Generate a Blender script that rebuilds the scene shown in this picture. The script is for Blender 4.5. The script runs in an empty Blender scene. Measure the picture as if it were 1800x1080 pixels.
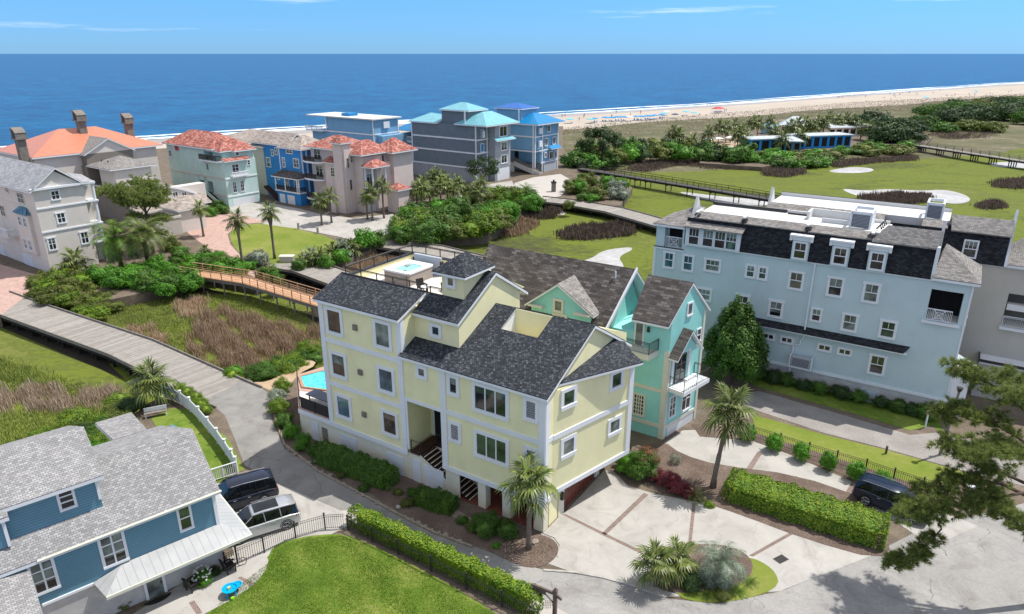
import bpy, bmesh, math, random
from mathutils import Vector, Matrix
random.seed(7)
R = math.radians
sc = bpy.context.scene
col = sc.collection
# ---------------------------------------------------------------- camera
CAM_H = 30.0; FPX = 1220.0; PITCH = math.atan(446 / 1220.0)
cd = bpy.data.cameras.new("camera"); cam = bpy.data.objects.new("camera", cd); col.objects.link(cam)
cam.location = (0, 0, CAM_H); cam.rotation_euler = (math.pi / 2 - PITCH, 0, 0)
cd.sensor_width = 36; cd.lens = 36 * FPX / 1800; cd.clip_end = 60000; cd.clip_start = 0.5
sc.camera = cam
# ---------------------------------------------------------------- sky and sun
SUNV = Vector((.493, .189, 1.0)).normalized()
SUN_EL = math.asin(SUNV.z); SUN_AZ = math.atan2(SUNV.x, SUNV.y)
w = bpy.data.worlds.new("World"); sc.world = w; w.use_nodes = True
nt = w.node_tree; nt.nodes.clear()
sky = nt.nodes.new('ShaderNodeTexSky'); sky.sky_type = 'NISHITA'; sky.sun_disc = False
sky.sun_elevation = SUN_EL; sky.sun_rotation = SUN_AZ; sky.altitude = 0; sky.air_density = 1.0; sky.dust_density = 0.0; sky.ozone_density = 3.0
tc = nt.nodes.new('ShaderNodeTexCoord'); mp = nt.nodes.new('ShaderNodeMapping'); mp.inputs['Scale'].default_value = (1.2, 1.2, 22)
nz = nt.nodes.new('ShaderNodeTexNoise'); nz.inputs['Scale'].default_value = 2.3; nz.inputs['Detail'].default_value = 8; nz.inputs['Roughness'].default_value = .62
cr = nt.nodes.new('ShaderNodeValToRGB'); mp.inputs['Location'].default_value = (4.6, 0.2, 1.9); cr.color_ramp.elements[0].position = .60; cr.color_ramp.elements[1].position = .80
cr.color_ramp.elements[1].color = (.75, .75, .75, 1)
mx = nt.nodes.new('ShaderNodeMixRGB'); mx.inputs['Color2'].default_value = (6.2, 7.0, 7.8, 1)
bg = nt.nodes.new('ShaderNodeBackground'); bg.inputs['Strength'].default_value = 0.125
ow = nt.nodes.new('ShaderNodeOutputWorld')
hs = nt.nodes.new('ShaderNodeHueSaturation'); hs.inputs['Saturation'].default_value = 1.0; hs.inputs['Value'].default_value = 1.0
L = nt.links.new
L(tc.outputs['Generated'], mp.inputs['Vector']); L(mp.outputs['Vector'], nz.inputs['Vector']); L(nz.outputs['Fac'], cr.inputs['Fac'])
L(cr.outputs['Color'], mx.inputs['Fac']); L(sky.outputs['Color'], hs.inputs['Color']); # clear blue band low down; unseen upper dome whitened as added neutral fill light
sx = nt.nodes.new('ShaderNodeSeparateXYZ'); L(tc.outputs['Generated'], sx.inputs[0])
tr_ = nt.nodes.new('ShaderNodeValToRGB'); e_ = tr_.color_ramp.elements; e_[0].position = 0.0; e_[0].color = (.185, .41, .90, 1); e_[1].position = .10; e_[1].color = (.27, .54, .93, 1)
L(sx.outputs['Z'], tr_.inputs['Fac'])
tn = nt.nodes.new('ShaderNodeMixRGB'); tn.blend_type = 'MULTIPLY'; tn.inputs['Fac'].default_value = 1
L(hs.outputs['Color'], tn.inputs['Color1']); L(tr_.outputs['Color'], tn.inputs['Color2'])
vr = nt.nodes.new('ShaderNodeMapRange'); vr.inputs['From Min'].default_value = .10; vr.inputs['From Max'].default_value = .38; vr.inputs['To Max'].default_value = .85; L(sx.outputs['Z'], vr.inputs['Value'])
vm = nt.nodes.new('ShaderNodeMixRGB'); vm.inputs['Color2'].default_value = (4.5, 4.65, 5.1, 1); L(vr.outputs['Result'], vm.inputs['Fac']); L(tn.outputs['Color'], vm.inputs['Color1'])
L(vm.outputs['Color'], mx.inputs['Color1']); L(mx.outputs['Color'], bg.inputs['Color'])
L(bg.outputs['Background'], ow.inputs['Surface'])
sd = bpy.data.lights.new("sun", 'SUN'); sd.energy = 3.7; sd.angle = R(0.5); sd.color = (1, .96, .9)
so = bpy.data.objects.new("sun", sd); col.objects.link(so); so.rotation_euler = (-SUNV).to_track_quat('-Z', 'Y').to_euler()
sc.view_settings.view_transform = 'Standard'; sc.view_settings.look = 'None'; sc.view_settings.exposure = 0.5; sc.view_settings.gamma = 1.0

# ---------------------------------------------------------------- surveying: where a sight line meets a level or a wall
cp, sp = math.cos(PITCH), math.sin(PITCH)
def sight(px, py):
    u = (px - 900) / FPX; v = (py - 540) / FPX
    return Vector((u, cp - v * sp, -sp - v * cp))
def G(px, py, z=0.0):
    r = sight(px, py); t = (z - CAM_H) / r.z
    return Vector((r.x * t, r.y * t, z))
def GD(px, py, dist):                       # point at ground distance dist
    r = sight(px, py); t = dist / r.y
    return Vector((r.x * t, r.y * t, CAM_H + r.z * t))

# ---------------------------------------------------------------- materials
MATS = {}
def newmat(n):
    m = bpy.data.materials.new(n); m.use_nodes = True; MATS[n] = m
    return m, m.node_tree, m.node_tree.nodes['Principled BSDF']
def N(t, ty, **k):
    n = t.nodes.new(ty)
    for a, b in k.items():
        if a.startswith('i_'): n.inputs[a[2:].replace('_', ' ')].default_value = b
        else: setattr(n, a, b)
    return n
def rgb(c): return (c[0], c[1], c[2], 1)
def coords(t, kind='Object', scale=(1, 1, 1)):
    c = N(t, 'ShaderNodeTexCoord'); m = N(t, 'ShaderNodeMapping'); m.inputs['Scale'].default_value = scale
    t.links.new(c.outputs[kind], m.inputs['Vector']); return m.outputs['Vector']
def ramp(t, src, stops):
    r = N(t, 'ShaderNodeValToRGB'); e = r.color_ramp.elements
    while len(e) < len(stops): e.new(.5)
    for x, (p, c) in zip(e, stops): x.position = p; x.color = rgb(c)
    t.links.new(src, r.inputs['Fac']); return r.outputs['Color']
def plain(n, c, rough=.7, var=.12, scale=1.5, spec=.3, metal=0, bump=0, bscale=30, kind='Object', sc3=(1, 1, 1)):
    m, t, b = newmat(n); v = coords(t, kind, sc3)
    nz = N(t, 'ShaderNodeTexNoise', i_Scale=scale, i_Detail=6.0, i_Roughness=.6); t.links.new(v, nz.inputs['Vector'])
    lo = [x * (1 - var) for x in c]; hi = [min(1, x * (1 + var)) for x in c]
    bc = ramp(t, nz.outputs['Fac'], [(.3, lo), (.7, hi)])
    if 'stucco' in n or 'siding' in n:                 # rain streaks and faint staining
        v3 = coords(t, kind, (.7, .7, .30)); n3 = N(t, 'ShaderNodeTexNoise', i_Scale=1.0, i_Detail=7.0, i_Roughness=.65); t.links.new(v3, n3.inputs['Vector'])
        m3 = N(t, 'ShaderNodeMixRGB', blend_type='MULTIPLY', i_Fac=1.0); t.links.new(bc, m3.inputs['Color1']); t.links.new(ramp(t, n3.outputs['Fac'], [(.30, (.94, .935, .92)), (.5, (1, 1, 1))]), m3.inputs['Color2']); bc = m3.outputs['Color']
    t.links.new(bc, b.inputs['Base Color'])
    b.inputs['Roughness'].default_value = rough; b.inputs['Specular IOR Level'].default_value = spec; b.inputs['Metallic'].default_value = metal
    if bump:
        n2 = N(t, 'ShaderNodeTexNoise', i_Scale=bscale, i_Detail=4.0); t.links.new(v, n2.inputs['Vector'])
        bp = N(t, 'ShaderNodeBump', i_Strength=bump, i_Distance=.02); t.links.new(n2.outputs['Fac'], bp.inputs['Height']); t.links.new(bp.outputs['Normal'], b.inputs['Normal'])
    return m
def shingle(n, cols, rowh=.14, bw=.32, mortar=(.02, .02, .02), rough=.85, tint=None):
    m, t, b = newmat(n); v = coords(t, 'UV')
    bk = N(t, 'ShaderNodeTexBrick', i_Scale=1.0); bk.inputs['Brick Width'].default_value = bw; bk.inputs['Row Height'].default_value = rowh
    bk.inputs['Mortar Size'].default_value = .012; bk.inputs['Color1'].default_value = (0, 0, 0, 1); bk.inputs['Color2'].default_value = (1, 1, 1, 1)
    bk.inputs['Mortar'].default_value = (0, 0, 0, 1); bk.inputs['Mortar Smooth'].default_value = .2; bk.inputs['Bias'].default_value = 0
    t.links.new(v, bk.inputs['Vector'])
    sp_ = N(t, 'ShaderNodeTexNoise', i_Scale=5.0, i_Detail=5.0, i_Roughness=.8); t.links.new(v, sp_.inputs['Vector'])
    mx = N(t, 'ShaderNodeMath', operation='MULTIPLY_ADD'); mx.inputs[1].default_value = .55; t.links.new(bk.outputs['Color'], mx.inputs[0])
    m2 = N(t, 'ShaderNodeMath', operation='MULTIPLY'); m2.inputs[1].default_value = .45; t.links.new(sp_.outputs['Fac'], m2.inputs[0]); t.links.new(m2.outputs[0], mx.inputs[2])
    c = ramp(t, mx.outputs[0], cols)
    big = N(t, 'ShaderNodeTexNoise', i_Scale=.35, i_Detail=3.0); t.links.new(v, big.inputs['Vector'])
    mm = N(t, 'ShaderNodeMixRGB', blend_type='MULTIPLY', i_Fac=.35); t.links.new(c, mm.inputs['Color1'])
    t.links.new(ramp(t, big.outputs['Fac'], [(.3, (.7, .7, .7)), (.7, (1.2, 1.2, 1.2))]), mm.inputs['Color2'])
    m3 = N(t, 'ShaderNodeMixRGB'); t.links.new(bk.outputs['Fac'], m3.inputs['Fac']); t.links.new(mm.outputs['Color'], m3.inputs['Color1']); m3.inputs['Color2'].default_value = rgb(mortar)
    t.links.new(m3.outputs['Color'], b.inputs['Base Color']); b.inputs['Roughness'].default_value = rough; b.inputs['Specular IOR Level'].default_value = .25
    bp = N(t, 'ShaderNodeBump', i_Strength=.5, i_Distance=.02, invert=True); t.links.new(bk.outputs['Fac'], bp.inputs['Height']); t.links.new(bp.outputs['Normal'], b.inputs['Normal'])
    return m
def rows(n, c, dark, pitch, vert=False, lw=.12, rough=.5, metal=0, spec=.4, depth=.02):
    """siding / standing seam: one line per pitch across the surface"""
    m, t, b = newmat(n); v = coords(t, 'UV')
    s = N(t, 'ShaderNodeSeparateXYZ'); t.links.new(v, s.inputs[0])
    d = N(t, 'ShaderNodeMath', operation='DIVIDE'); d.inputs[1].default_value = pitch; t.links.new(s.outputs['X' if vert else 'Y'], d.inputs[0])
    f = N(t, 'ShaderNodeMath', operation='FRACT'); t.links.new(d.outputs[0], f.inputs[0])
    nz = N(t, 'ShaderNodeTexNoise', i_Scale=.8, i_Detail=5.0); t.links.new(v, nz.inputs['Vector'])
    base = ramp(t, nz.outputs['Fac'], [(.3, [x * .9 for x in c]), (.7, [min(1, x * 1.08) for x in c])])
    g_ = N(t, 'ShaderNodeMath', operation='LESS_THAN'); g_.inputs[1].default_value = lw; t.links.new(f.outputs[0], g_.inputs[0])
    m3 = N(t, 'ShaderNodeMixRGB'); t.links.new(g_.outputs[0], m3.inputs['Fac']); t.links.new(base, m3.inputs['Color1']); m3.inputs['Color2'].default_value = rgb(dark)
    t.links.new(m3.outputs['Color'], b.inputs['Base Color'])
    b.inputs['Roughness'].default_value = rough; b.inputs['Metallic'].default_value = metal; b.inputs['Specular IOR Level'].default_value = spec
    bp = N(t, 'ShaderNodeBump', i_Strength=.6, i_Distance=depth); t.links.new(f.outputs[0], bp.inputs['Height']); t.links.new(bp.outputs['Normal'], b.inputs['Normal'])
    return m
def brickm(n, c1, c2, mortar, bw=.22, rh=.075, ms=.012, rough=.85, kind='UV', rot=0):
    m, t, b = newmat(n); v = coords(t, kind)
    if rot: v.node.inputs['Rotation'].default_value = (0, 0, rot)
    bk = N(t, 'ShaderNodeTexBrick', i_Scale=1.0); bk.inputs['Brick Width'].default_value = bw; bk.inputs['Row Height'].default_value = rh
    bk.inputs['Mortar Size'].default_value = ms; bk.inputs['Color1'].default_value = rgb(c1); bk.inputs['Color2'].default_value = rgb(c2); bk.inputs['Mortar'].default_value = rgb(mortar)
    t.links.new(v, bk.inputs['Vector'])
    nz = N(t, 'ShaderNodeTexNoise', i_Scale=1.3, i_Detail=6.0); t.links.new(v, nz.inputs['Vector'])
    mm = N(t, 'ShaderNodeMixRGB', blend_type='MULTIPLY', i_Fac=.6); t.links.new(bk.outputs['Color'], mm.inputs['Color1'])
    t.links.new(ramp(t, nz.outputs['Fac'], [(.3, (.75, .74, .72)), (.7, (1.1, 1.1, 1.1))]), mm.inputs['Color2'])
    t.links.new(mm.outputs['Color'], b.inputs['Base Color']); b.inputs['Roughness'].default_value = rough
    return m
def patchy(n, stops, s1=.15, s2=3., mix=.5, rough=.95, s3=(1, 1, 1), bump=.4, warp=0.0):
    """ground: two noises through one colour ramp"""
    m, t, b = newmat(n); v = coords(t, 'Object', s3)
    a = N(t, 'ShaderNodeTexNoise', i_Scale=s1, i_Detail=6.0, i_Roughness=.6, i_Distortion=warp); c = N(t, 'ShaderNodeTexNoise', i_Scale=s2, i_Detail=8.0, i_Roughness=.75)
    t.links.new(v, a.inputs['Vector']); t.links.new(v, c.inputs['Vector'])
    x = N(t, 'ShaderNodeMixRGB', i_Fac=mix); t.links.new(a.outputs['Fac'], x.inputs['Color1']); t.links.new(c.outputs['Fac'], x.inputs['Color2'])
    t.links.new(ramp(t, x.outputs['Color'], stops), b.inputs['Base Color']); b.inputs['Roughness'].default_value = rough; b.inputs['Specular IOR Level'].default_value = .15
    bp = N(t, 'ShaderNodeBump', i_Strength=bump, i_Distance=.05); t.links.new(c.outputs['Fac'], bp.inputs['Height']); t.links.new(bp.outputs['Normal'], b.inputs['Normal'])
    return m
def leafm(n, cols, trans=.25, rough=.55):
    m, t, b = newmat(n)
    g_ = N(t, 'ShaderNodeNewGeometry'); nz = N(t, 'ShaderNodeTexNoise', i_Scale=.9, i_Detail=3.0); t.links.new(coords(t, 'Object'), nz.inputs['Vector'])
    a = N(t, 'ShaderNodeMath', operation='MULTIPLY_ADD'); a.inputs[1].default_value = .6; t.links.new(g_.outputs['Random Per Island'], a.inputs[0])
    m2 = N(t, 'ShaderNodeMath', operation='MULTIPLY'); m2.inputs[1].default_value = .45; t.links.new(nz.outputs['Fac'], m2.inputs[0]); t.links.new(m2.outputs[0], a.inputs[2])
    c = ramp(t, a.outputs[0], [(i / (len(cols) - 1) * .8 + .1, x) for i, x in enumerate(cols)])
    oi = N(t, 'ShaderNodeObjectInfo'); hv = N(t, 'ShaderNodeHueSaturation')
    mr = N(t, 'ShaderNodeMapRange'); mr.inputs['To Min'].default_value = .8; mr.inputs['To Max'].default_value = 1.2; t.links.new(oi.outputs['Random'], mr.inputs['Value'])
    t.links.new(mr.outputs['Result'], hv.inputs['Value']); t.links.new(c, hv.inputs['Color']); c = hv.outputs['Color']
    t.links.new(c, b.inputs['Base Color']); b.inputs['Roughness'].default_value = rough; b.inputs['Specular IOR Level'].default_value = .3
    tr = N(t, 'ShaderNodeBsdfTranslucent'); t.links.new(c, tr.inputs['Color']); ms = N(t, 'ShaderNodeMixShader', i_Fac=trans)
    o = t.nodes['Material Output']; t.links.new(b.outputs[0], ms.inputs[1]); t.links.new(tr.outputs[0], ms.inputs[2]); t.links.new(ms.outputs[0], o.inputs['Surface'])
    return m
def glassm(n, c, rough=.06, spec=.9):
    m, t, b = newmat(n)
    oi = N(t, 'ShaderNodeObjectInfo'); nz = N(t, 'ShaderNodeTexNoise', i_Scale=1.1, i_Detail=2.0); v = coords(t, 'Object')
    ad = N(t, 'ShaderNodeVectorMath', operation='ADD'); t.links.new(v, ad.inputs[0]); t.links.new(oi.outputs['Random'], ad.inputs[1]); t.links.new(ad.outputs[0], nz.inputs['Vector'])
    t.links.new(ramp(t, nz.outputs['Fac'], [(.35, [x * .45 for x in c]), (.65, [x * 1.5 for x in c])]), b.inputs['Base Color'])
    b.inputs['Roughness'].default_value = rough; b.inputs['Specular IOR Level'].default_value = spec
    return m

plain('white trim', (.72, .74, .76), .6, .05, .6)
plain('cream stucco', (.80, .76, .46), .85, .06, .5, .2, bump=.2)
plain('cream base stucco', (.70, .66, .52), .85, .10, .6, .2, bump=.2)
plain('teal stucco', (.30, .66, .62), .8, .07, .5, .2)
plain('pale trim', (.62, .62, .52), .7, .06, .7)
plain('blue grey stucco', (.50, .61, .625), .85, .05, .45, .2)
plain('greige stucco', (.50, .47, .41), .85, .05, .5, .2)
plain('pale grey stucco', (.63, .585, .53), .85, .05, .5, .2)
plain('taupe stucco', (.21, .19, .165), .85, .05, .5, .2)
plain('mint stucco', (.50, .66, .62), .85, .06, .5, .2)
plain('pink stucco', (.60, .51, .47), .85, .06, .5, .2)
plain('cobalt siding', (.03, .22, .52), .7, .08, .6)
plain('slate blue siding', (.10, .22, .32), .7, .08, .6)
plain('sky blue siding', (.19, .38, .55), .7, .08, .6)
plain('grey siding', (.15, .185, .215), .75, .1, .6)
plain('light grey stucco', (.32, .34, .36), .8, .08, .6)
plain('white roof membrane', (.60, .60, .58), .7, .05, .4)
plain('deck floor', (.62, .57, .52), .8, .12, 2.0)
plain('white painted door', (.66, .68, .70), .5, .04, .7)
plain('dark metal', (.02, .018, .018), .45, .2, 3, .5)
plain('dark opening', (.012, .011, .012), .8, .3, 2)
plain('brown door', (.16, .045, .03), .45, .25, 2.5, .4)
plain('dark wood stair', (.045, .018, .014), .6, .2, 3)
plain('concrete', (.44, .41, .375), .9, .07, .5, .2, bump=.2)
plain('driveway concrete', (.40, .382, .352), .9, .10, .35, .2, bump=.25)
plain('brown wicker', (.03, .025, .025), .7, .3, 8)
plain('tub shell', (.72, .73, .73), .35, .03, 1, .5)
plain('tub skirt', (.34, .29, .25), .6, .06, 2)
plain('tub cover', (.40, .43, .46), .6, .05, 1)
plain('rubber', (.018, .018, .018), .8, .2, 5)
plain('alloy', (.38, .38, .38), .35, .1, 5, .5, metal=.9)
plain('wood post', (.13, .10, .08), .85, .3, 3)
plain('old timber', (.20, .18, .155), .9, .25, 2)
plain('black pile', (.025, .022, .02), .95, .3, 2)
plain('yellow foam', (.62, .5, .2), .6, .05, 1)
plain('green plastic', (.25, .6, .02), .4, .05, 1)
plain('blue plastic', (.0, .35, .62), .35, .08, 3)
plain('red paint', (.45, .03, .05), .5, .1, 2)
plain('blue canvas', (.02, .26, .58), .8, .12, 3)
plain('aqua canvas', (.12, .52, .62), .8, .12, 3)
plain('white canvas', (.75, .75, .73), .8, .06, 3)
plain('skin', (.45, .27, .18), .6, .08, 3)
plain('swim fabric', (.06, .08, .15), .8, .2, 3)
plain('light red tail lamp', (.5, .01, .01), .2, .05, 3, .6)
plain('lamp glass', (.6, .6, .58), .1, .05, 3, .8)
plain('palm trunk', (.17, .145, .115), .9, .35, 6, .2, sc3=(1, 1, 4))
plain('palm boot trunk', (.12, .07, .05), .9, .4, 8, .2)
plain('bark', (.09, .065, .05), .9, .35, 5, .2)
plain('stone kerb', (.38, .36, .33), .9, .2, 2)
plain('paver rock', (.28, .23, .19), .9, .35, 3)
plain('flower white', (.75, .75, .72), .6, .05, 3)
plain('service metal', (.36, .45, .50), .5, .08, 1)
plain('silver paint', (.50, .51, .52), .28, .02, 1, .6, metal=.55)
plain('navy paint', (.012, .018, .035), .18, .1, 1, .8, metal=.2)
plain('blue black paint', (.010, .022, .05), .2, .1, 1, .8, metal=.2)
plain('tan terracotta', (.42, .25, .16), .8, .15, 2)
glassm('glass dark', (.018, .022, .026)); glassm('glass green', (.05, .075, .05)); glassm('glass blue', (.045, .10, .13)); glassm('glass blind', (.16, .19, .17), .2, .5); glassm('glass brown', (.07, .05, .035))
glassm('car glass', (.008, .010, .012), .05, .5)
shingle('charcoal shingles', [(.15, (.018, .021, .026)), (.45, (.034, .039, .047)), (.65, (.058, .065, .077)), (.88, (.15, .162, .178))], .14, .17, (.008, .009, .012))
shingle('brown shingles', [(.15, (.055, .047, .043)), (.45, (.095, .083, .076)), (.65, (.13, .115, .105)), (.9, (.25, .235, .21))], .22, .55, (.028, .023, .021))
shingle('light grey shingles', [(.15, (.21, .21, .21)), (.5, (.29, .285, .28)), (.9, (.42, .415, .41))], .14, .22, (.14, .13, .13))
shingle('taupe shingles', [(.15, (.15, .14, .13)), (.5, (.25, .235, .22)), (.9, (.36, .34, .32))], .16, .3, (.12, .11, .10))
shingle('black shingles', [(.15, (.010, .011, .014)), (.5, (.024, .026, .031)), (.9, (.055, .058, .066))], .16, .3, (.004, .004, .005))
shingle('red roof tiles', [(.15, (.20, .06, .045)), (.5, (.36, .125, .095)), (.9, (.58, .33, .27))], .34, .5, (.13, .03, .02))
shingle('grey roof tiles', [(.15, (.20, .17, .15)), (.5, (.34, .29, .25)), (.9, (.48, .42, .38))], .34, .6, (.12, .10, .09))
shingle('pale slate tiles', [(.15, (.25, .25, .26)), (.5, (.33, .33, .34)), (.9, (.42, .42, .43))], .38, .6, (.13, .13, .14))
rows('blue lap siding', (.12, .27, .36), (.05, .13, .18), .16, False, .14)
rows('white standing seam', (.42, .425, .42), (.25, .26, .27), .45, True, .06, .4, .1)
rows('orange standing seam', (.62, .24, .145), (.42, .15, .09), .5, True, .1, .35, .2)
rows('azure metal roof', (.01, .23, .50), (.01, .15, .36), .5, True, .1, .35, .2)
rows('aqua metal roof', (.20, .49, .55), (.12, .34, .40), .5, True, .1, .35, .2)
rows('royal metal roof', (.01, .13, .48), (.01, .08, .33), .5, True, .1, .35, .2)
rows('white seam roof', (.55, .60, .62), (.18, .22, .25), .4, True, .2, .4, .1)
rows('louvre', (.30, .31, .35), (.08, .085, .10), .12, False, .45)
brickm('white brick', (.50, .49, .48), (.58, .57, .55), (.44, .43, .42), .22, .075)
brickm('pink pavers', (.42, .27, .22), (.50, .34, .29), (.36, .26, .22), .5, .25, .012, kind='Object', rot=.5)
brickm('brick strip', (.13, .075, .06), (.20, .12, .10), (.27, .23, .20), .11, .22, .02, kind='Object', rot=R(-33))
brickm('red porch tile', (.14, .03, .02), (.18, .045, .03), (.10, .03, .02), .3, .3, .01)
brickm('glass block', (.05, .055, .09), (.12, .12, .17), (.30, .30, .33), .16, .16, .03, .15)
brickm('timber planks', (.24, .22, .195), (.36, .335, .30), (.15, .135, .12), 9, .24, .02, kind='UV')
brickm('new timber planks', (.52, .29, .16), (.66, .40, .24), (.20, .11, .06), 9, .16, .02, kind='UV')
brickm('dark planks', (.085, .075, .075), (.13, .115, .11), (.03, .03, .03), 9, .18, .02, kind='UV')
patchy('marsh', [(.36, (.060, .058, .030)), (.43, (.085, .105, .022)), (.50, (.135, .165, .022)), (.555, (.095, .115, .026)), (.60, (.155, .175, .035)), (.66, (.10, .088, .045))], .030, .8, .42, s3=(1, 1.6, 1), warp=.6)
patchy('marsh edge', [(.30, (.07, .06, .03)), (.5, (.13, .12, .05)), (.7, (.10, .13, .03))], .2, 2.5, .4)
patchy('lawn', [(.34, (.065, .115, .014)), (.48, (.11, .175, .022)), (.58, (.19, .23, .045)), (.68, (.28, .27, .10))], .28, 2.2, .40)
patchy('dry lawn', [(.30, (.09, .15, .02)), (.5, (.17, .21, .035)), (.68, (.27, .25, .09))], .16, 1.5, .4)
patchy('soil', [(.3, (.07, .055, .04)), (.5, (.15, .12, .09)), (.7, (.27, .22, .17))], .5, 6, .6)
patchy('mulch', [(.32, (.055, .040, .032)), (.5, (.13, .095, .077)), (.7, (.32, .25, .21))], .6, 12, .7)
patchy('sand', [(.3, (.36, .31, .255)), (.6, (.46, .405, .34))], .04, 1.0, .4)
patchy('sandy path', [(.3, (.30, .20, .12)), (.5, (.42, .31, .20)), (.7, (.52, .42, .30))], .3, 3, .5)
patchy('dune scrub', [(.30, (.05, .065, .025)), (.44, (.10, .105, .05)), (.55, (.145, .13, .08)), (.66, (.36, .31, .245))], .05, .35, .5, s3=(1, 1.5, 1))
patchy('asphalt', [(.3, (.185, .175, .163)), (.5, (.245, .236, .220)), (.7, (.305, .293, .272))], .35, 14, .4)
patchy('worn asphalt', [(.30, (.21, .205, .20)), (.5, (.30, .29, .275)), (.72, (.40, .385, .36))], .22, 5, .45, warp=1.5)
patchy('gravel', [(.3, (.17, .155, .145)), (.5, (.28, .26, .24)), (.7, (.42, .39, .36))], .5, 9, .65, bump=.8)
patchy('mud', [(.3, (.30, .29, .27)), (.5, (.42, .41, .39)), (.7, (.55, .55, .54))], .3, 1.2, .4, rough=.45)
patchy('creek mud', [(.3, (.02, .018, .014)), (.6, (.05, .042, .03)), (.8, (.12, .10, .075))], .3, 2, .5)
def add_cracks(name, scale, col, width=.012, stain=None):
    m = MATS[name]; t = m.node_tree; b = t.nodes['Principled BSDF']; src = b.inputs['Base Color'].links[0].from_socket; v = coords(t, 'Object')
    dn_ = N(t, 'ShaderNodeTexNoise', i_Scale=1.2, i_Detail=4.0); t.links.new(v, dn_.inputs['Vector']); ad = N(t, 'ShaderNodeVectorMath', operation='MULTIPLY_ADD'); ad.inputs[1].default_value = (.9, .9, 0); t.links.new(dn_.outputs['Color'], ad.inputs[0]); t.links.new(v, ad.inputs[2])
    vo = N(t, 'ShaderNodeTexVoronoi', feature='DISTANCE_TO_EDGE', i_Scale=scale); t.links.new(ad.outputs[0], vo.inputs['Vector'])
    lt = N(t, 'ShaderNodeMath', operation='LESS_THAN'); lt.inputs[1].default_value = width; t.links.new(vo.outputs['Distance'], lt.inputs[0])
    big = N(t, 'ShaderNodeTexNoise', i_Scale=.25, i_Detail=3.0); t.links.new(v, big.inputs['Vector']); gt_ = N(t, 'ShaderNodeMath', operation='GREATER_THAN'); gt_.inputs[1].default_value = .5; t.links.new(big.outputs['Fac'], gt_.inputs[0])
    mu = N(t, 'ShaderNodeMath', operation='MULTIPLY'); t.links.new(lt.outputs[0], mu.inputs[0]); t.links.new(gt_.outputs[0], mu.inputs[1])
    mx_ = N(t, 'ShaderNodeMixRGB'); t.links.new(mu.outputs[0], mx_.inputs['Fac']); t.links.new(src, mx_.inputs['Color1']); mx_.inputs['Color2'].default_value = rgb(col); out = mx_.outputs['Color']
    sn = N(t, 'ShaderNodeTexNoise', i_Scale=.45, i_Detail=9.0, i_Roughness=.72, i_Distortion=1.2); t.links.new(v, sn.inputs['Vector'])
    m4 = N(t, 'ShaderNodeMixRGB', blend_type='MULTIPLY', i_Fac=1.0); t.links.new(out, m4.inputs['Color1']); t.links.new(ramp(t, sn.outputs['Fac'], [(.36, (.82, .805, .79)), (.48, (.97, .97, .97)), (.66, (1.06, 1.06, 1.05))]), m4.inputs['Color2'])
    t.links.new(m4.outputs['Color'], b.inputs['Base Color'])
add_cracks('asphalt', .30, (.13, .127, .122), .0035); add_cracks('worn asphalt', .35, (.18, .175, .165), .0035); add_cracks('driveway concrete', .22, (.32, .30, .27), .0025)
def ocean_mat(n, deep, shallow, base_rough=.28):
    m, t, b = newmat(n); v = coords(t, 'Object')
    a = N(t, 'ShaderNodeTexNoise', i_Scale=.028, i_Detail=6.0, i_Roughness=.7); t.links.new(v, a.inputs['Vector'])
    v2 = coords(t, 'Object', (.55, 1.3, 1)); v2.node.inputs['Rotation'].default_value = (0, 0, R(-20))
    c = N(t, 'ShaderNodeTexNoise', i_Scale=.22, i_Detail=8.0, i_Roughness=.78); t.links.new(v2, c.inputs['Vector'])
    x = N(t, 'ShaderNodeMixRGB', i_Fac=.68); t.links.new(a.outputs['Fac'], x.inputs['Color1']); t.links.new(c.outputs['Fac'], x.inputs['Color2'])
    t.links.new(ramp(t, x.outputs['Color'], [(.38, deep), (.60, shallow)]), b.inputs['Base Color'])
    b.inputs['Roughness'].default_value = base_rough; b.inputs['Specular IOR Level'].default_value = .04
    w1 = N(t, 'ShaderNodeTexNoise', i_Scale=.22, i_Detail=6.0, i_Roughness=.65); t.links.new(v2, w1.inputs['Vector'])
    bp = N(t, 'ShaderNodeBump', i_Strength=1.0, i_Distance=.9); t.links.new(w1.outputs['Fac'], bp.inputs['Height']); t.links.new(bp.outputs['Normal'], b.inputs['Normal'])
    return m
ocean_mat('ocean water', (.000, .030, .10), (.004, .125, .275))
def foam_mat(n):
    m, t, b = newmat(n); v = coords(t, 'Object', (1, 1, 1))
    a = N(t, 'ShaderNodeTexNoise', i_Scale=.09, i_Detail=9.0, i_Roughness=.7, i_Distortion=1.0); t.links.new(v, a.inputs['Vector'])
    t.links.new(ramp(t, a.outputs['Fac'], [(.36, (.10, .33, .50)), (.46, (.50, .62, .68)), (.54, (.78, .80, .80))]), b.inputs['Base Color']); b.inputs['Roughness'].default_value = .6
foam_mat('surf foam')
plain('wet sand', (.36, .31, .25), .35, .08, .05)
m, t, b = newmat('pool water'); v = coords(t)
vo = N(t, 'ShaderNodeTexVoronoi', i_Scale=2.2); t.links.new(v, vo.inputs['Vector'])
t.links.new(ramp(t, vo.outputs['Distance'], [(.1, (.02, .42, .50)), (.7, (.10, .62, .66))]), b.inputs['Base Color']); b.inputs['Roughness'].default_value = .06
b.inputs['Specular IOR Level'].default_value = .6
m, t, b = newmat('tub water'); b.inputs['Base Color'].default_value = (.28, .70, .70, 1); b.inputs['Roughness'].default_value = .08
leafm('leaf green', [(0.024, 0.061, 0.011), (0.061, 0.142, 0.016), (0.121, 0.230, 0.027)])
leafm('leaf hedge', [(0.024, 0.066, 0.007), (0.072, 0.162, 0.012), (0.180, 0.276, 0.018), (0.288, 0.324, 0.036)])
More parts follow.
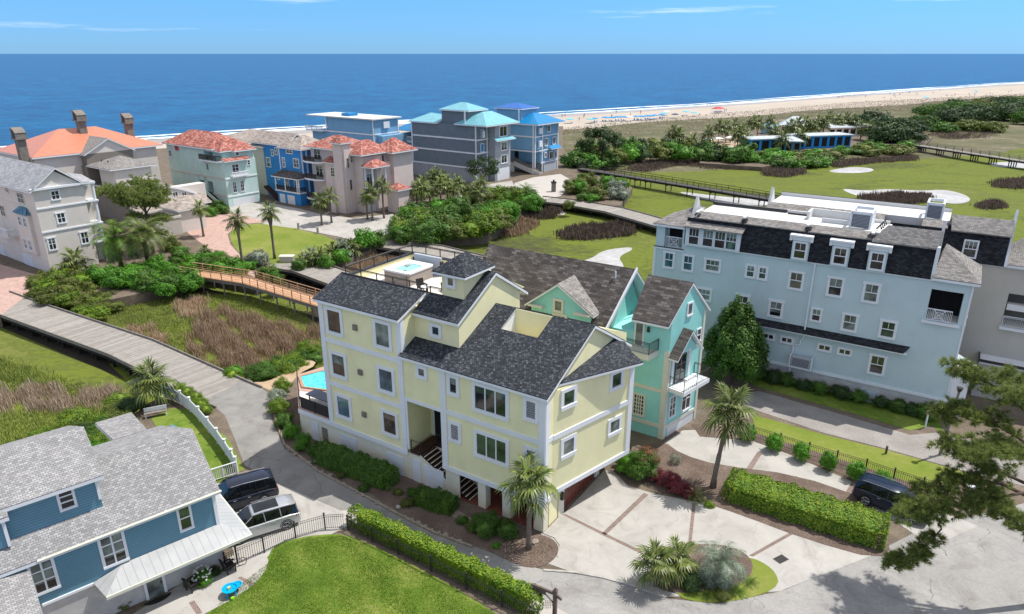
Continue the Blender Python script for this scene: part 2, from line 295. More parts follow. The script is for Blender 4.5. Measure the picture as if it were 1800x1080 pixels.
leafm('leaf bright', [(0.037, 0.125, 0.010), (0.081, 0.237, 0.015), (0.150, 0.350, 0.027)])
leafm('leaf dark', [(0.014, 0.034, 0.011), (0.034, 0.073, 0.020), (0.077, 0.133, 0.031)])
leafm('leaf olive', [(0.046, 0.065, 0.016), (0.111, 0.143, 0.023), (0.208, 0.234, 0.046)])
leafm('leaf red', [(.06, .004, .008), (.16, .010, .025), (.22, .10, .10)])
leafm('leaf rust', [(.10, .05, .02), (.26, .12, .06), (.34, .22, .12)])
leafm('leaf silver', [(0.110, 0.143, 0.099), (0.264, 0.308, 0.220), (0.550, 0.572, 0.462)])
leafm('frond green', [(0.047, 0.074, 0.016), (0.115, 0.162, 0.034), (0.257, 0.270, 0.081)], .2, .4)
leafm('frond blue green', [(0.065, 0.098, 0.065), (0.156, 0.208, 0.143), (0.338, 0.377, 0.260)], .2, .4)
leafm('frond bright', [(.03, .08, .008), (.08, .16, .02), (.18, .26, .04)], .2, .4)
leafm('pine needles', [(.07, .105, .028), (.16, .21, .045), (.32, .37, .09)], .2)
leafm('reed brown', [(.22, .15, .09), (.40, .28, .18), (.60, .46, .32)], .2, .8)
leafm('reed dark', [(.075, .055, .042), (.15, .11, .085), (.26, .20, .155)], .15, .8)
leafm('reed pale', [(0.150, 0.105, 0.068), (0.375, 0.285, 0.195), (0.630, 0.525, 0.405)], .2, .8)
leafm('marsh grass', [(0.078, 0.108, 0.029), (0.215, 0.273, 0.058), (0.390, 0.448, 0.098)], .2, .8)
leafm('lawn blades', [(0.039, 0.088, 0.009), (0.099, 0.198, 0.020), (0.220, 0.297, 0.044)], .3, .7)

# ---------------------------------------------------------------- mesh helpers
SPLIT = {'pillar', 'beam', 'corner_board', 'roof_pipe', 'bracket', 'roof_vent', 'roof_equipment', 'roof_edge', 'roof_curb', 'meter', 'cabinet', 'return_eave', 'bay_pane', 'headrest'}
class MB:
    def __init__(s): s.v = []; s.f = []
    def face(s, pts):
        n = len(s.v); s.v += [tuple(p) for p in pts]; s.f.append(tuple(range(n, n + len(pts)))); return s
    def hexa(s, p):                       # 8 corners: bottom ring 0-3 then top ring 4-7
        n = len(s.v); s.v += [tuple(q) for q in p]
        for f in ((3, 2, 1, 0), (4, 5, 6, 7), (0, 1, 5, 4), (1, 2, 6, 5), (2, 3, 7, 6), (3, 0, 4, 7)): s.f.append(tuple(n + i for i in f))
        return s
    def box(s, x0, x1, y0, y1, z0, z1):
        return s.hexa([(x0, y0, z0), (x1, y0, z0), (x1, y1, z0), (x0, y1, z0), (x0, y0, z1), (x1, y0, z1), (x1, y1, z1), (x0, y1, z1)])
    def prism(s, poly, z0, z1):
        n = len(s.v); k = len(poly); s.v += [(p[0], p[1], z0) for p in poly] + [(p[0], p[1], z1) for p in poly]
        a = sum(poly[i][0] * poly[(i + 1) % k][1] - poly[(i + 1) % k][0] * poly[i][1] for i in range(k))
        idx = list(range(k)) if a > 0 else list(range(k))[::-1]
        s.f.append(tuple(n + i for i in idx[::-1])); s.f.append(tuple(n + k + i for i in idx))
        for i in range(k):
            a_, b_ = idx[i], idx[(i + 1) % k]; s.f.append((n + a_, n + b_, n + k + b_, n + k + a_))
        return s
    def slab(s, pts, th):                 # tilted plate, pts on its top
        n = len(s.v); k = len(pts); s.v += [tuple(p) for p in pts] + [(p[0], p[1], p[2] - th) for p in pts]
        a = sum(pts[i][0] * pts[(i + 1) % k][1] - pts[(i + 1) % k][0] * pts[i][1] for i in range(k))
        idx = list(range(k)) if a > 0 else list(range(k))[::-1]
        s.f.append(tuple(n + i for i in idx)); s.f.append(tuple(n + k + i for i in idx[::-1]))
        for i in range(k):
            a_, b_ = idx[i], idx[(i + 1) % k]; s.f.append((n + k + a_, n + k + b_, n + b_, n + a_))
        return s
    def tube(s, path, r, n=6, cap=True):
        path = [Vector(p) for p in path]; rr = r if isinstance(r, (list, tuple)) else [r] * len(path); base = len(s.v)
        for i, p in enumerate(path):
            d = (path[min(i + 1, len(path) - 1)] - path[max(i - 1, 0)]); d = d.normalized() if d.length else Vector((0, 0, 1))
            u = d.orthogonal().normalized() if abs(d.z) > .99 else Vector((-d.y, d.x, 0)).normalized(); w_ = d.cross(u)
            for k in range(n):
                a = 2 * math.pi * k / n; q = p + (u * math.cos(a) + w_ * math.sin(a)) * rr[i]; s.v.append(tuple(q))
        for i in range(len(path) - 1):
            for k in range(n):
                a = base + i * n + k; b_ = base + i * n + (k + 1) % n; s.f.append((a, b_, b_ + n, a + n))
        if cap:
            s.f.append(tuple(base + k for k in range(n))[::-1]); e = base + (len(path) - 1) * n; s.f.append(tuple(e + k for k in range(n)))
        return s
    def mesh(s, name, mat, uv=True, smooth=False):
        me = bpy.data.meshes.new(name); me.from_pydata(s.v, [], s.f)
        if uv:
            ul = me.uv_layers.new(name='UVMap').data; vs = s.v
            for pl in me.polygons:
                nrm = pl.normal
                if abs(nrm.z) > .985: tx, ty = Vector((1, 0, 0)), Vector((0, 1, 0))
                else:
                    tx = Vector((-nrm.y, nrm.x, 0)).normalized(); ty = nrm.cross(tx)
                for li in pl.loop_indices:
                    q = Vector(vs[me.loops[li].vertex_index]); ul[li].uv = (q.dot(tx), q.dot(ty))
        me.materials.append(MATS[mat] if isinstance(mat, str) else mat)
        if smooth: me.polygons.foreach_set('use_smooth', [True] * len(me.polygons))
        return me
    def build(s, name, mat, parent=None, uv=True, smooth=False, loc=None, rz=0, label=None):
        if name in SPLIT:                     # separate pieces become separate parts
            par = list(range(len(s.v)))
            def fd(a):
                while par[a] != a: par[a] = par[par[a]]; a = par[a]
                return a
            for f in s.f:
                for q in f[1:]: par[fd(f[0])] = fd(q)
            gr_ = {}
            for f in s.f: gr_.setdefault(fd(f[0]), []).append(f)
            if len(gr_) > 1:
                for fs in gr_.values():
                    p_ = MB(); ix = {}
                    for f in fs:
                        for q in f:
                            if q not in ix: ix[q] = len(p_.v); p_.v.append(s.v[q])
                        p_.f.append(tuple(ix[q] for q in f))
                    o = bpy.data.objects.new(name, p_.mesh(name, mat, uv, smooth)); col.objects.link(o); o.parent = parent
                return o
        o = bpy.data.objects.new(name, s.mesh(name, mat, uv, smooth)); col.objects.link(o)
        if parent is not None: o.parent = parent
        if loc is not None: o.location = loc
        if rz: o.rotation_euler.z = rz
        if label: o['label'] = label
        return o
def tag(o, label, cat, group=None, kind=None):
    o['label'] = label; o['category'] = cat
    if group: o['group'] = group
    if kind: o['kind'] = kind
    return o
def struct(o, kind='structure'): o['kind'] = kind; return o
def thing(name, label, cat, loc=(0, 0, 0), rz=0, group=None):
    o = bpy.data.objects.new(name, None); col.objects.link(o); o.location = loc; o.rotation_euler.z = rz; o.empty_display_size = .5
    return tag(o, label, cat, group)
def dup(root, loc, rz=0, sc_=1, label=None, group=None, mats=None):
    r = root.copy(); col.objects.link(r); r.location = loc; r.rotation_euler = (0, 0, rz); r.scale = (sc_, sc_, sc_) if not isinstance(sc_, tuple) else sc_
    if label: r['label'] = label
    if group: r['group'] = group
    for ch in list(root.children):
        c = ch.copy(); col.objects.link(c); c.parent = r
        for g_ in ch.children:
            d = g_.copy(); col.objects.link(d); d.parent = c
    return r
class Fc:
    """a wall face in a house's own frame: s runs along it, d stands out of it"""
    def __init__(s, ox, oy, deg): s.ox, s.oy = ox, oy; s.c, s.s = math.cos(R(deg)), math.sin(R(deg))
    def P(s, a, z, d=0): return (s.ox + a * s.c + d * s.s, s.oy + a * s.s - d * s.c, z)
    def box(s, mb, a0, a1, z0, z1, d0, d1):
        return mb.hexa([s.P(a0, z0, d1), s.P(a1, z0, d1), s.P(a1, z0, d0), s.P(a0, z0, d0), s.P(a0, z1, d1), s.P(a1, z1, d1), s.P(a1, z1, d0), s.P(a0, z1, d0)])
WR = random.Random(77)
def window(F, a0, a1, z0, z1, parent, case=.24, glass='glass dark', trim='white trim', cols_=1, rows_=1, sill=True, head=0, d=0.0, name='window', out=.07, grid=None):
    if a0 > a1: a0, a1 = a1, a0
    if z0 > z1: z0, z1 = z1, z0
    m = MB(); c = case
    F.box(m, a0 - c, a1 + c, z0 - c, z0, d, d + out + (.05 if sill else 0)); F.box(m, a0 - c - head, a1 + c + head, z1, z1 + c, d, d + out + (.04 if head else 0))
    F.box(m, a0 - c, a0, z0, z1, d, d + out); F.box(m, a1, a1 + c, z0, z1, d, d + out)
    b = .045
    for i in range(1, cols_): x = a0 + (a1 - a0) * i / cols_; F.box(m, x - b, x + b, z0, z1, d + .026, d + .055)
    for i in range(1, rows_): z = z0 + (z1 - z0) * i / rows_; F.box(m, a0, a1, z - b * .8, z + b * .8, d + .026, d + .050)
    if grid:                                   # divided upper sash
        zz = (z0 + z1) / 2; F.box(m, a0, a1, zz - .04, zz + .04, d + .026, d + .06)
        for i in range(1, grid): x = a0 + (a1 - a0) * i / grid; F.box(m, x - .02, x + .02, zz + .04, z1, d + .026, d + .045)
    o = m.build(name, trim, parent)
    p = MB(); F.box(p, a0, a1, z0, z1, d - .02, d + .025); p.build('pane', glass, o)
    if glass in ('glass dark', 'glass brown') and WR.random() < .6 and z1 - z0 > .8:
        f_ = WR.choice((.3, .45, .55, .75)); q = MB(); F.box(q, a0 + .02, a1 - .02, z1 - (z1 - z0) * f_, z1, d + .0252, d + .0258); q.build('blind', WR.choice(('glass blind', 'glass green', 'glass blind')), o)
    return o
def railing(mb, pts, h=1.0, post=1.5, pr=.03, balus=.13, br=.012, mid=True):
    """rail along a 3-D polyline"""
    pts = [Vector(p) for p in pts]; up = Vector((0, 0, h))
    for a, b in zip(pts, pts[1:]):
        Ln = (b - a).length; n = max(1, round(Ln / post)); d = b - a
        mb.tube([a + up, b + up], pr * 1.1, 4); mb.tube([a + up * .1, b + up * .1], pr * .7, 4)
        if mid: mb.tube([a + up * .88, b + up * .88], pr * .6, 4)
        for i in range(n + 1): q = a + d * (i / n); mb.tube([q, q + up * 1.02], pr * 1.15, 4)
        if balus:
            k = int(Ln / balus)
            for i in range(1, k): q = a + d * (i / k); mb.tube([q + up * .1, q + up], br, 4, False)
    return mb
def poly_x(mb, x0, x1, pts):
    n = len(mb.v); k = len(pts)
    for x in (x0, x1): mb.v += [(x, y, z) for y, z in pts]
    mb.f += [tuple(n + i for i in range(k))[::-1], tuple(n + k + i for i in range(k))] + [(n + i, n + (i + 1) % k, n + k + (i + 1) % k, n + k + i) for i in range(k)]
    return mb
def roofslab(parent, polys, mat, th=.22, name='roof', trim='white trim', fascia=True):
    m = MB(); t_ = MB()
    for pts in polys:
        m.slab(pts, .06); t_.slab([(p[0], p[1], p[2] - .062) for p in pts], th)
    o = m.build(name, mat, parent)
    if fascia: t_.build('fascia', trim, o)
    return o
def gable(x0, x1, y0, y1, z, zr, ox=.3, oy=.35, frac=.5):
    """ridge along x"""
    yr = y0 + (y1 - y0) * frac; s0 = (zr - z) / (yr - y0); s1 = (zr - z) / (y1 - yr)
    return [[(x0 - ox, y0 - oy, z - oy * s0), (x1 + ox, y0 - oy, z - oy * s0), (x1 + ox, yr, zr), (x0 - ox, yr, zr)],
            [(x0 - ox, yr, zr), (x1 + ox, yr, zr), (x1 + ox, y1 + oy, z - oy * s1), (x0 - ox, y1 + oy, z - oy * s1)]]
def gable_y(x0, x1, y0, y1, z, zr, ox=.35, oy=.3):
    xr = (x0 + x1) / 2; s = (zr - z) / (xr - x0)
    return [[(x0 - ox, y0 - oy, z - ox * s), (xr, y0 - oy, zr), (xr, y1 + oy, zr), (x0 - ox, y1 + oy, z - ox * s)],
            [(xr, y0 - oy, zr), (x1 + ox, y0 - oy, z - ox * s), (x1 + ox, y1 + oy, z - ox * s), (xr, y1 + oy, zr)]]
def hip(x0, x1, y0, y1, z, zr, o=.35):
    x0 -= o; x1 += o; y0 -= o; y1 += o; w_, d_ = x1 - x0, y1 - y0
    if w_ > d_: a, b = (x0 + d_ / 2, (y0 + y1) / 2, zr), (x1 - d_ / 2, (y0 + y1) / 2, zr)
    else: a, b = ((x0 + x1) / 2, y0 + w_ / 2, zr), ((x0 + x1) / 2, y1 - w_ / 2, zr)
    A, B, C_, D = (x0, y0, z), (x1, y0, z), (x1, y1, z), (x0, y1, z)
    if abs(w_ - d_) < .05: return [[A, B, a], [B, C_, a], [C_, D, a], [D, A, a]]
    if w_ > d_: return [[A, B, b, a], [B, C_, b], [C_, D, a, b], [D, A, a]]
    return [[A, B, a], [B, C_, b, a], [C_, D, b], [D, A, a, b]]
def ngon(name, pts, z, mat, kind='structure', thick=0, parent=None):
    m = MB(); P_ = [(p[0], p[1]) for p in pts]
    if thick: m.prism(P_, z - thick, z)
    else:
        k = len(P_); a = sum(P_[i][0] * P_[(i + 1) % k][1] - P_[(i + 1) % k][0] * P_[i][1] for i in range(k))
        if a < 0: P_ = P_[::-1]
        m.face([(p[0], p[1], z) for p in P_])
    o = m.build(name, mat, parent, uv=False)
    if kind: o['kind'] = kind
    return o
def gp(lst, z=0): return [G(x, y, z) for x, y in lst]
def smoothpoly(pts, it=2):
    for _ in range(it):
        q = []
        for i in range(len(pts)):
            a, b = Vector(pts[i]), Vector(pts[(i + 1) % len(pts)]); q += [a * .75 + b * .25, a * .25 + b * .75]
        pts = q
    return pts
# ---------------------------------------------------------------- lots
class Fr:
    def __init__(s, ox, oy, deg): s.ox, s.oy, s.deg = ox, oy, deg; s.c, s.s = math.cos(R(deg)), math.sin(R(deg))
    def w(s, x, y, z=0): return Vector((s.ox + x * s.c - y * s.s, s.oy + x * s.s + y * s.c, z))
FY = Fr(2.08, 38.22, -33); FT = Fr(12.43, 50.18, -33); FC = Fr(37.67, 53.76, -33); FD = Fr(-17.89, 35.24, 41)
MZ = -1.5
shore = [(-2600, 1500)] and [(-400, 300), (250, 247), (500, 231), (800, 213), (1000, 201), (1240, 186), (1500, 167), (1800, 146.5), (2300, 122)]
SW = [G(x, y, MZ) for x, y in shore]
far_l = SW[0] + (SW[0] - SW[1]) * 3; far_r = SW[-1] + (SW[-1] - SW[-2]) * 2
SWL = [far_l] + SW + [far_r]
ngon('ground', [(-900, -200), (1600, -200), (far_r.x, far_r.y - 200)] + [(p.x, p.y + 1) for p in SWL[::-1]], MZ - .12, 'sand')
om = MB(); om.face([(p.x, p.y, MZ - .2) for p in ([SWL[0] + Vector((-30000, 0, 0))] + SWL + [SWL[-1] + Vector((30000, 6000, 0)), Vector((45000, 45000, 0)), Vector((-45000, 45000, 0))])][::-1])
struct(om.build('ocean', 'ocean water', uv=False))
# beach, wet edge, surf
dn = Vector((SW[6] - SW[3])).normalized(); off = Vector((dn.y, -dn.x, 0))
def ribbon(name, inner, outer, z, mat, jit=0, n=160, seed=1):
    rnd = random.Random(seed); m = MB(); L_ = []
    tot = []
    for a, b in zip(SWL, SWL[1:]):
        k = max(1, int((b - a).length / 9)); tot += [a.lerp(b, i / k) for i in range(k)]
    ph = [rnd.uniform(0, 6) for _ in range(6)]
    for i, p in enumerate(tot):
        x = i * 9.0; wv = sum(math.sin(x / q + f) for q, f in zip((13, 31, 57, 90, 22, 140), ph)) / 3
        L_.append((p + off * (inner + wv * jit), p + off * (outer + sum(math.sin(x / q + f) for q, f in zip((17, 40, 71, 25, 110, 60), ph)) / 3 * jit)))
    for (a, b), (c, d) in zip(L_, L_[1:]): m.face([(a.x, a.y, z), (c.x, c.y, z), (d.x, d.y, z), (b.x, b.y, z)][::-1])
    return struct(m.build(name, mat, uv=False))
ribbon('beach_sand', 0, 104, MZ - .06, 'sand', 0)
ribbon('wet_sand', -1, 11, MZ - .04, 'wet sand', 1.2, seed=3)
ribbon('surf', -9, -.5, MZ - .03, 'surf foam', 2.6, seed=4)
ribbon('surf', -19, -14, MZ - .09, 'surf foam', 2.0, seed=9)
# dunes: rolling sheet between beach and marsh
m = MB(); rnd = random.Random(5)
rows_ = []
for i in range(150):
    t_ = i / 149; base = G(300, 243, MZ).lerp(G(2000, 137, MZ), t_ ** 1.6)
    r_ = []
    for j in range(22):
        u = j / 21; p = base + off * (54 + 36 * t_ + u * (40 + 130 * min(1, t_ * 3) * (1 - .85 * max(0, t_ - .12)))); hgt = .9 * math.sin(math.pi * min(1, u * 1.0)) ** .5 * (.75 + .5 * math.sin(p.x * .11 + j) * math.cos(p.y * .09))
        r_.append((p.x + rnd.uniform(-1, 1) + 6 * math.sin(i * .35) * (u < .1), p.y + rnd.uniform(-1, 1), MZ - .02 + max(0, hgt)))
    rows_.append(r_)
for a, b in zip(rows_, rows_[1:]):
    for j in range(21): m.face([a[j], a[j + 1], b[j + 1], b[j]][::-1])
struct(m.build('dunes', 'dune scrub', uv=False, smooth=True))
# marsh sheets
ngon('marsh', gp([(-700, 540), (-700, 1500), (100, 900), (900, 700), (1300, 620), (2300, 620), (2300, 205), (1760, 222), (1560, 232), (1500, 262), (1330, 262), (1180, 258), (1120, 262), (1000, 300), (900, 330), (640, 420), (330, 470), (60, 500)], MZ), MZ, 'marsh')
mudz = MZ + .006
for q in ([(1475, 331), (1520, 336), (1560, 332), (1620, 336), (1660, 333), (1700, 343), (1708, 354), (1680, 360), (1640, 352), (1590, 358), (1545, 353), (1500, 343)], [(1452, 300), (1500, 293), (1540, 297), (1528, 304), (1470, 305)],
          [(1060, 440), (1110, 434), (1112, 440), (1085, 452), (1100, 470), (1080, 490), (1030, 470), (1010, 462), (1040, 455)], [(1180, 335), (1260, 345), (1340, 352), (1400, 356), (1330, 364), (1240, 352)], [(1736, 286), (1800, 284), (1900, 300), (1800, 296), (1745, 293)],
          [(930, 345), (1000, 372), (985, 382), (925, 362)], [(1600, 352), (1640, 349), (1650, 353), (1620, 357)]):
    ngon('mud_flat', smoothpoly(gp(q, MZ)), mudz, 'mud'); mudz += .004
ngon('creek', gp([(-200, 570), (0, 575), (220, 668), (190, 640), (330, 600), (560, 600), (600, 520), (700, 500), (900, 520), (900, 480), (620, 470), (520, 460), (440, 480), (560, 540), (540, 550), (330, 500), (250, 520), (230, 600), (60, 530)], MZ), mudz, 'creek mud')
ngon('marsh_meadow', smoothpoly(gp([(165, 555), (250, 530), (330, 515), (440, 520), (560, 560), (600, 640), (560, 650), (420, 668), (330, 640), (230, 590)], MZ)), mudz + .006, 'marsh')
ngon('marsh_meadow', smoothpoly(gp([(-300, 612), (0, 612), (110, 668), (200, 704), (290, 735), (260, 770), (0, 830), (-300, 860)], MZ)), mudz + .006, 'marsh')
# plateaus of made ground
plat_main = gp([(-500, 1500), (-500, 900), (0, 812), (130, 770), (215, 745), (262, 708), (300, 690), (360, 706), (432, 662), (446, 674), (482, 688), (520, 652)]) + [FY.w(*p) for p in ((-24, 9), (-22, 16), (-9, 17))] + [FT.w(-20, 9), FT.w(-2, 9), FC.w(-31, -3), FC.w(-31, 17), FC.w(4, 17), Vector((70, 60, 0)), Vector((120, 60, 0)), Vector((120, -80, 0)), Vector((-60, -80, 0))]
ngon('made_ground', plat_main, -.012, 'soil', thick=2.2)
plat_back = gp([(-700, 600), (0, 556), (62, 506), (180, 530), (320, 500), (345, 480), (452, 500), (482, 470), (600, 462), (650, 440), (676, 430), (720, 425), (850, 415), (895, 395), (935, 356), (950, 350), (1000, 356), (1090, 362), (1112, 330), (1060, 300), (1018, 294), (990, 262), (990, 222), (700, 236), (300, 260), (-700, 330)])
ngon('made_ground', plat_back, -.012, 'soil', thick=2.2)
# club terrace by the beach
ngon('made_ground', gp([(1230, 285), (1340, 292), (1500, 262), (1620, 262), (1640, 240), (1500, 222), (1340, 222), (1230, 240)]), -.3, 'soil', thick=1.8)
ngon('pool_terrace', gp([(1225, 262), (1345, 272), (1352, 262), (1500, 246), (1490, 236), (1340, 240), (1235, 244)]), -.28, 'sandy path')
# ---- paving and lawns on the lots
ngon('road', gp([(362, 704), (434, 664), (470, 690), (478, 740), (500, 790), (560, 826), (640, 868), (700, 900), (765, 935), (835, 962), (900, 985), (955, 1002), (1060, 1016), (1170, 1052), (1260, 1062), (1372, 1040), (1530, 976), (1620, 930), (1800, 885), (2100, 860), (2300, 1200), (1300, 1500), (1100, 1300), (950, 1082), (860, 1036), (760, 984), (660, 934), (600, 905), (555, 880), (492, 852), (430, 818), (412, 770), (395, 730)]), 0.0, 'asphalt')
ngon('road_apron', gp([(880, 982), (955, 1002), (1060, 1016), (1170, 1052), (1260, 1062), (1372, 1040), (1530, 976), (1620, 930), (1800, 885), (2100, 860), (2300, 1200), (1300, 1500), (1100, 1300), (955, 1082), (870, 1010), (760, 975), (800, 966)]), .004, 'worn asphalt')
ngon('road_edge', gp([(600, 898), (640, 896), (700, 925), (800, 975), (905, 1030), (1000, 1080), (955, 1082), (860, 1036), (760, 984), (660, 934), (604, 910)]), .009, 'concrete')
ngon('parking_pad', gp([(380, 850), (420, 1010), (430, 1020), (610, 925), (604, 900), (492, 852), (470, 843)]), .006, 'driveway concrete')
# yellow house drive
ngon('driveway', gp([(950, 938), (985, 905), (992, 896)]) + [FY.w(.15, 2.6), FY.w(.15, 8.9)] + gp([(1078, 828), (1105, 855), (1150, 868), (1220, 882), (1290, 896), (1400, 935), (1545, 972), (1380, 1036), (1372, 1040), (1170, 1050), (1060, 1014), (1000, 1004), (960, 990), (975, 965)]), .010, 'driveway concrete')
ngon('driveway', gp([(1166, 780), (1200, 757), (1320, 752), (1330, 775), (1505, 850), (1640, 895), (1720, 925), (1640, 960), (1530, 890), (1400, 838), (1262, 820), (1200, 815), (1180, 800)]), .010, 'driveway concrete')
ngon('gravel_lane', gp([(1312, 690), (1335, 688), (1500, 735), (1600, 765), (1655, 760), (1800, 800), (2000, 850), (1900, 880), (1700, 830), (1560, 790), (1450, 762), (1330, 722), (1300, 712)]), .010, 'gravel')
ngon('lawn', gp([(1300, 660), (1330, 680), (1500, 727), (1600, 757), (1640, 748), (1660, 770), (1650, 730), (1330, 655)]), .006, 'lawn')
ngon('lawn', gp([(1320, 728), (1450, 765), (1560, 792), (1700, 832), (1740, 850), (1600, 850), (1500, 815), (1330, 762)]), .013, 'dry lawn')
ngon('mulch_bed', gp([(1215, 745), (1330, 762), (1500, 815), (1610, 852), (1600, 870), (1490, 838), (1325, 776), (1230, 768)]), .016, 'mulch')
for q in ([(1332, 794), (1340, 797), (1322, 826), (1312, 824)], [(1502, 838), (1512, 841), (1494, 874), (1484, 870)]): ngon('brick_band', gp(q), .018, 'brick strip')
for q in ([(1132, 867), (1140, 870), (1065, 941), (1058, 938)], [(988, 905), (994, 904), (1064, 938), (1130, 970), (1127, 974), (1061, 942)], [(1387, 937), (1393, 940), (1324, 979), (1316, 977)], [(1217, 884), (1223, 886), (1215, 960), (1209, 960)]): ngon('brick_band', gp(q), .018, 'brick strip')
ngon('drain_grate', gp([(1358, 983), (1374, 975), (1387, 984), (1371, 992)]), .02, 'dark metal')
ngon('mulch_bed', smoothpoly(gp([(1085, 800), (1130, 855), (1180, 870), (1240, 885), (1300, 905), (1420, 950), (1545, 985), (1570, 960), (1530, 880), (1400, 835), (1262, 818), (1200, 800), (1165, 775), (1110, 790)]), 1), .021, 'mulch')
ngon('island_grass', smoothpoly(gp([(1168, 1044), (1255, 1066), (1372, 1038), (1362, 1000), (1310, 975), (1270, 1000)]), 2), .024, 'dry lawn')
ngon('mulch_bed', smoothpoly(gp([(1135, 1010), (1165, 1045), (1250, 1040), (1320, 1020), (1325, 985), (1290, 960), (1210, 955), (1160, 985)]), 2), .030, 'mulch')
ngon('mulch_bed', smoothpoly(gp([(870, 975), (930, 1003), (975, 988), (985, 958), (955, 938), (900, 945), (850, 960)]), 2), .021, 'mulch')
ngon('planting_bed', gp([(482, 690), (492, 770), (560, 820), (640, 862), (700, 895), (765, 930), (830, 958), (865, 965), (905, 948), (950, 935)]) + [FY.w(0, .2), FY.w(-2.6, .2), FY.w(-8, .2), FY.w(-24, .2), FY.w(-28.8, 4.5)], .006, 'mulch')
ngon('stepping_stones', gp([(800, 895), (835, 915), (820, 925), (790, 905)]), .03, 'paver rock')
ngon('sandy_path', smoothpoly(gp([(440, 672), (482, 690), (500, 700), (520, 660), (560, 640), (540, 630), (500, 655), (470, 672)]), 1), .012, 'sandy path')
# near lawns
ngon('lawn', smoothpoly(gp([(330, 1120), (395, 1040), (470, 985), (480, 958), (540, 942), (600, 938), (640, 952), (760, 1010), (880, 1082), (1000, 1180), (600, 1400)]), 2), .010, 'lawn')
ngon('patio', smoothpoly(gp([(200, 1100), (250, 1070), (330, 1020), (398, 985), (440, 955), (474, 978), (465, 1010), (425, 1045), (340, 1090), (240, 1140)]), 1), .016, 'driveway concrete')
ngon('brick_band', gp([(418, 1016), (424, 1014), (450, 1028), (443, 1032)]), .022, 'brick strip')
ngon('brick_band', gp([(332, 1060), (342, 1056), (356, 1078), (346, 1082)]), .022, 'brick strip')
ngon('side_lawn', gp([(265, 735), (300, 718), (330, 720), (400, 770), (425, 815), (430, 825), (380, 850), (330, 840)]), .010, 'lawn')
# back row paving
ngon('driveway', gp([(330, 372), (400, 366), (403, 358), (470, 356), (530, 368), (560, 376), (620, 384), (690, 376), (705, 395), (690, 415), (640, 428), (600, 415), (520, 400), (462, 392), (420, 392), (390, 380)]), .004, 'driveway concrete')
ngon('driveway', gp([(950, 352), (925, 352), (900, 335), (905, 322), (938, 312), (985, 306), (1010, 320), (985, 345)]), .004, 'concrete')
ngon('driveway', gp([(800, 345), (830, 328), (900, 318), (905, 330), (870, 345), (830, 352)]), .004, 'driveway concrete')
ngon('brick_drive', gp([(332, 384), (400, 372), (470, 390), (420, 395), (400, 412), (405, 430), (425, 452), (452, 490), (410, 470), (370, 440), (330, 410)]), .008, 'pink pavers')
ngon('brick_drive', gp([(-60, 455), (0, 465), (70, 485), (62, 508), (0, 556), (-200, 570), (-200, 440)]), .008, 'pink pavers')
ngon('lawn', smoothpoly(gp([(402, 408), (425, 396), (465, 392), (520, 402), (590, 420), (600, 440), (540, 460), (480, 465), (430, 455), (408, 430)]), 1), .014, 'dry lawn')
for a in ([(462, 392), (520, 400), (600, 415), (640, 428), (639, 430), (599, 417), (519, 402), (461, 394)], [(530, 395), (580, 372), (582, 373), (533, 396)], [(600, 412), (650, 390), (652, 391), (603, 413)]): ngon('drive_joint', gp(a), .02, 'stone kerb')
# kerb lines
def kerb(px, h=.1, w_=.15, name='kerb', mat='stone kerb'):
    m = MB(); P_ = gp(px)
    for a, b in zip(P_, P_[1:]):
        d = (b - a).normalized(); n_ = Vector((-d.y, d.x, 0)) * w_ / 2
        m.prism([(a + n_)[:2], (b + n_)[:2], (b - n_)[:2], (a - n_)[:2]], .0, h)
    return struct(m.build(name, mat))
kerb([(955, 1003), (1010, 1007), (1060, 1016), (1110, 1030), (1170, 1051)], .07)
kerb([(955, 938), (975, 946), (985, 960), (980, 980)], .06, .08)
kerb([(482, 730), (500, 782), (560, 830), (640, 872), (700, 905), (765, 938), (830, 962)], .10, .16, mat='paver rock')

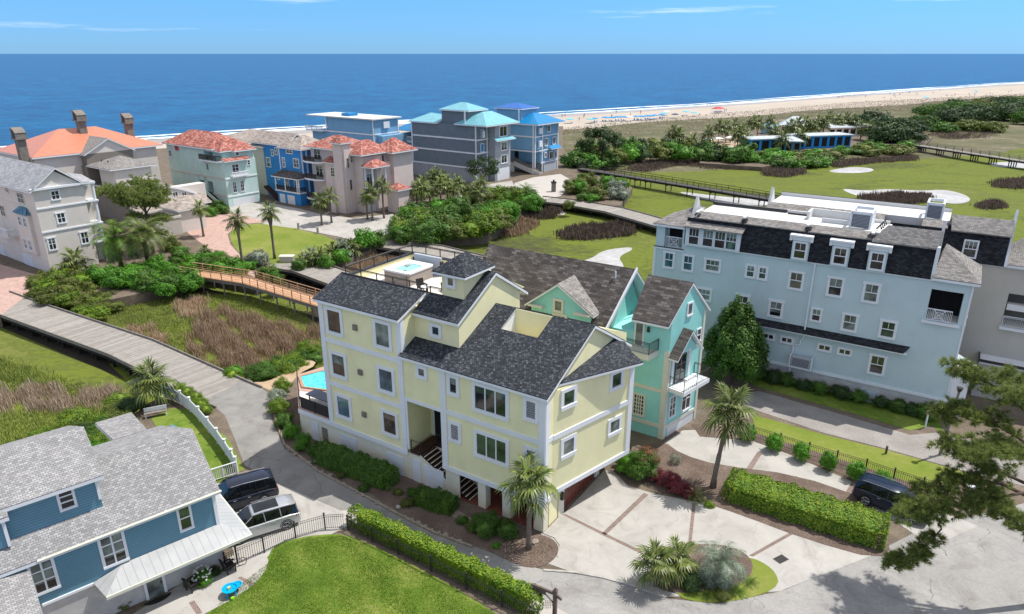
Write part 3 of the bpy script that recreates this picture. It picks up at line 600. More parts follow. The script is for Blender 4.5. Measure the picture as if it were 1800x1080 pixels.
# ---------------------------------------------------------------- boardwalks
def boardwalk(cl, wd, z, label, deckmat, posts=3.0, rail=None, railmat='old timber', pile='black pile', group=None, name='boardwalk', kerb_=True, ends=None):
    P_ = [Vector((p.x, p.y, z)) for p in cl]; pts = []
    for a, b in zip(P_, P_[1:]):
        k = max(1, int((b - a).length / 3)); pts += [a.lerp(b, i / k) for i in range(k)]
    pts.append(P_[-1])
    o0 = pts[0].copy(); root = thing(name, label, 'boardwalk', (o0.x, o0.y, 0), 0, group)
    q = [p - Vector((o0.x, o0.y, 0)) for p in pts]; nn = []
    for i in range(len(q)):
        d = (q[min(i + 1, len(q) - 1)] - q[max(0, i - 1)]).normalized(); nn.append(Vector((-d.y, d.x, 0)))
    m = MB(); me_v = []
    Lp = [a + n_ * wd / 2 for a, n_ in zip(q, nn)]; Rp = [a - n_ * wd / 2 for a, n_ in zip(q, nn)]
    for i in range(len(q) - 1): m.hexa([Rp[i] - Vector((0, 0, .15)), Rp[i + 1] - Vector((0, 0, .15)), Lp[i + 1] - Vector((0, 0, .15)), Lp[i] - Vector((0, 0, .15)), Rp[i], Rp[i + 1], Lp[i + 1], Lp[i]])
    me = m.mesh('deck', deckmat)
    ul = me.uv_layers['UVMap'].data; run = 0      # planks lie across the walk
    for i in range(len(q) - 1):
        l_ = (q[i + 1] - q[i]).length
        f = me.polygons[i * 6 + 1]
        for li, uvc in zip(f.loop_indices, ((0, run), (0, run + l_), (wd, run + l_), (wd, run))): ul[li].uv = uvc
        run += l_
    o = bpy.data.objects.new('deck', me); col.objects.link(o); o.parent = root
    if kerb_:
        for side in (Lp, Rp):
            k = MB()
            for i in range(len(q) - 1):
                sgn = 1 if side is Lp else -1
                a, b = side[i], side[i + 1]; na, nb = nn[i] * sgn * .12, nn[i + 1] * sgn * .12
                k.hexa([a - na, b - nb, b, a, a - na + Vector((0, 0, .22)), b - nb + Vector((0, 0, .22)), b + Vector((0, 0, .22)), a + Vector((0, 0, .22))] if sgn > 0 else [b - nb, a - na, a, b, b - nb + Vector((0, 0, .22)), a - na + Vector((0, 0, .22)), a + Vector((0, 0, .22)), b + Vector((0, 0, .22))])
            k.build('kerb_rail', 'old timber' if not rail else railmat, root)
    if rail:
        for side, n_ in ((Lp, 1), (Rp, -1)):
            r_ = MB(); railing(r_, side, rail, posts * .7, .05, 0, mid=False)
            for i in range(len(side) - 1):
                for hh in (.35, .62): r_.tube([side[i] + Vector((0, 0, rail * hh)), side[i + 1] + Vector((0, 0, rail * hh))], .03, 4)
            r_.build('railing', railmat, root)
    g_ = MB()
    for s_ in (-1, 1):
        for i in range(len(q) - 1):
            a = q[i] + nn[i] * s_ * (wd / 2 - .2); b = q[i + 1] + nn[i + 1] * s_ * (wd / 2 - .2); w2 = nn[i] * .1
            g_.hexa([a - w2 - Vector((0, 0, .55)), b - w2 - Vector((0, 0, .55)), b + w2 - Vector((0, 0, .55)), a + w2 - Vector((0, 0, .55)), a - w2 - Vector((0, 0, .152)), b - w2 - Vector((0, 0, .152)), b + w2 - Vector((0, 0, .152)), a + w2 - Vector((0, 0, .152))])
    g_.build('beam', pile, root)
    run = 0; k = 0
    for i in range(1, len(q) - 1):
        run += (q[i] - q[i - 1]).length
        if run >= posts:
            run = 0; k += 1
            if k > 45: break
            b_ = MB()
            for t_ in ((-.42, -.14, .14, .42) if wd > 3 else (-.42, .42)):
                p = q[i] + nn[i] * wd * t_; b_.tube([(p.x, p.y, MZ - .5), (p.x, p.y, z - .15)], .16 if wd > 3 else .11, 6)
            a, c = q[i] - nn[i] * wd * .52, q[i] + nn[i] * wd * .52
            b_.tube([(a.x, a.y, z - .65), (c.x, c.y, z - .65)], .13, 4)
            b_.build('pile_bent', pile, root)
    return root
boardwalk([(G(-60, 530) + G(20, 515)) / 2, (G(0, 553) + G(68, 534)) / 2, (G(213, 630) + G(248, 594)) / 2, (G(366, 709) + G(430, 672)) / 2, (G(366, 709) + G(430, 672)) / 2 + Vector((1.6, -1.1, 0))], 5.0, -.008, 'wide weathered plank bridge crossing the marsh left of the yellow house', 'timber planks', 3.0)
boardwalk([G(330, 488), G(440, 505), G(560, 542), G(640, 568)], 2.3, .9, 'new orange-brown timber boardwalk with post and rail sides behind the brown reeds', 'new timber planks', 2.6, 1.05, 'new timber planks', 'old timber', kerb_=False)
boardwalk([G(484, 462), G(540, 470), G(602, 492), G(700, 520), G(760, 545)], 5.6, .0, 'grey plank bridge running from the oval lawn to behind the hot tub terrace', 'timber planks', 3.0)
boardwalk([G(672, 428), G(760, 440), G(850, 462), G(1000, 510)], 5.6, .0, 'grey plank bridge leading to behind the brown roofed teal house', 'timber planks', 3.0)
boardwalk([G(944, 350), G(1000, 356), G(1080, 370), G(1165, 394), G(1230, 410)], 5.8, .0, 'grey plank bridge from the white drive to the pale blue apartment house', 'timber planks', 2.6)
boardwalk([G(1020, 296, .8), G(1140, 315, .8), G(1340, 347, .8), G(1480, 370, .8)], 2.6, .8, 'dark railed footbridge over the marsh in front of the pale blue apartment house roof', 'dark planks', 3.2, 1.1, 'black pile', 'black pile', kerb_=False)
boardwalk([G(1590, 252, .8), G(1640, 259, .8), G(1800, 283, .8), G(1900, 297, .8)], 3.4, .8, 'railed timber footbridge on dark piles at the right edge of the marsh', 'timber planks', 6.0, 1.1, 'old timber', 'black pile', kerb_=False)
# ================================================================ yellow house
def house(fr, name, label, z=0): return thing(name, label, 'house', (fr.ox, fr.oy, z), R(fr.deg))
Y = house(FY, 'house', 'large pale yellow stucco house with charcoal shingle roofs and white trim in the middle')
F0 = Fc(0, 0, 0)
m = MB()
m.box(-19.8, -11.7, 0, 10.8, 2.35, 12.95)
m.box(-11.7, -7.75, 1.5, 9.2, 6.72, 13.1)
m.box(-11.7, -8.3, 0, 1.5, 6.72, 10.2)                 # over the entry
m.box(-7.75, 0, .0, 12, 2.35, 10.3)                    # right wing
m.box(-8.3, -7.75, 0, 12, 2.35, 10.15)
m.box(-11.7, -8.3, 2.8, 12, 2.35, 6.72)                # back of the entry porch
m.prism([(0, 1.0), (2.1, 8.6), (2.1, 8.62), (0, 11.2)], 2.42, 10.05)
m.build('wall', 'cream stucco', Y)
# gable ends
m = MB()
m.prism([(0, 0), (1, 0), (1, 1), (0, 1)], -50, -49.9) if False else None
def gwall(mb, x, pts, th=.2): mb.hexa  # placeholder
def tri_x(mb, x0, x1, a, b, c):
    """triangular wall plate between planes x0 and x1 with corners (y,z)"""
    n = len(mb.v)
    for x in (x0, x1):
        for (y, z) in (a, b, c): mb.v.append((x, y, z))
    mb.f += [(n + 3, n + 4, n + 5), (n, n + 2, n + 1), (n, n + 1, n + 4, n + 3), (n + 1, n + 2, n + 5, n + 4), (n + 2, n, n + 3, n + 5)]
m = MB()
tri_x(m, -.25, 0, (0, 10.3), (12, 10.3), (5.97, 12.85))
tri_x(m, -8, -7.75, (1.5, 13.1), (9.9, 13.1), (5.74, 15.25))
m.build('gable_wall', 'cream stucco', Y)
m = MB(); m.box(-19.8, -10.5, 0.02, 10.8, 0, 2.2); m.box(-23.5, -19.8, .02, 7.5, 0, 2.2); m.box(-8.16, -6.94, 0.02, .10, 0, 2.2)
m.box(-10.5, -5.9, 1.75, 11.9, 0, 2.25); m.box(-5.9, -.6, 2.6, 11.9, 0, 2.34)
n_ = len(m.v); q_ = [(-10.5, 0), (-8.16, 0), (-8.16, .95), (-10.5, 2.18)]
for y_ in (.02, .10): m.v += [(x_, y_, z_) for x_, z_ in q_]
m.f += [(n_, n_ + 1, n_ + 2, n_ + 3), (n_ + 7, n_ + 6, n_ + 5, n_ + 4), (n_ + 3, n_ + 2, n_ + 6, n_ + 7)]
m.build('base_wall', 'cream base stucco', Y)
m = MB()
for a, b in ((-5.31, -4.66), (-3.27, -2.62), (-.75, 0)): m.box(a, b, 0, .6, 0, 2.35)
m.box(-.45, .02, 2.0, 2.6, 0, 2.35); m.box(-.6, .02, 7.75, 8.3, 0, 2.35); m.build('pillar', 'cream base stucco', Y)
m = MB(); m.box(-8.1, 0, .0, 2.6, .0, .05); m.build('porch_floor', 'red porch tile', Y)
# trim: corner boards and bands
m = MB(); B = lambda a0, a1, z0, z1, d1=.06, F=F0: F.box(m, a0, a1, z0, z1, 0, d1)
for a0, a1, z0, z1 in ((-19.82, -19.35, 2.35, 12.9), (-12.1, -11.65, 2.35, 12.9), (-8.35, -7.85, 2.35, 10.1), (-.45, .04, 2.35, 10.2)): B(a0, a1, z0, z1, .07)
for a0, a1, z in ((-19.35, -12.1, 5.75), (-19.35, -12.1, 9.42), (-7.85, -.45, 6.62)): B(a0, a1, z, z + .36)
B(-23.5, -11.65, 2.05, 2.42, .09); B(-8.35, .04, 2.1, 2.45, .09); B(-11.65, -8.35, 6.6, 6.86, .05); B(-11.65, -11.45, 2.6, 6.6, .02)
FR = Fc(0, 0, 90)
FR.box(m, .0, .45, 2.35, 10.2, 0, .07); FR.box(m, .45, 1.0, 6.62, 6.98, 0, .05); FR.box(m, .45, 1.0, 2.1, 2.45, 0, .06)
FM = Fc(-11.7, 0, 90); FM.box(m, 0, .3, 9.9, 12.9, 0, .06)
FSE = Fc(0, 1.0, math.degrees(math.atan2(7.6, 2.1))); LSE = math.hypot(2.1, 7.6)
FSE.box(m, 0, LSE, 6.55, 6.91, 0, .07); FSE.box(m, 0, LSE + .05, 2.38, 2.72, 0, .09); FSE.box(m, LSE - .4, LSE + .05, 2.72, 10.0, 0, .08)
m.build('trim', 'white trim', Y)
for nm, gl in (((-18.88, -17.6, 10.42, 12.1), 'glass brown'), ((-14.03, -12.8, 10.42, 12.1), 'glass blind'), ((-18.83, -17.58, 6.88, 8.52), 'glass brown'), ((-13.98, -12.76, 6.9, 8.52), 'glass blue'), ((-18.7, -17.47, 3.36, 4.96), 'glass blue'), ((-13.87, -12.7, 3.36, 4.98), 'glass brown'),
               ((-10.2, -9.7, 9.0, 9.5), 'glass dark'), ((-7.45, -6.93, 8.46, 9.52), 'glass dark')):
    window(F0, *nm, Y, .27, gl)
window(F0, -5.37, -2.95, 7.85, 9.5, Y, .27, 'glass dark', cols_=3); window(F0, -5.3, -2.95, 4.36, 5.94, Y, .27, 'glass green', cols_=3)
for q in ((-1.37, -.72, 8.37, 9.52), (-7.48, -6.88, 4.82, 5.96), (-1.32, -.72, 4.9, 6.0)): window(F0, *q, Y, .26, 'glass block')
for q in ((.9, 1.83, 8.7, 9.66), (5.62, 6.53, 8.45, 9.4), (1.0, 1.95, 5.02, 6.07), (5.68, 6.63, 4.86, 5.76)): window(FSE, *q, Y, .26, 'glass green' if q[3] > 8 else 'glass blind')
window(Fc(0, 1.5, 0), -10.05, -9.5, 11.6, 12.15, Y, .25, 'glass dark')
for a in ((-16.25, 11.05), (-16.09, 7.5), (-16.04, 3.98)):
    m = MB(); F0.box(m, a[0], a[0] + .38, a[1], a[1] + .42, 0, .16); m.build('wall_light', 'old timber', Y)
# basement doors
for a0, a1, z0, z1 in ((-13.86, -12.2, .0, 1.6), (-11.25, -10.5, 0, 1.9), (-10.16, -8.35, 0, 1.75), (-18.9, -17.0, .2, 1.6), (-22.1, -21.3, 0, 1.75)):
    m = MB(); F0.box(m, a0, a1, z0, z1, -.02, .03)
    o = m.build('door', 'white painted door', Y)
m = MB(); F0.box(m, -20.9, -20.3, .4, 1.5, 0, .04); m.build('vent_panel', 'old timber', Y)
# entry: recess, door, landing, stairs
m = MB(); m.box(-11.45, -10.5, .05, 2.8, 2.3, 2.45); m.box(-10.5, -8.3, 1.75, 2.8, 2.3, 2.45); o = m.build('landing', 'dark wood stair', Y)
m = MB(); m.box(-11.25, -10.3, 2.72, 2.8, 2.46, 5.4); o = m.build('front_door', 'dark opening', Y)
m = MB(); m.box(-11.37, -11.25, 2.68, 2.8, 2.46, 5.5); m.box(-11.25, -10.3, 2.68, 2.8, 5.4, 5.5); m.build('door_frame', 'white trim', o)
m = MB()
for i in range(14): x = -10.49 + i * .31; z = 2.28 - i * .165; m.box(x, x + .31, .12, 1.7, z - .16, z - .02)
m.build('stair', 'dark wood stair', Y)
m = MB()
for i in range(14): x = -10.49 + i * .31; z = 2.28 - i * .165; m.box(x + .25, x + .32, .11, 1.71, z - .02, z + .02)
m.slab([(-10.5, .0, 2.42), (-8.16, .0, 1.18), (-8.16, .02, 1.18), (-10.5, .02, 2.42)], .22); m.build('stair_nosing', 'pale trim', Y)
m = MB(); railing(m, [(-11.4, .12, 2.45), (-10.55, .12, 2.45)], .9, 1.2, .03, 0); railing(m, [(-10.4, 1.8, 2.45), (-8.5, 1.8, 2.45)], .9, 1.2, .03, .14); m.build('entry_railing', 'dark metal', Y)
# garage
m = MB(); m.box(-.35, -.12, 2.75, 7.7, 0, 2.2); o = m.build('garage_door', 'brown door', Y)
m = MB()
for i in range(1, 4): m.box(-.12, -.105, 2.75, 7.7, .55 * i - .015, .55 * i + .015)
for i in range(8): m.box(-.12, -.09, 2.95 + i * .6, 3.35 + i * .6, .1, .45); m.box(-.12, -.09, 2.95 + i * .6, 3.35 + i * .6, 1.2, 1.6)
m.build('door_panel', 'brown door', o)
m = MB(); m.box(-.12, .03, 2.6, 2.75, 0, 2.3); m.box(-.12, .03, 7.7, 7.85, 0, 2.3); m.box(-.12, .03, 2.6, 7.85, 2.2, 2.34); m.build('garage_frame', 'white trim', Y)
m = MB(); FR.box(m, 2.15, 2.42, 1.35, 1.85, .03, .25); m.build('porch_lamp', 'dark metal', Y)
m = MB(); m.box(-.5, -.02, .75, 1.9, .06, 2.2); m.build('side_recess', 'cream stucco', Y)
# roofs
ms = (12.98 - 10.36) / 5.97
zr = lambda y: 10.36 + ms * y
rf = [[(-11.7, -.35, zr(-.35)), (.25, -.35, zr(-.35)), (.25, 3.87, zr(3.87)), (-8.6, 3.87, zr(3.87)), (-8.6, 1.5, zr(1.5)), (-11.7, 1.5, zr(1.5))]]
rf = [[(-11.75, -.35, zr(-.35)), (-8.6, -.35, zr(-.35)), (-8.6, 1.5, zr(1.5)), (-11.75, 1.5, zr(1.5))],
      [(-8.6, -.35, zr(-.35)), (.3, -.35, zr(-.35)), (.3, 3.87, zr(3.87)), (-8.6, 3.87, zr(3.87))],
      [(-8.6, 3.87, zr(3.87)), (-5.97, 3.87, zr(3.87)), (-5.97, 5.97, zr(5.97)), (-8.6, 5.97, zr(5.97))],
      [(-2.95, 3.87, zr(3.87)), (.3, 3.87, zr(3.87)), (.3, 5.97, zr(5.97)), (-2.95, 5.97, zr(5.97))],
      [(-8.6, 5.97, 12.98), (.3, 5.97, 12.98), (.3, 12.4, 9.3), (-8.6, 12.4, 9.3)]]
roofslab(Y, rf, 'charcoal shingles', .18, name='main_roof')
roofslab(Y, [[(-19.95, -.4, 12.9), (-11.55, -.4, 12.9), (-11.55, 2.7, 14.1), (-19.95, 2.7, 14.1)]], 'charcoal shingles', .2, name='front_roof')
roofslab(Y, [[(-11.55, 1.15, 13.0), (-7.55, 1.15, 13.0), (-7.55, 5.74, 15.42), (-8.4, 5.74, 15.42), (-8.4, 3.0, 13.98), (-11.55, 3.0, 13.98)], [(-8.4, 5.74, 15.42), (-7.55, 5.74, 15.42), (-7.55, 10.1, 12.7), (-8.4, 10.1, 12.7)]], 'charcoal shingles', .2, name='upper_roof')
roofslab(Y, [[(-.02, 1.35, 10.42), (2.85, 8.5, 9.95), (-.0, 9.9, 10.62)], [(2.85, 8.5, 9.95), (2.0, 9.0, 9.95), (0, 11.4, 10.0), (0, 9.9, 10.62)]], 'charcoal shingles', .16, name='side_roof')
# roof terrace cut into the main roof
m = MB(); poly_x(m, -6.1, -5.97, [(3.87, 10.6), (6.02, 10.6), (6.02, 12.86), (3.87, 12.0)]); m.build('terrace_wall', 'white trim', Y)
m = MB(); m.box(-5.97, -2.95, 5.9, 6.02, 10.6, 12.9); poly_x(m, -2.95, -2.85, [(3.87, 10.6), (6.02, 10.6), (6.02, 12.86), (3.87, 12.0)]); m.box(-5.97, -2.95, 3.87, 3.97, 10.6, 11.95); m.build('terrace_wall', 'cream stucco', Y)
m = MB(); m.box(-5.97, -2.95, 3.97, 5.9, 10.62, 10.7); m.build('terrace_floor', 'deck floor', Y)
# tower
m = MB(); m.box(-10.3, -8.4, 3.0, 5.6, 13.2, 15.75); m.build('tower_wall', 'cream stucco', Y)
roofslab(Y, [[tuple(p) for p in q] for q in hip(-10.3, -8.4, 3.0, 5.6, 15.8, 16.9, .5)], 'charcoal shingles', .14, name='tower_roof')
window(Fc(0, 3.0, 0), -9.72, -9.27, 14.85, 15.35, Y, .22, 'glass green', 'sky blue siding' if False else 'white trim')
m = MB(); m.box(-10.38, -10.3, 3.6, 4.5, 13.3, 15.1); m.build('tower_door', 'dark opening', Y)
# roof deck
m = MB(); m.box(-19.75, -11.72, 2.72, 10.8, 12.96, 13.2); m.box(-11.7, -8.4, 3.02, 9.0, 13.11, 13.2); m.build('roof_deck', 'deck floor', Y)
m = MB(); m.box(-19.8, -19.6, 2.72, 10.8, 13.2, 13.75); m.box(-19.6, -11.5, 10.6, 10.8, 13.2, 13.75); m.box(-11.7, -11.5, 9.2, 10.6, 13.2, 13.7); m.build('parapet', 'cream stucco', Y)
m = MB(); m.box(-19.85, -19.55, 2.7, 10.85, 13.75, 13.84); m.box(-19.55, -11.5, 10.55, 10.85, 13.75, 13.84); m.box(-19.9, -11.55, 2.6, 2.72, 14.0, 14.14); m.build('parapet_cap', 'dark metal', Y)
m = MB(); railing(m, [(-19.7, 2.9, 13.84), (-19.7, 10.7, 13.84), (-12, 10.7, 13.84)], .75, 1.6, .04, 0)
railing(m, [(-19.7, 2.9, 13.84), (-11.6, 2.9, 13.84)], .7, 1.6, .035, 0); railing(m, [(-11.6, 2.9, 13.6), (-11.5, 3.15, 13.6), (-10.35, 3.15, 13.6)], .75, 1.0, .035, 0); railing(m, [(-15, 3.2, 13.2), (-15.0, 4.6, 13.2)], .9, 1.4, .03, 0)
m.build('deck_railing', 'dark metal', Y)
# hot tub on the deck
T0 = FY.w(-16.3, 6.3, 13.2); tub = thing('hot_tub', 'square hot tub full of pale turquoise water on the yellow house roof deck', 'hot tub', T0, R(-33))
def rrect(x0, x1, y0, y1, r, n=4):
    out = []
    for cx, cy, a0 in ((x1 - r, y0 + r, -90), (x1 - r, y1 - r, 0), (x0 + r, y1 - r, 90), (x0 + r, y0 + r, 180)):
        for i in range(n + 1): a = R(a0 + 90 * i / n); out.append((cx + r * math.cos(a), cy + r * math.sin(a)))
    return out
m = MB(); m.prism(rrect(-1.3, 1.3, -1.5, 1.5, .2), 0, .92); m.build('skirt', 'tub skirt', tub)
m = MB(); o_ = rrect(-1.36, 1.36, -1.56, 1.56, .25); i_ = rrect(-.75, .75, -.95, .95, .3)
for k in range(len(o_)):
    a, b, c, d = o_[k], o_[(k + 1) % len(o_)], i_[(k + 1) % len(o_)], i_[k]
    m.hexa([(*a, .92), (*b, .92), (*c, .7), (*d, .7), (*a, 1.05), (*b, 1.05), (*c, .98), (*d, .98)])
m.build('rim', 'tub shell', tub)
m = MB(); m.prism(rrect(-.78, .78, -.98, .98, .3), .85, .925); m.build('water', 'tub water', tub)
m = MB(); m.box(-.6, -.25, .2, .6, .9, 1.0); m.box(.2, .35, -.8, -.6, .9, 1.0); m.build('headrest', 'tub skirt', tub)
tc_ = thing('tub_cover', 'grey folded hot tub cover standing upright behind the hot tub', 'tub cover', FY.w(-16.0, 8.35, 13.2), R(-33)); m = MB(); m.prism(rrect(-1.4, 1.4, -.14, .14, .1), .0, 1.5); m.build('panel', 'tub cover', tc_)
m = MB(); m.box(-1.45, -1.38, -.2, .2, 0, 1.2); m.box(1.38, 1.45, -.2, .2, 0, 1.2); m.build('bracket', 'dark metal', tc_)
def chair(loc, rz, label, mat='brown wicker', group=None, s=1.0):
    t_ = thing('chair', label, 'chair', loc, rz, group)
    m = MB(); m.box(-.3, .3, -.3, .3, .36 * s, .46 * s); m.build('seat', mat, t_)
    m = MB(); m.hexa([(-.3, .24, .46), (.3, .24, .46), (.3, .32, .46), (-.3, .32, .46), (-.3, .36, 1.0), (.3, .36, 1.0), (.3, .44, 1.0), (-.3, .44, 1.0)]); m.build('backrest', mat, t_)
    for s_ in (-1, 1):
        m = MB(); m.box(s_ * .33 - .04, s_ * .33 + .04, -.3, .34, .56, .62); m.box(s_ * .33 - .03, s_ * .33 + .03, -.3, -.22, .46, .56); m.build('armrest', mat, t_)
        for y in (-.26, .26): m = MB(); m.box(s_ * .27 - .03, s_ * .27 + .03, y - .03, y + .03, 0, .36); m.build('leg', mat, t_)
    return t_
chair(FY.w(-13.3, 4.4, 13.2), R(40), 'dark chair beside the hot tub on the roof deck'); chair(FY.w(-12.0, 5.6, 13.2), R(-60), 'dark chair next to the tower wall on the roof deck')
t_ = thing('round_table', 'small round metal table between chairs on the roof deck', 'table', FY.w(-12.6, 4.0, 13.2)); m = MB(); m.tube([(0, 0, .68), (0, 0, .72)], .42, 14); m.build('tabletop', 'lamp glass', t_); m = MB(); m.tube([(0, 0, 0), (0, 0, .68)], .04, 6); m.tube([(0, 0, 0), (0, 0, .04)], .25, 10); m.build('leg', 'dark metal', t_)
# pool deck left of the house
pd = thing('pool_deck', 'raised pool terrace with turquoise pool left of the yellow house', 'pool terrace', (FY.ox, FY.oy, 0), R(-33))
deckp = [(-23.5, 0), (-28.7, 4.2), (-27.6, 8.5), (-19.8, 9.5), (-19.8, .01)]
m = MB(); m.prism([(-23.52, .03), (-28.6, 4.2), (-27.5, 8.4), (-19.82, 9.4), (-19.82, 7.5), (-23.52, 7.5)], 0, 2.2); m.build('wall', 'cream base stucco', pd)
pool = [(-28.0, 4.15), (-26.1, 2.9), (-24.0, 3.6), (-21.5, 4.5), (-21.5, 7.2), (-26.6, 7.4)]
m = MB(); m.prism(deckp, 2.2, 2.4); m.build('paving', 'pink pavers', pd)
m = MB(); m.prism([(-23.9, .35), (-25.9, 2.2), (-22, 3.5), (-19.9, 3.2), (-19.9, .4)], 2.402, 2.42); m.build('paving_light', 'deck floor', pd)
ctr = Vector((-24.6, 5.1)); m = MB()
for k in range(len(pool)):
    a, b = Vector(pool[k]), Vector(pool[(k + 1) % len(pool)]); a2, b2 = ctr + (a - ctr) * 1.09, ctr + (b - ctr) * 1.09
    m.hexa([(*a2, 2.42), (*b2, 2.42), (*b, 2.42), (*a, 2.42), (*a2, 2.52), (*b2, 2.52), (*b, 2.52), (*a, 2.52)][::1])
m.build('coping', 'tan terracotta', pd)
m = MB(); m.prism(pool, 2.41, 2.47); m.build('pool_water', 'pool water', pd)
m = MB(); railing(m, [(-19.9, .1, 2.42), (-23.45, .1, 2.42), (-28.6, 4.25, 2.42)], 1.1, 1.5, .03, 0, mid=False); m.build('railing', 'dark metal', pd)
m = MB(); m.box(-23.4, -19.9, .13, .15, 2.5, 3.45); m.build('screen', 'brown wicker', pd)
gr = thing('patio_table', 'long dark patio table on the pool terrace beside the yellow house', 'table', FY.w(-22.3, 1.6, 2.42), R(-33))
m = MB(); m.box(-1.5, 1.6, -.55, .6, .74, .8); m.build('tabletop', 'blue black paint', gr)
for a in (-1.2, 1.3):
    for b_ in (-.4, .45): m = MB(); m.box(a - .04, a + .04, b_ - .04, b_ + .04, 0, .74); m.build('leg', 'dark metal', gr)

# ================================================================ teal house
Tq = house(FT, 'house', 'turquoise stucco house with brown shingle roofs beside the yellow house')
m = MB(); m.prism([(-3.0, 0), (-.02, 0), (1.05, 4.9), (-3.0, 4.9)], 0, 10.2)
m.prism([(-19, .3), (-5.0, .3), (-5.0, 0), (-3.02, 0), (-3.02, 5.6), (-19, 5.6)], 0, 8.9)
m.build('wall', 'teal stucco', Tq)
m = MB(); m.prism([(-3.0, .02), (-.21, .02), (.32, 2.35), (1.02, 4.8), (-3.0, 4.8)], 10.2, 10.21)
def tri_f(mb, F, th, a, b, c):
    n = len(mb.v)
    for d in (0, -th):
        for (s_, z) in (a, b, c): mb.v.append(F.P(s_, z, d))
    mb.f += [(n, n + 1, n + 2), (n + 3, n + 5, n + 4), (n, n + 3, n + 4, n + 1), (n + 1, n + 4, n + 5, n + 2), (n + 2, n + 5, n + 3, n)]
FTE = Fc(-.02, 0, math.degrees(math.atan2(4.9, 1.07))); LT = math.hypot(4.9, 1.07)
m = MB(); tri_f(m, FTE, .3, (0, 10.2), (LT, 10.2), (LT / 2, 12.85)); m.build('gable_wall', 'teal stucco', Tq)
zf = 10.3
roofslab(Tq, [[(-3.2, -.4, 10.15), (-.1, -.4, 10.15), (.62, 2.45, 13.1), (-3.2, 2.45, 13.1)], [(-3.2, 2.45, 13.1), (.62, 2.45, 13.1), (1.35, 5.3, 10.15), (-3.2, 5.3, 10.15)]], 'brown shingles', .18, name='front_roof')
k_ = 1.12
roofslab(Tq, [[(-19.2, -1.2, 8.75), (-5.15, -1.2, 8.75), (-4.35, 2.8, 13.25), (-19.2, 2.8, 13.25)], [(-19.2, 2.8, 13.25), (-4.35, 2.8, 13.25), (-3.55, 6.8, 8.8), (-19.2, 6.8, 8.8)]], 'brown shingles', .2, name='main_roof')
m = MB(); m.slab([(-5.2, -1.25, 8.9), (-5.05, -1.25, 8.9), (-4.25, 2.8, 13.42), (-4.4, 2.8, 13.42)], .3); m.build('rake_board', 'white trim', Tq)
m = MB(); m.prism([(-19, .3), (-5.4, .3), (-4.6, 2.8), (-4.0, 5.4), (-19, 5.4)], 8.9, 9.0); n_ = None
tri_x(m, -5.2, -4.95, (.1, 8.9), (5.5, 8.9), (2.8, 12.9)); m.build('upper_wall', 'teal stucco', Tq)
# dormer
m = MB(); m.box(-12.3, -6.6, -.8, 1.4, 5.5, 9.9); o = m.build('dormer_wall', 'teal stucco', Tq)
FDm = Fc(0, -.8, 0); m = MB(); tri_f(m, FDm, .25, (-12.3, 9.9), (-6.6, 9.9), (-9.6, 12.0)); m.build('gable_wall', 'teal stucco', o)
roofslab(Tq, [[(-12.8, -1.15, 9.75), (-9.6, -1.15, 12.15), (-9.6, 2.0, 12.15), (-12.8, .4, 9.75)], [(-9.6, -1.15, 12.15), (-6.2, -1.15, 10.0), (-6.2, .4, 10.0), (-9.6, 2.0, 12.15)]], 'taupe shingles', .16, name='dormer_roof')
m = MB(); FDm.box(m, -12.4, -11.0, 9.7, 9.85, 0, .5); FDm.box(m, -8.0, -6.5, 9.8, 9.95, 0, .5); m.build('return_eave', 'pale trim', Tq)
window(FDm, -9.95, -9.35, 9.7, 10.5, Tq, .22, 'glass blind', 'pale trim'); window(FDm, -9.95, -9.0, 8.0, 9.2, Tq, .24, 'glass blind', 'pale trim', 3, 3)
m = MB(); m.tube([(-5.9, 2.1, 12.3), (-5.9, 2.1, 12.95)], .07, 8); m.build('vent_pipe', 'white trim', Tq)
# front and side trim
FTF = Fc(0, 0, 0); m = MB()
for q in ((-3.0, -.4, .98, 1.3), (-3.0, -.4, 4.2, 4.5)): FTF.box(m, *q, 0, .07)
FTF.box(m, -.4, .02, 0, 7.9, 0, .08)
FTE.box(m, 0, .25, 0, 7.4, 0, .08); FTE.box(m, LT - .3, LT, 0, 10.1, 0, .08); FTE.box(m, .25, LT - .3, .9, 1.2, 0, .08)
m.build('trim', 'pale trim', Tq)
window(FTF, -2.65, -1.85, 1.72, 3.45, Tq, .17, 'glass brown', 'pale trim', 4, 5, name='window')
m = MB(); FTF.box(m, -3.05, -2.2, 7.85, 10.0, 0, .06); o = m.build('balcony_door_frame', 'white trim', Tq)
m = MB(); FTF.box(m, -2.9, -2.35, 7.9, 9.85, .06, .09); m.build('balcony_door', 'glass blind', o)
m = MB(); FTF.box(m, -1.95, -1.75, 9.2, 9.6, 0, .18); m.build('wall_lamp', 'dark metal', Tq)
m = MB(); m.prism([(-3.3, -1.35), (-1.15, -1.45), (-.85, .0), (-3.3, .0)], 7.35, 7.8); bal = m.build('balcony', 'pale trim', Tq)
m = MB(); railing(m, [(-3.4, -1.3, 7.8), (-1.2, -1.38, 7.8), (-.95, 0, 7.8)], 1.0, 2.2, .03, .11, .014); m.build('balcony_railing', 'dark metal', bal)
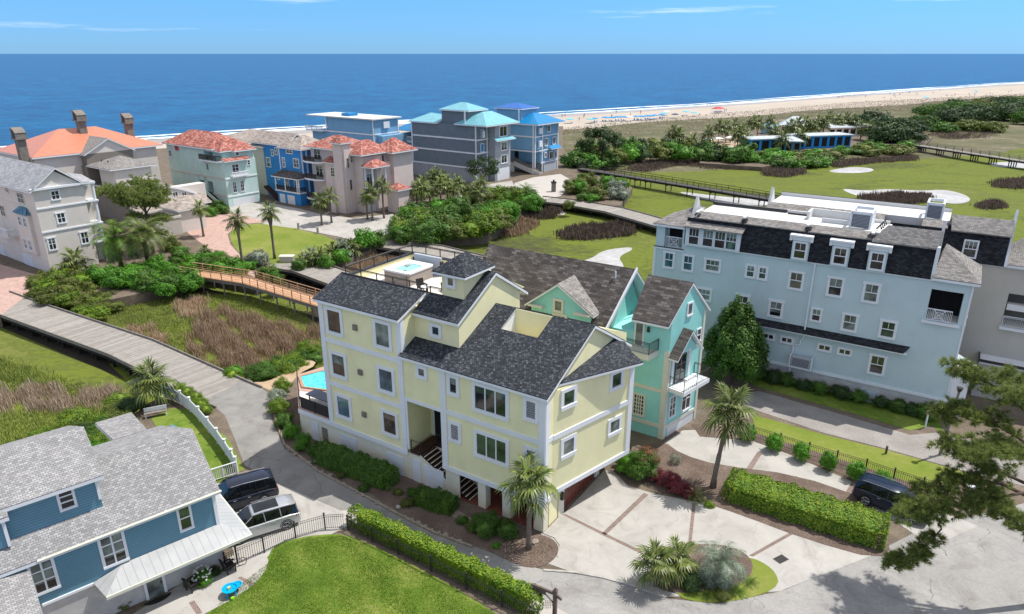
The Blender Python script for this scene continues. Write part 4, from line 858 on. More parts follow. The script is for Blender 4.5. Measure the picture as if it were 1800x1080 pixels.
# gabled bay and balcony on the sea side
m = MB(); FTE.box(m, .35, 3.3, 7.5, 7.65, 0, .4)
FTE.box(m, .4, .7, 4.9, 7.5, 0, .12); FTE.box(m, 2.9, 3.2, 4.9, 7.5, 0, .12); FTE.box(m, .7, 2.9, 7.2, 7.5, 0, .12); m.build('bay_trim', 'white trim', Tq)
m = MB(); FTE.box(m, 1.0, 2.5, 4.75, 7.1, 0, .1); o = m.build('balcony_door', 'glass dark', Tq)
m = MB()
for a in (1.0, 1.73, 2.46): FTE.box(m, a, a + .06, 4.75, 7.1, .1, .13)
for z in (5.5, 6.3, 7.05): FTE.box(m, 1.0, 2.5, z, z + .05, .1, .13)
m.build('door_frame', 'old timber', o)
P3 = FTE.P
roofslab(Tq, [[P3(-.1, 7.45, .9), P3(1.8, 9.45, .9), P3(1.8, 9.45, 0), P3(-.1, 7.45, 0)], [P3(1.8, 9.45, .9), P3(3.7, 7.45, .9), P3(3.7, 7.45, 0), P3(1.8, 9.45, 0)]], 'brown shingles', .15, name='bay_roof')
m = MB(); tri_f(m, Fc(*P3(0, 0, .55)[:2], math.degrees(math.atan2(4.9, 1.07))), .5, (.5, 7.66), (3.1, 7.66), (1.8, 9.1)); m.build('bay_gable', 'teal stucco', Tq)
m = MB(); FTE.box(m, .2, 4.1, 4.35, 4.7, .02, 1.5); bal = m.build('balcony', 'white trim', Tq)
m = MB(); railing(m, [P3(.25, 4.7, .05), P3(.25, 4.7, 1.45), P3(4.05, 4.7, 1.45), P3(4.05, 4.7, .05)], 1.0, 1.9, .03, .3, .012); m.build('balcony_railing', 'dark metal', bal)
window(FTE, .75, 1.5, 1.8, 3.5, Tq, .16, 'glass brown', 'white trim', 2, 3); window(FTE, 2.6, 3.8, 1.6, 3.6, Tq, .16, 'glass dark', 'white trim', 2, 2); window(FTE, 4.0, 4.5, 7.6, 8.6, Tq, .12, 'glass dark', 'white trim', 1, 2)
window(FTE, 2.2, 2.75, 10.4, 11.3, Tq, .15, 'glass blind', 'white trim')
m = MB(); FTE.box(m, .6, 4.6, -.02, .85, 0, .04); m.build('garage_door', 'white painted door', Tq)

# ================================================================ pale blue apartment house
C0 = house(FC, 'apartment_house', 'long pale blue-grey stucco apartment house with dark mansard roof and three dormers', 0)
FF = Fc(0, 0, 0)
m = MB(); m.box(-24.5, -3.0, 0, 5.4, 1.7, 12.2); m.box(-27.5, -24.5, 0, 5.4, 1.7, 11.4); m.box(-3.0, 0, 0, 5.4, 1.7, 8.7); m.box(-.5, 0, 0, 5.4, 8.7, 12.3); m.box(-3.0, -2.85, 0, 5.4, 8.7, 12.3); m.box(-2.85, -.5, 0, .25, 11.4, 12.3); m.box(-2.85, -.5, 2.2, 5.4, 8.7, 12.3)
m.box(-27.45, -26.55, 0, .8, 11.5, 13.95); m.box(-24.7, -24.5, 0, .2, 11.5, 13.95); m.box(-27.45, -27.2, .8, 5.4, 11.5, 13.95)
m.build('wall', 'blue grey stucco', C0)
m = MB(); m.box(-27.5, -.02, .03, 5.3, -.6, 1.7); m.build('base_wall', 'white brick', C0)
m = MB(); FF.box(m, -27.55, .05, 1.6, 1.85, -.01, .09); FF.box(m, -19.3, -2.9, 12.12, 12.36, 0, .16); FF.box(m, -3.1, -2.85, 12.36, 15.0, -.3, .18); FF.box(m, -27.6, -27.35, 1.85, 11.4, 0, .05); FF.box(m, -27.6, -24.5, 11.35, 11.55, -.01, .1); FF.box(m, -.08, .04, 1.85, 12.3, -.01, .06)
FF.box(m, -19.2, -3.6, 5.32, 5.46, 0, .62); FF.box(m, -3.1, -.3, 8.45, 8.65, 0, .3)
m.build('trim', 'white trim', C0)
m = MB(); m.slab([(-19.2, -.66, 5.5), (-3.9, -.66, 5.5), (-3.5, 0, 5.95), (-19.2, 0, 5.95)], .06); m.build('skirt_roof', 'black shingles', C0)
m = MB(); m.slab([(-24.4, -.22, 12.36), (-3.1, -.22, 12.36), (-3.1, .18, 14.85), (-24.4, .18, 14.85)], .12); m.box(-24.4, -3.1, .19, 5.3, 12.21, 14.6); m.build('mansard', 'black shingles', C0)
# top strips and flat roof
m = MB()
for a, b in ((-23.55, -19.1), (-18.9, -13.4), (-13.2, -8.0)): m.slab([(a, .0, 14.95), (b, .0, 14.95), (b - .1, 1.0, 15.42), (a + .1, 1.0, 15.42)], .1)
m.slab([(-7.95, -.15, 14.9), (-3.05, -.15, 14.9), (-2.9, .95, 16.15), (-7.0, .95, 16.15)], .12)
m.slab([(-7.0, .955, 16.14), (-2.9, .955, 16.14), (-2.9, 3.2, 15.0), (-7.0, 3.2, 15.0)], .12)
m.slab([(-7.95, -.15, 14.9), (-7.0, .95, 16.15), (-7.0, 3.2, 15.0), (-7.95, 3.2, 14.9)], .1)
m.build('roof_edge', 'taupe shingles', C0)
m = MB(); m.box(-23.4, -7.0, 1.05, 5.3, 14.62, 15.35)
m.box(-7.0, -3.1, 3.22, 5.3, 14.62, 15.0); m.build('flat_roof', 'white roof membrane', C0)
m = MB()
for a in (-23.55, -19.0, -13.3, -8.0): m.box(a - .12, a + .12, .15, 1.9, 15.36, 15.5)
m.box(-23.5, -7.2, 5.2, 5.42, 15.36, 15.62); m.box(-14.0, -13.8, 3.1, 4.9, 15.36, 16.1); m.box(-14.0, -10.2, 4.9, 5.1, 15.36, 16.1); m.box(-12.6, -10.2, 2.7, 2.9, 15.36, 15.75); m.build('roof_curb', 'white roof membrane', C0)
m = MB(); m.box(-23.5, -16.2, 5.06, 5.18, 15.4, 15.66); m.box(-16.0, -14.1, 4.6, 4.75, 15.36, 15.5)
for a in (-23.55, -19.0, -13.3, -8.2): m.tube([(a - .15, .1, 15.15), (a + .1, .35, 15.4)], .09, 6); m.tube([(a + .15, .05, 15.1), (a + .35, .3, 15.3)], .09, 6)
for i in range(4): m.tube([(-7.9 + i * .05, 1.4 + i * .7, 15.6), (-7.65 + i * .05, 1.5 + i * .7, 16.0), (-7.5 + i * .05, 1.5 + i * .7, 15.6)], .07, 6)
m.build('roof_pipe', 'dark metal', C0)
def acunit(x0, x1, y0, y1, z, lab):
    p = FC.w((x0 + x1) / 2, (y0 + y1) / 2, z); t_ = thing('rooftop_unit', lab, 'air conditioner', p, R(-33)); a, b = (x1 - x0) / 2, (y1 - y0) / 2
    m = MB()
    for sx in (-1, 1):
        for sy in (-1, 1): m.box(sx * a - .08, sx * a + .08, sy * b - .08, sy * b + .08, 0, 1.45)
    m.box(-a, a, -b - .08, -b + .08, 1.25, 1.5); m.box(-a, a, b - .08, b + .08, 1.25, 1.5); m.box(-a - .08, -a + .08, -b + .08, b - .08, 1.25, 1.5); m.box(a - .08, a + .08, -b + .08, b - .08, 1.25, 1.5); m.box(a - .05, a + .05, -b, b, .1, 1.25); m.build('frame', 'white trim', t_)
    m = MB(); m.box(-a + .08, a - .08, -b, -b + .06, .1, 1.25); m.build('louvre', 'louvre', t_)
    m = MB(); m.box(-a * .6, a * .6, -b * .6, b * .6, .05, .9); m.build('condenser', 'service metal', t_)
acunit(-10.1, -8.5, 2.0, 4.6, 15.35, 'white louvred rooftop unit on the pale blue apartment house front roof'); 
# left end hip and porch
roofslab(C0, [[(-27.75, -.35, 13.95), (-24.4, -.35, 13.95), (-24.4, 2.6, 15.6)], [(-27.75, -.35, 13.95), (-24.4, 2.6, 15.6), (-24.4, 5.4, 15.0), (-27.75, 5.6, 13.95)]], 'taupe shingles', .2, name='hip_roof')
m = MB(); tri_x(m, -24.45, -24.2, (-.1, 12.2), (5.3, 12.2), (2.4, 16.6)); m.build('party_wall', 'white roof membrane', C0); m = MB(); tri_x(m, -3.05, -2.85, (-.3, 12.4), (4.6, 12.4), (1.6, 16.9)); m.build('party_wall', 'white roof membrane', C0)
m = MB(); m.box(-27.6, -24.5, -.12, -.02, 11.52, 11.6); m.build('ledge', 'dark metal', C0)
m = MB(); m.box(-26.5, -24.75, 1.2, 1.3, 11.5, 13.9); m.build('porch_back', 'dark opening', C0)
def latticerail(F, a0, a1, z0, z1, parent, d=.0):
    m = MB(); F.box(m, a0, a1, z1 - .07, z1, d, d + .07); F.box(m, a0, a1, z0, z0 + .07, d, d + .07)
    n = int((a1 - a0) / .12)
    for i in range(n + 1): x = a0 + (a1 - a0 - .03) * i / n; F.box(m, x, x + .03, z0 + .07, z1 - .07, d + .01, d + .04)
    c, h = (a0 + a1) / 2, (z1 - z0) / 2 - .08; zc = (z0 + z1) / 2
    for s_ in (1, .6): m.tube([F.P(c - h * s_, zc - h * s_, d + .09), F.P(c + h * s_, zc - h * s_, d + .09), F.P(c + h * s_, zc + h * s_, d + .09), F.P(c - h * s_, zc + h * s_, d + .09), F.P(c - h * s_, zc - h * s_, d + .09)], .03, 4)
    m.tube([F.P(c - h, zc - h, d + .1), F.P(c + h, zc + h, d + .1)], .03, 4); m.tube([F.P(c - h, zc + h, d + .1), F.P(c + h, zc - h, d + .1)], .03, 4)
    return m.build('porch_railing', 'white trim', parent)
latticerail(FF, -26.5, -24.7, 11.6, 12.7, C0, -.2); latticerail(FF, -2.85, -1.0, 8.72, 9.75, C0, .05)
m = MB(); m.box(-2.85, -.5, .1, 2.2, 8.7, 8.76); m.build('porch_floor', 'deck floor', C0)
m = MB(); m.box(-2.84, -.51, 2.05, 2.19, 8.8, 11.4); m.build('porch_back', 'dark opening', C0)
# right end porch roof
roofslab(C0, [[(-3.0, -.4, 12.5), (.45, -.4, 12.5), (-2.5, 2.9, 14.75)], [(.45, -.4, 12.5), (.45, 5.8, 12.5), (-2.5, 2.9, 14.75)], [(.45, 5.8, 12.5), (-3.0, 5.8, 12.5), (-2.5, 2.9, 14.75)]], 'taupe shingles', .2, name='porch_roof')
FE = Fc(0, 0, 90)
m = MB(); FE.box(m, 0, .35, 1.85, 12.25, 0, .07); FE.box(m, 5.05, 5.4, 1.85, 12.25, 0, .07); FE.box(m, .35, 5.05, 8.4, 8.7, 0, .1); FE.box(m, .35, 5.05, 11.9, 12.25, 0, .1); FE.box(m, .35, 5.05, 1.85, 2.1, 0, .1); m.build('end_trim', 'white trim', C0)
m = MB(); FE.box(m, .0, 3.2, .4, 4.1, .02, 1.3); o = m.build('bay', 'white trim', C0)
m = MB(); m.slab([(.02, -.35, 4.95), (1.7, -.35, 4.15), (1.7, 3.5, 4.15), (.02, 3.5, 4.95)], .1); m.build('bay_roof', 'white seam roof', o)
m = MB(); FE.box(m, .7, 1.5, 2.0, 3.6, 1.3, 1.33); FE.box(m, 1.9, 2.7, 2.0, 3.6, 1.3, 1.33); m.build('bay_pane', 'glass dark', o)
window(FE, 1.0, 1.9, 9.2, 11.2, C0, .15, 'glass dark', 'white trim', 2, 2); window(FE, 3.0, 4.0, 9.2, 11.2, C0, .15, 'glass dark', 'white trim', 2, 2)
# windows
for i, q in enumerate(((-26.29, -25.5, 9.6, 11.0), (-24.3, -23.5, 9.6, 10.98), (-14.06, -13.1, 9.55, 10.98), (-10.69, -9.71, 9.52, 11.0), (-7.76, -6.8, 9.5, 10.98), (-18.63, -17.7, 6.5, 7.85), (-15.49, -14.53, 6.5, 7.85), (-9.01, -8.07, 6.5, 7.84), (-5.93, -4.97, 6.5, 7.84), (-6.24, -5.25, 2.9, 4.48), (-18.9, -17.75, 3.0, 4.5))):
    window(FF, *q, C0, .22, ('glass dark', 'glass blind', 'glass green')[i % 3] if i > 1 else 'glass blue', 'white trim', grid=2, head=.06)
window(FF, -11.72, -11.08, 6.8, 7.83, C0, .18, 'glass dark', grid=2, head=.05)
for q in ((-22.05, -20.8, 9.95, 10.95), (-22.6, -21.4, 6.85, 7.83)): window(FF, *q, C0, .22, 'glass blind', grid=3, head=.05)
for q in ((-18.05, -17.45, 9.97, 10.96), (-16.9, -16.35, 9.97, 10.96)): window(FF, *q, C0, .22, 'glass dark', grid=2)
m = MB(); FF.box(m, -17.22, -17.14, 9.75, 11.18, 0, .05); m.build('mullion', 'white trim', C0)
for q in ((-15.76, -14.9), (-14.04, -13.18), (-10.7, -9.8), (-8.95, -8.08)): window(FF, *q, 4.1, 4.48, C0, .2, 'glass dark', 'white trim', 2, 1)
for c in (-13.55, -10.2, -7.25):
    m = MB(); FF.box(m, c - .72, c + .72, 12.25, 14.5, -.1, .42); o = m.build('dormer', 'blue grey stucco', C0)
    m = MB(); FF.box(m, c - .98, c + .98, 14.5, 14.66, -.1, .72); FF.box(m, c - .98, c - .78, 14.1, 14.5, .3, .62); FF.box(m, c + .78, c + .98, 14.1, 14.5, .3, .62); FF.box(m, c - .78, c + .78, 14.15, 14.5, .42, .52); m.build('dormer_cap', 'white trim', o)
    window(FF, c - .45, c + .45, 12.55, 13.9, C0, .16, 'glass dark', 'white trim', grid=2, d=.42)
m = MB(); FF.box(m, -24.3, -18.95, 12.15, 14.2, -.12, .34); o = m.build('dormer', 'white trim', C0)
m = MB(); m.slab([(-24.4, -.95, 14.2), (-18.7, -.95, 14.2), (-18.7, .1, 14.5), (-24.4, .1, 14.5)], .12); m.build('dormer_roof', 'taupe shingles', o)
for a in (-23.9, -22.5, -21.33, -20.25): window(FF, a, a + .92, 12.4, 13.92, C0, .1, 'glass dark', 'white trim', grid=3, d=.34)
m = MB(); m.tube([(-12.15, -.22, 12.1), (-12.15, -.22, 4.9), (-12.4, -.12, 4.6), (-12.4, -.12, 4.1), (-12.95, -.12, 4.0), (-12.95, -.12, 0)], .08, 6); m.build('downpipe', 'white trim', C0)
hv = thing('air_conditioner', 'grey air conditioner hung on the pale blue wall beside the white downpipe', 'air conditioner', FC.w(-12.0, -.5, 2.1), R(-33)); m = MB(); m.box(-.85, .85, -.3, .35, .0, .95); m.build('casing', 'tub cover', hv); m = MB(); m.box(-.75, .75, -.33, -.3, .08, .88); m.build('grille', 'louvre', hv); m = MB(); m.box(-1.0, -.9, -.35, .45, -.1, 1.1); m.box(.9, 1.0, -.35, .45, -.1, 1.1); m.box(-.9, .9, -.35, .45, -.1, -.02); m.build('bracket', 'white trim', hv)
em = thing('meter_cabinet', 'pale blue electric meter cabinets on the white brick wall above the hedge', 'meter cabinet', FC.w(-5.6, -.15, .1), R(-33)); m = MB(); m.box(-.8, .25, -.12, .14, -.2, .9); m.box(.32, .62, -.1, .14, 0, .7); m.build('cabinet', 'service metal', em); m = MB(); m.box(-.7, -.1, -.16, -.12, .3, .8); m.box(.0, .2, -.16, -.12, .3, .8); m.build('meter', 'tub cover', em)

# ---- greige neighbour behind it
FB = Fr(FC.w(0, 8).x, FC.w(0, 8).y, -33)
D0 = thing('apartment_house', 'greige stucco apartment house behind the pale blue one, with black mansard and balcony', 'house', (FB.ox, FB.oy, 0), R(-33))
m = MB(); m.box(-19, 2.0, 0, 6.5, 0, 12.2); m.box(2.0, 14, -1.5, 6.5, 0, 3.4); m.box(2.0, 3.0, .0, 6.5, 3.4, 12.2); m.box(8.2, 14, 0, 6.5, 3.4, 12.2); m.box(3.0, 8.2, 0, 6.5, 3.4, 6.6); m.box(3.0, 8.2, 2.0, 6.5, 6.6, 12.2); m.box(3.0, 8.2, 0, 2, 9.8, 12.2); m.build('wall', 'greige stucco', D0)
m = MB(); m.slab([(-19, -.25, 12.3), (2.1, -.25, 12.3), (2.1, .15, 14.9), (-19, .15, 14.9)], .12); m.box(-19, 2.1, .16, 6.4, 12.21, 14.6); m.build('mansard', 'black shingles', D0)
m = MB(); m.slab([(-2.4, -.3, 14.95), (2.15, -.3, 14.95), (2.15, 1.2, 16.1), (-2.6, 1.2, 16.1)], .12); m.slab([(-2.6, 1.205, 16.09), (2.15, 1.205, 16.09), (2.15, 4, 15), (-2.6, 4, 15)], .12)
for a, b in ((-18.9, -13), (-12.8, -8)): m.slab([(a, .6, 14.95), (b, .6, 14.95), (b, 1.6, 15.4), (a, 1.6, 15.4)], .1)
m.slab([(-4.8, .2, 14.95), (-2.7, .2, 14.95), (-2.7, 1.2, 15.4), (-4.8, 1.2, 15.4)], .1); m.build('roof_edge', 'taupe shingles', D0)
m = MB(); m.box(-18.8, -2.7, 1.65, 6.4, 14.62, 15.35); m.box(-18.8, -2.7, 6.1, 6.4, 15.36, 15.7); tri_x(m, -19.1, -18.85, (-.2, 12.2), (5.5, 12.2), (2.4, 16.8)); m.build('flat_roof', 'white roof membrane', D0)
m = MB(); m.box(-18.8, -2.7, 6.2, 6.3, 15.71, 15.75); m.build('rail', 'dark metal', D0)
roofslab(D0, [[(2.35, -.5, 12.5), (8, -.5, 12.5), (5, 3, 14.9)], [(8, -.5, 12.5), (14.5, -.5, 12.5), (11, 3, 14.9), (5, 3, 14.9)], [(2.35, -.5, 12.5), (5, 3, 14.9), (5, 6.8, 14.9), (2.35, 6.8, 12.5)], [(11, 3, 14.9), (14.5, -.5, 12.5), (14.5, 6.8, 12.5), (11, 6.8, 14.9)]], 'taupe shingles', .2)
m = MB(); FFb = Fc(0, 0, 0); FFb.box(m, -19, 14, 12.1, 12.35, 0, .15); tri_x(m, 2.1, 2.3, (-.5, 12.3), (4.5, 12.3), (1.6, 17)); FFb.box(m, 2.9, 8.3, 6.45, 6.68, 0, .35); m.build('trim', 'white trim', D0)
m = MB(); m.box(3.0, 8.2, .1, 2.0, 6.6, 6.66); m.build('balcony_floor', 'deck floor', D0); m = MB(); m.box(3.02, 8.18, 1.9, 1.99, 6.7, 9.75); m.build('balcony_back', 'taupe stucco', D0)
m = MB(); m.box(3.1, 8.1, .2, 1.0, 8.2, 8.75); m.build('awning', 'white canvas', D0)
m = MB(); railing(m, [(3.05, -.1, 6.68), (8.2, -.1, 6.68)], 1.0, 1.8, .03, .12, .015); m.build('balcony_railing', 'white trim', D0)
window(FFb, -1.1, -.2, 12.7, 14.1, D0, .14, 'glass dark', 'white trim', grid=3, d=.15)
m = MB(); m.box(2.0, 14, -1.9, 0, 3.41, 3.7); m.build('canopy', 'white trim', D0); m = MB(); m.box(1.9, 14.1, -2.0, -1.9, 3.6, 3.85); m.box(1.9, 2.0, -1.9, 0, 3.6, 3.85); m.build('canopy_edge', 'dark metal', D0)
acu = acunit(-4.7, -3.4, 9.9, 12.4, 15.36, 'white louvred rooftop unit on the greige apartment house roof behind')

# ================================================================ blue lap-sided house, near left
Dh = house(FD, 'house', 'blue lap-sided house with light grey shingle roofs in the near left corner')
FL = Fc(0, 0, 0); FLr = Fc(0, 0, 90)
m = MB(); m.box(-16, 0, 0, 7, 2.6, 5.5); m.box(-16, -5.5, 1.0, 5.6, 5.5, 8.55); m.box(-16, -9.8, .6, 1.0, 6.3, 8.3); tri_x(m, -.2, 0, (0, 5.5), (7, 6.9), (3.5, 7.85)); tri_x(m, -.2, 0, (0, 5.5), (7, 5.5), (7, 6.9)); tri_x(m, -5.7, -5.5, (1.0, 8.55), (5.6, 9.2), (4, 9.8)); m.build('wall', 'blue lap siding', Dh)
m = MB(); m.box(-16, 0, .03, 6.95, -.1, 2.6); m.build('base_wall', 'white brick', Dh)
roofslab(Dh, [[(-16, -.35, 5.5), (.3, -.35, 5.5), (.3, 3.5, 8.0), (-16, 3.5, 8.0)], [(-16, 3.5, 8.0), (.3, 3.5, 8.0), (-.7, 7.2, 7.0), (-16, 7.2, 7.0)]], 'light grey shingles', .18, name='main_roof')
roofslab(Dh, [[(-16, .6, 8.5), (-5.2, .6, 8.5), (-5.2, 4.0, 10.0), (-16, 4.0, 10.0)], [(-16, 4.0, 10.0), (-5.2, 4.0, 10.0), (-5.7, 6.2, 9.3), (-16, 6.2, 9.3)]], 'light grey shingles', .2, name='upper_roof')
roofslab(Dh, [[(-16, .2, 8.2), (-9.6, .2, 8.2), (-9.6, 1.0, 8.5), (-16, 1.0, 8.5)]], 'light grey shingles', .2, name='low_eave')
roofslab(Dh, [[(-3.5, 7.2, 7.02), (-1.5, 7.2, 7.02), (-1.7, 10.2, 7.1), (-3.9, 10.2, 7.1)]], 'light grey shingles', .18, name='back_roof')
roofslab(Dh, [[(-14, -9, 4.9), (-9.4, -9, 4.3), (-9.4, -.4, 5.1), (-14, -.4, 5.7)]], 'light grey shingles', .2, name='wing_roof')
m = MB(); m.box(-14, -9.7, -8.8, -.1, 0, 4.2); m.build('wing_wall', 'white brick', Dh)
m = MB(); m.box(-14, -9.6, -8.85, -.1, 4.2, 4.25); m.build('wing_soffit', 'white trim', Dh)
m = MB(); FL.box(m, -.14, .05, 2.7, 5.3, 0, .06); FL.box(m, -5.62, -5.48, 6.9, 8.4, -1.0, -.93); FL.box(m, -9.3, -6.7, 2.45, 2.6, 0, .08); FL.box(m, -9.95, -9.8, 6.3, 8.1, -.6, -.52); FLr.box(m, .0, .16, 2.7, 5.3, 0, .06); m.build('corner_board', 'white trim', Dh)
mt = MB(); mt.slab([(-6.6, -1.5, 2.45), (1.35, -1.5, 2.45), (0.05, -.02, 3.05), (-5.4, -.02, 3.05)], .07); mt.slab([(1.35, -1.5, 2.45), (1.35, 6.9, 2.45), (.05, 6.9, 3.05), (.05, -.02, 3.05)], .07); mt.slab([(-6.6, -1.5, 2.45), (-5.4, -.02, 3.05), (-6.9, -.02, 2.6)], .07); o = mt.build('metal_roof', 'white standing seam', Dh)
m = MB(); m.box(-6.6, 1.38, -1.56, -1.48, 2.28, 2.46); m.box(1.32, 1.4, -1.48, 6.9, 2.28, 2.46); m.tube([(-9, -.4, 5.45), (.35, -.4, 5.45)], .07, 6); m.build('gutter', 'pale trim', o)
window(FL, -2.05, -1.5, 3.65, 5.1, Dh, .13, 'glass green', 'white trim', 1, 2); window(FL, -6.12, -5.1, 3.3, 5.2, Dh, .15, 'glass dark', 'white trim', 2, 3); window(FL, -9.35, -8.45, 3.35, 5.2, Dh, .15, 'glass dark', 'white trim', 2, 3)
window(Fc(0, 1.0, 0), -7.33, -6.75, 7.1, 8.15, Dh, .13, 'glass dark', 'white trim', 1, 3)
m = MB(); FL.box(m, -4.45, -3.6, -.05, 1.75, 0, .04); o = m.build('door', 'glass blind', Dh); m = MB(); FL.box(m, -4.6, -4.45, -.05, 1.9, 0, .08); FL.box(m, -3.6, -3.45, -.05, 1.9, 0, .08); FL.box(m, -4.45, -3.6, 1.75, 1.9, 0, .08); m.build('door_frame', 'white trim', o); m = MB(); FL.box(m, -3.72, -3.66, .75, .9, .05, .12); m.build('handle', 'dark metal', o)
m = MB(); FL.box(m, -3.2, -3.1, 1.2, 1.4, 0, .12); m.build('wall_lamp', 'dark metal', Dh)
m = MB(); m.tube([(-12.2, 5, 9.75), (-12.2, 5, 10.2)], .09, 8); m.tube([(-12.2, 5, 10.2), (-12.2, 5, 10.26)], .14, 8); m.build('roof_vent', 'dark metal', Dh)
# ================================================================ the row of beach houses
def body(parent, boxes, mat, name='wall'):
    m = MB()
    for b in boxes: m.box(*b)
    return m.build(name, mat, parent)
def bands(parent, F, a0, a1, zs, mat='white trim', h=.25, d=.07, cols_=()):
    m = MB()
    for z in zs: F.box(m, a0, a1, z, z + h, 0, d)
    for c, z0, z1 in cols_: F.box(m, c - .15, c + .15, z0, z1, 0, d + .02)
    return m.build('trim', mat, parent)
Aq = -36
def at(px, py, z=0, deg=Aq): g_ = G(px, py, z); return Fr(g_.x, g_.y, deg)
# pale house at the left edge
f = at(91, 482); P = house(f, 'house', 'pale grey four-storey stucco house with tiled gable roof at the left edge')
body(P, [(-26, 0, 0, 6.6, 0, 12.1), (-26, -2, 6.6, 9, 0, 12.0)], 'pale grey stucco')
F, Q = Fc(0, 0, 0), Fc(0, 0, 90)
m = MB(); tri_x(m, -.2, .0, (0, 12.1), (6.6, 12.1), (3.2, 14.4)); m.build('pediment', 'pale grey stucco', P)
roofslab(P, gable(-26, 0, 0, 6.6, 12.4, 14.95, .45, .5), 'pale slate tiles', .2)
roofslab(P, [[(-2, 6.2, 12.6), (.5, 6.2, 12.4), (.5, 8.1, 12.3), (-6, 9.2, 12.6), (-8, 6.2, 13.2)]], 'pale slate tiles', .2, 'side_roof')
m = MB(); Q.box(m, -.4, 8.2, 12.05, 12.35, 0, .45); m.build('cornice', 'white trim', P)
bands(P, Q, 0, 7.6, (9.35, 6.0), 'white trim', .2, .12); bands(P, F, -26, 0, (9.35, 2.1), 'pale trim', .18, .08)
for q in ((2.3, 3.2, 10.5, 11.6), (2.4, 3.3, 7.1, 8.4), (.55, 1.35, 3.5, 5.1), (4.95, 5.8, 3.5, 5.1)): window(Q, *q, P, .2, 'glass dark', 'white trim', 2, 2, head=.08)
for q in ((-5.6, -3.6, 9.9, 11.2), (-4.3, -3.0, 6.7, 7.9), (-6.1, -5.2, 6.7, 7.9), (-5.2, -3.6, 3.0, 4.4), (-13.5, -12, 6.9, 8.4), (-16, -15, 6.9, 8.4), (-9.4, -8.6, 11, 11.6)): window(F, *q, P, .15, 'glass blue', 'pale grey stucco', 2, 2)
m = MB(); F.box(m, -6.6, -2.4, 2.6, 8.4, -.1, .5); o = m.build('bay', 'pale grey stucco', P)
for q in ((-5.9, -5.0, 6.6, 7.8), (-4.2, -3.3, 6.6, 7.8), (-5.9, -5.0, 3.1, 4.5), (-4.2, -3.3, 3.1, 4.5)): window(F, *q, P, .12, 'glass blue', 'white trim', 2, 2, d=.5)
m = MB()
for i in range(7): a = math.pi * i / 6; m.tube([F.P(-4.5 + 2.3 * math.cos(a), 8.4, .5 * math.sin(a) + .3), F.P(-4.5, 9.3, .0)], .16, 4)
m.slab([F.P(-6.8, 8.5, .7), F.P(-2.2, 8.5, .7), F.P(-3.4, 9.3, 0), F.P(-5.6, 9.3, 0)], .2); m.build('bay_hood', 'slate blue siding', P)
m = MB(); F.box(m, -14.6, -9.0, 4.1, 4.4, 0, 1.3); b_ = m.build('balcony', 'pale grey stucco', P); m = MB(); railing(m, [F.P(-14.5, 4.4, 1.2), F.P(-9.1, 4.4, 1.2), F.P(-9.1, 4.4, 0)], 1.0, 2, .06, .25, .04); m.build('balcony_railing', 'white trim', b_)
for a0, a1 in ((-20, -16.4), (-9.3, -5.7)):
    m = MB(); F.box(m, a0, a1, -.02, 1.75, 0, .04); m.build('garage_door', 'white painted door', P)
for z0, z1 in ((0, 3.2), (3.4, 6.0), (6.2, 9.35), (9.55, 12.05)):
    m = MB(); m.tube([(-.25, 8.0, z0), (-.25, 8.0, z1)], .2, 10); m.box(-.55, .05, 7.7, 8.3, z1 - .15, z1); m.build('column', 'white trim', P)
for z in (3.2, 6.0, 9.35): m = MB(); m.box(-2, .1, 6.6, 8.35, z, z + .2); m.build('porch_slab', 'white trim', P)

# taupe house with the big plain wall
f = at(236, 395); P = house(f, 'house', 'taupe stucco house with plain side wall behind the tall pine')
F, Q = Fc(0, 0, 0), Fc(0, 0, 90)
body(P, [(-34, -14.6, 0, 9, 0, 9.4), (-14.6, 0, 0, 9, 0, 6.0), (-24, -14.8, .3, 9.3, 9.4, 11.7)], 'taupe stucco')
m = MB(); tri_x(m, -15.0, -14.8, (.3, 11.7), (9.3, 11.7), (4.8, 14.1)); m.build('gable_wall', 'pale grey stucco', P)
body(P, [(-12, -6, 1.0, 8, 6.0, 9.4), (0, 4.5, 1.5, 12, 0, 2.8), (0, 2, 8, 14, 2.8, 6.0)], 'pale grey stucco')
roofslab(P, gable(-24, -14.8, .3, 9.3, 11.9, 14.4, .4, .4), 'taupe shingles', .2, 'upper_roof'); roofslab(P, hip(-14.5, -6, .5, 8.5, 9.6, 11.4, .5), 'taupe shingles', .2, 'middle_roof')
roofslab(P, hip(-34, -24, .2, 9, 9.5, 11.6, .4), 'taupe shingles', .2, 'low_roof'); roofslab(P, [[(.1, -.3, 2.9), (5.2, -.3, 2.9), (5.2, 13, 2.9), (.1, 13, 5.2)], [(.1, -.3, 2.9), (.1, 13, 5.2), (.1, 6, 5.0)]], 'grey roof tiles', .18, 'porch_roof')
m = MB()
for i in range(12):
    a, b = i / 12, (i + 1) / 12; ya, yb = 2 + a * 12.3, 2 + b * 12.3; za, zb = 6.9 - 4.2 * a ** 2.2, 6.9 - 4.2 * b ** 2.2
    m.hexa([(1.9, ya, za - .35), (1.9, yb, zb - .35), (2.3, yb, zb - .35), (2.3, ya, za - .35), (1.9, ya, za), (1.9, yb, zb), (2.3, yb, zb), (2.3, ya, za)])
m.build('arched_parapet', 'white trim', P)
m = MB(); nn_ = len(m.v)
pts = [(2, 2.8)] + [(2 + i / 12 * 12.3, 6.55 - 4.2 * (i / 12) ** 2.2) for i in range(13)] + [(14.3, 2.3)]
for x in (1.8, 2.05): m.v += [(x, y, z) for y, z in pts]
k = len(pts); m.f += [tuple(range(k))[::-1], tuple(range(k, 2 * k))]; m.build('arched_wall', 'pale grey stucco', P)
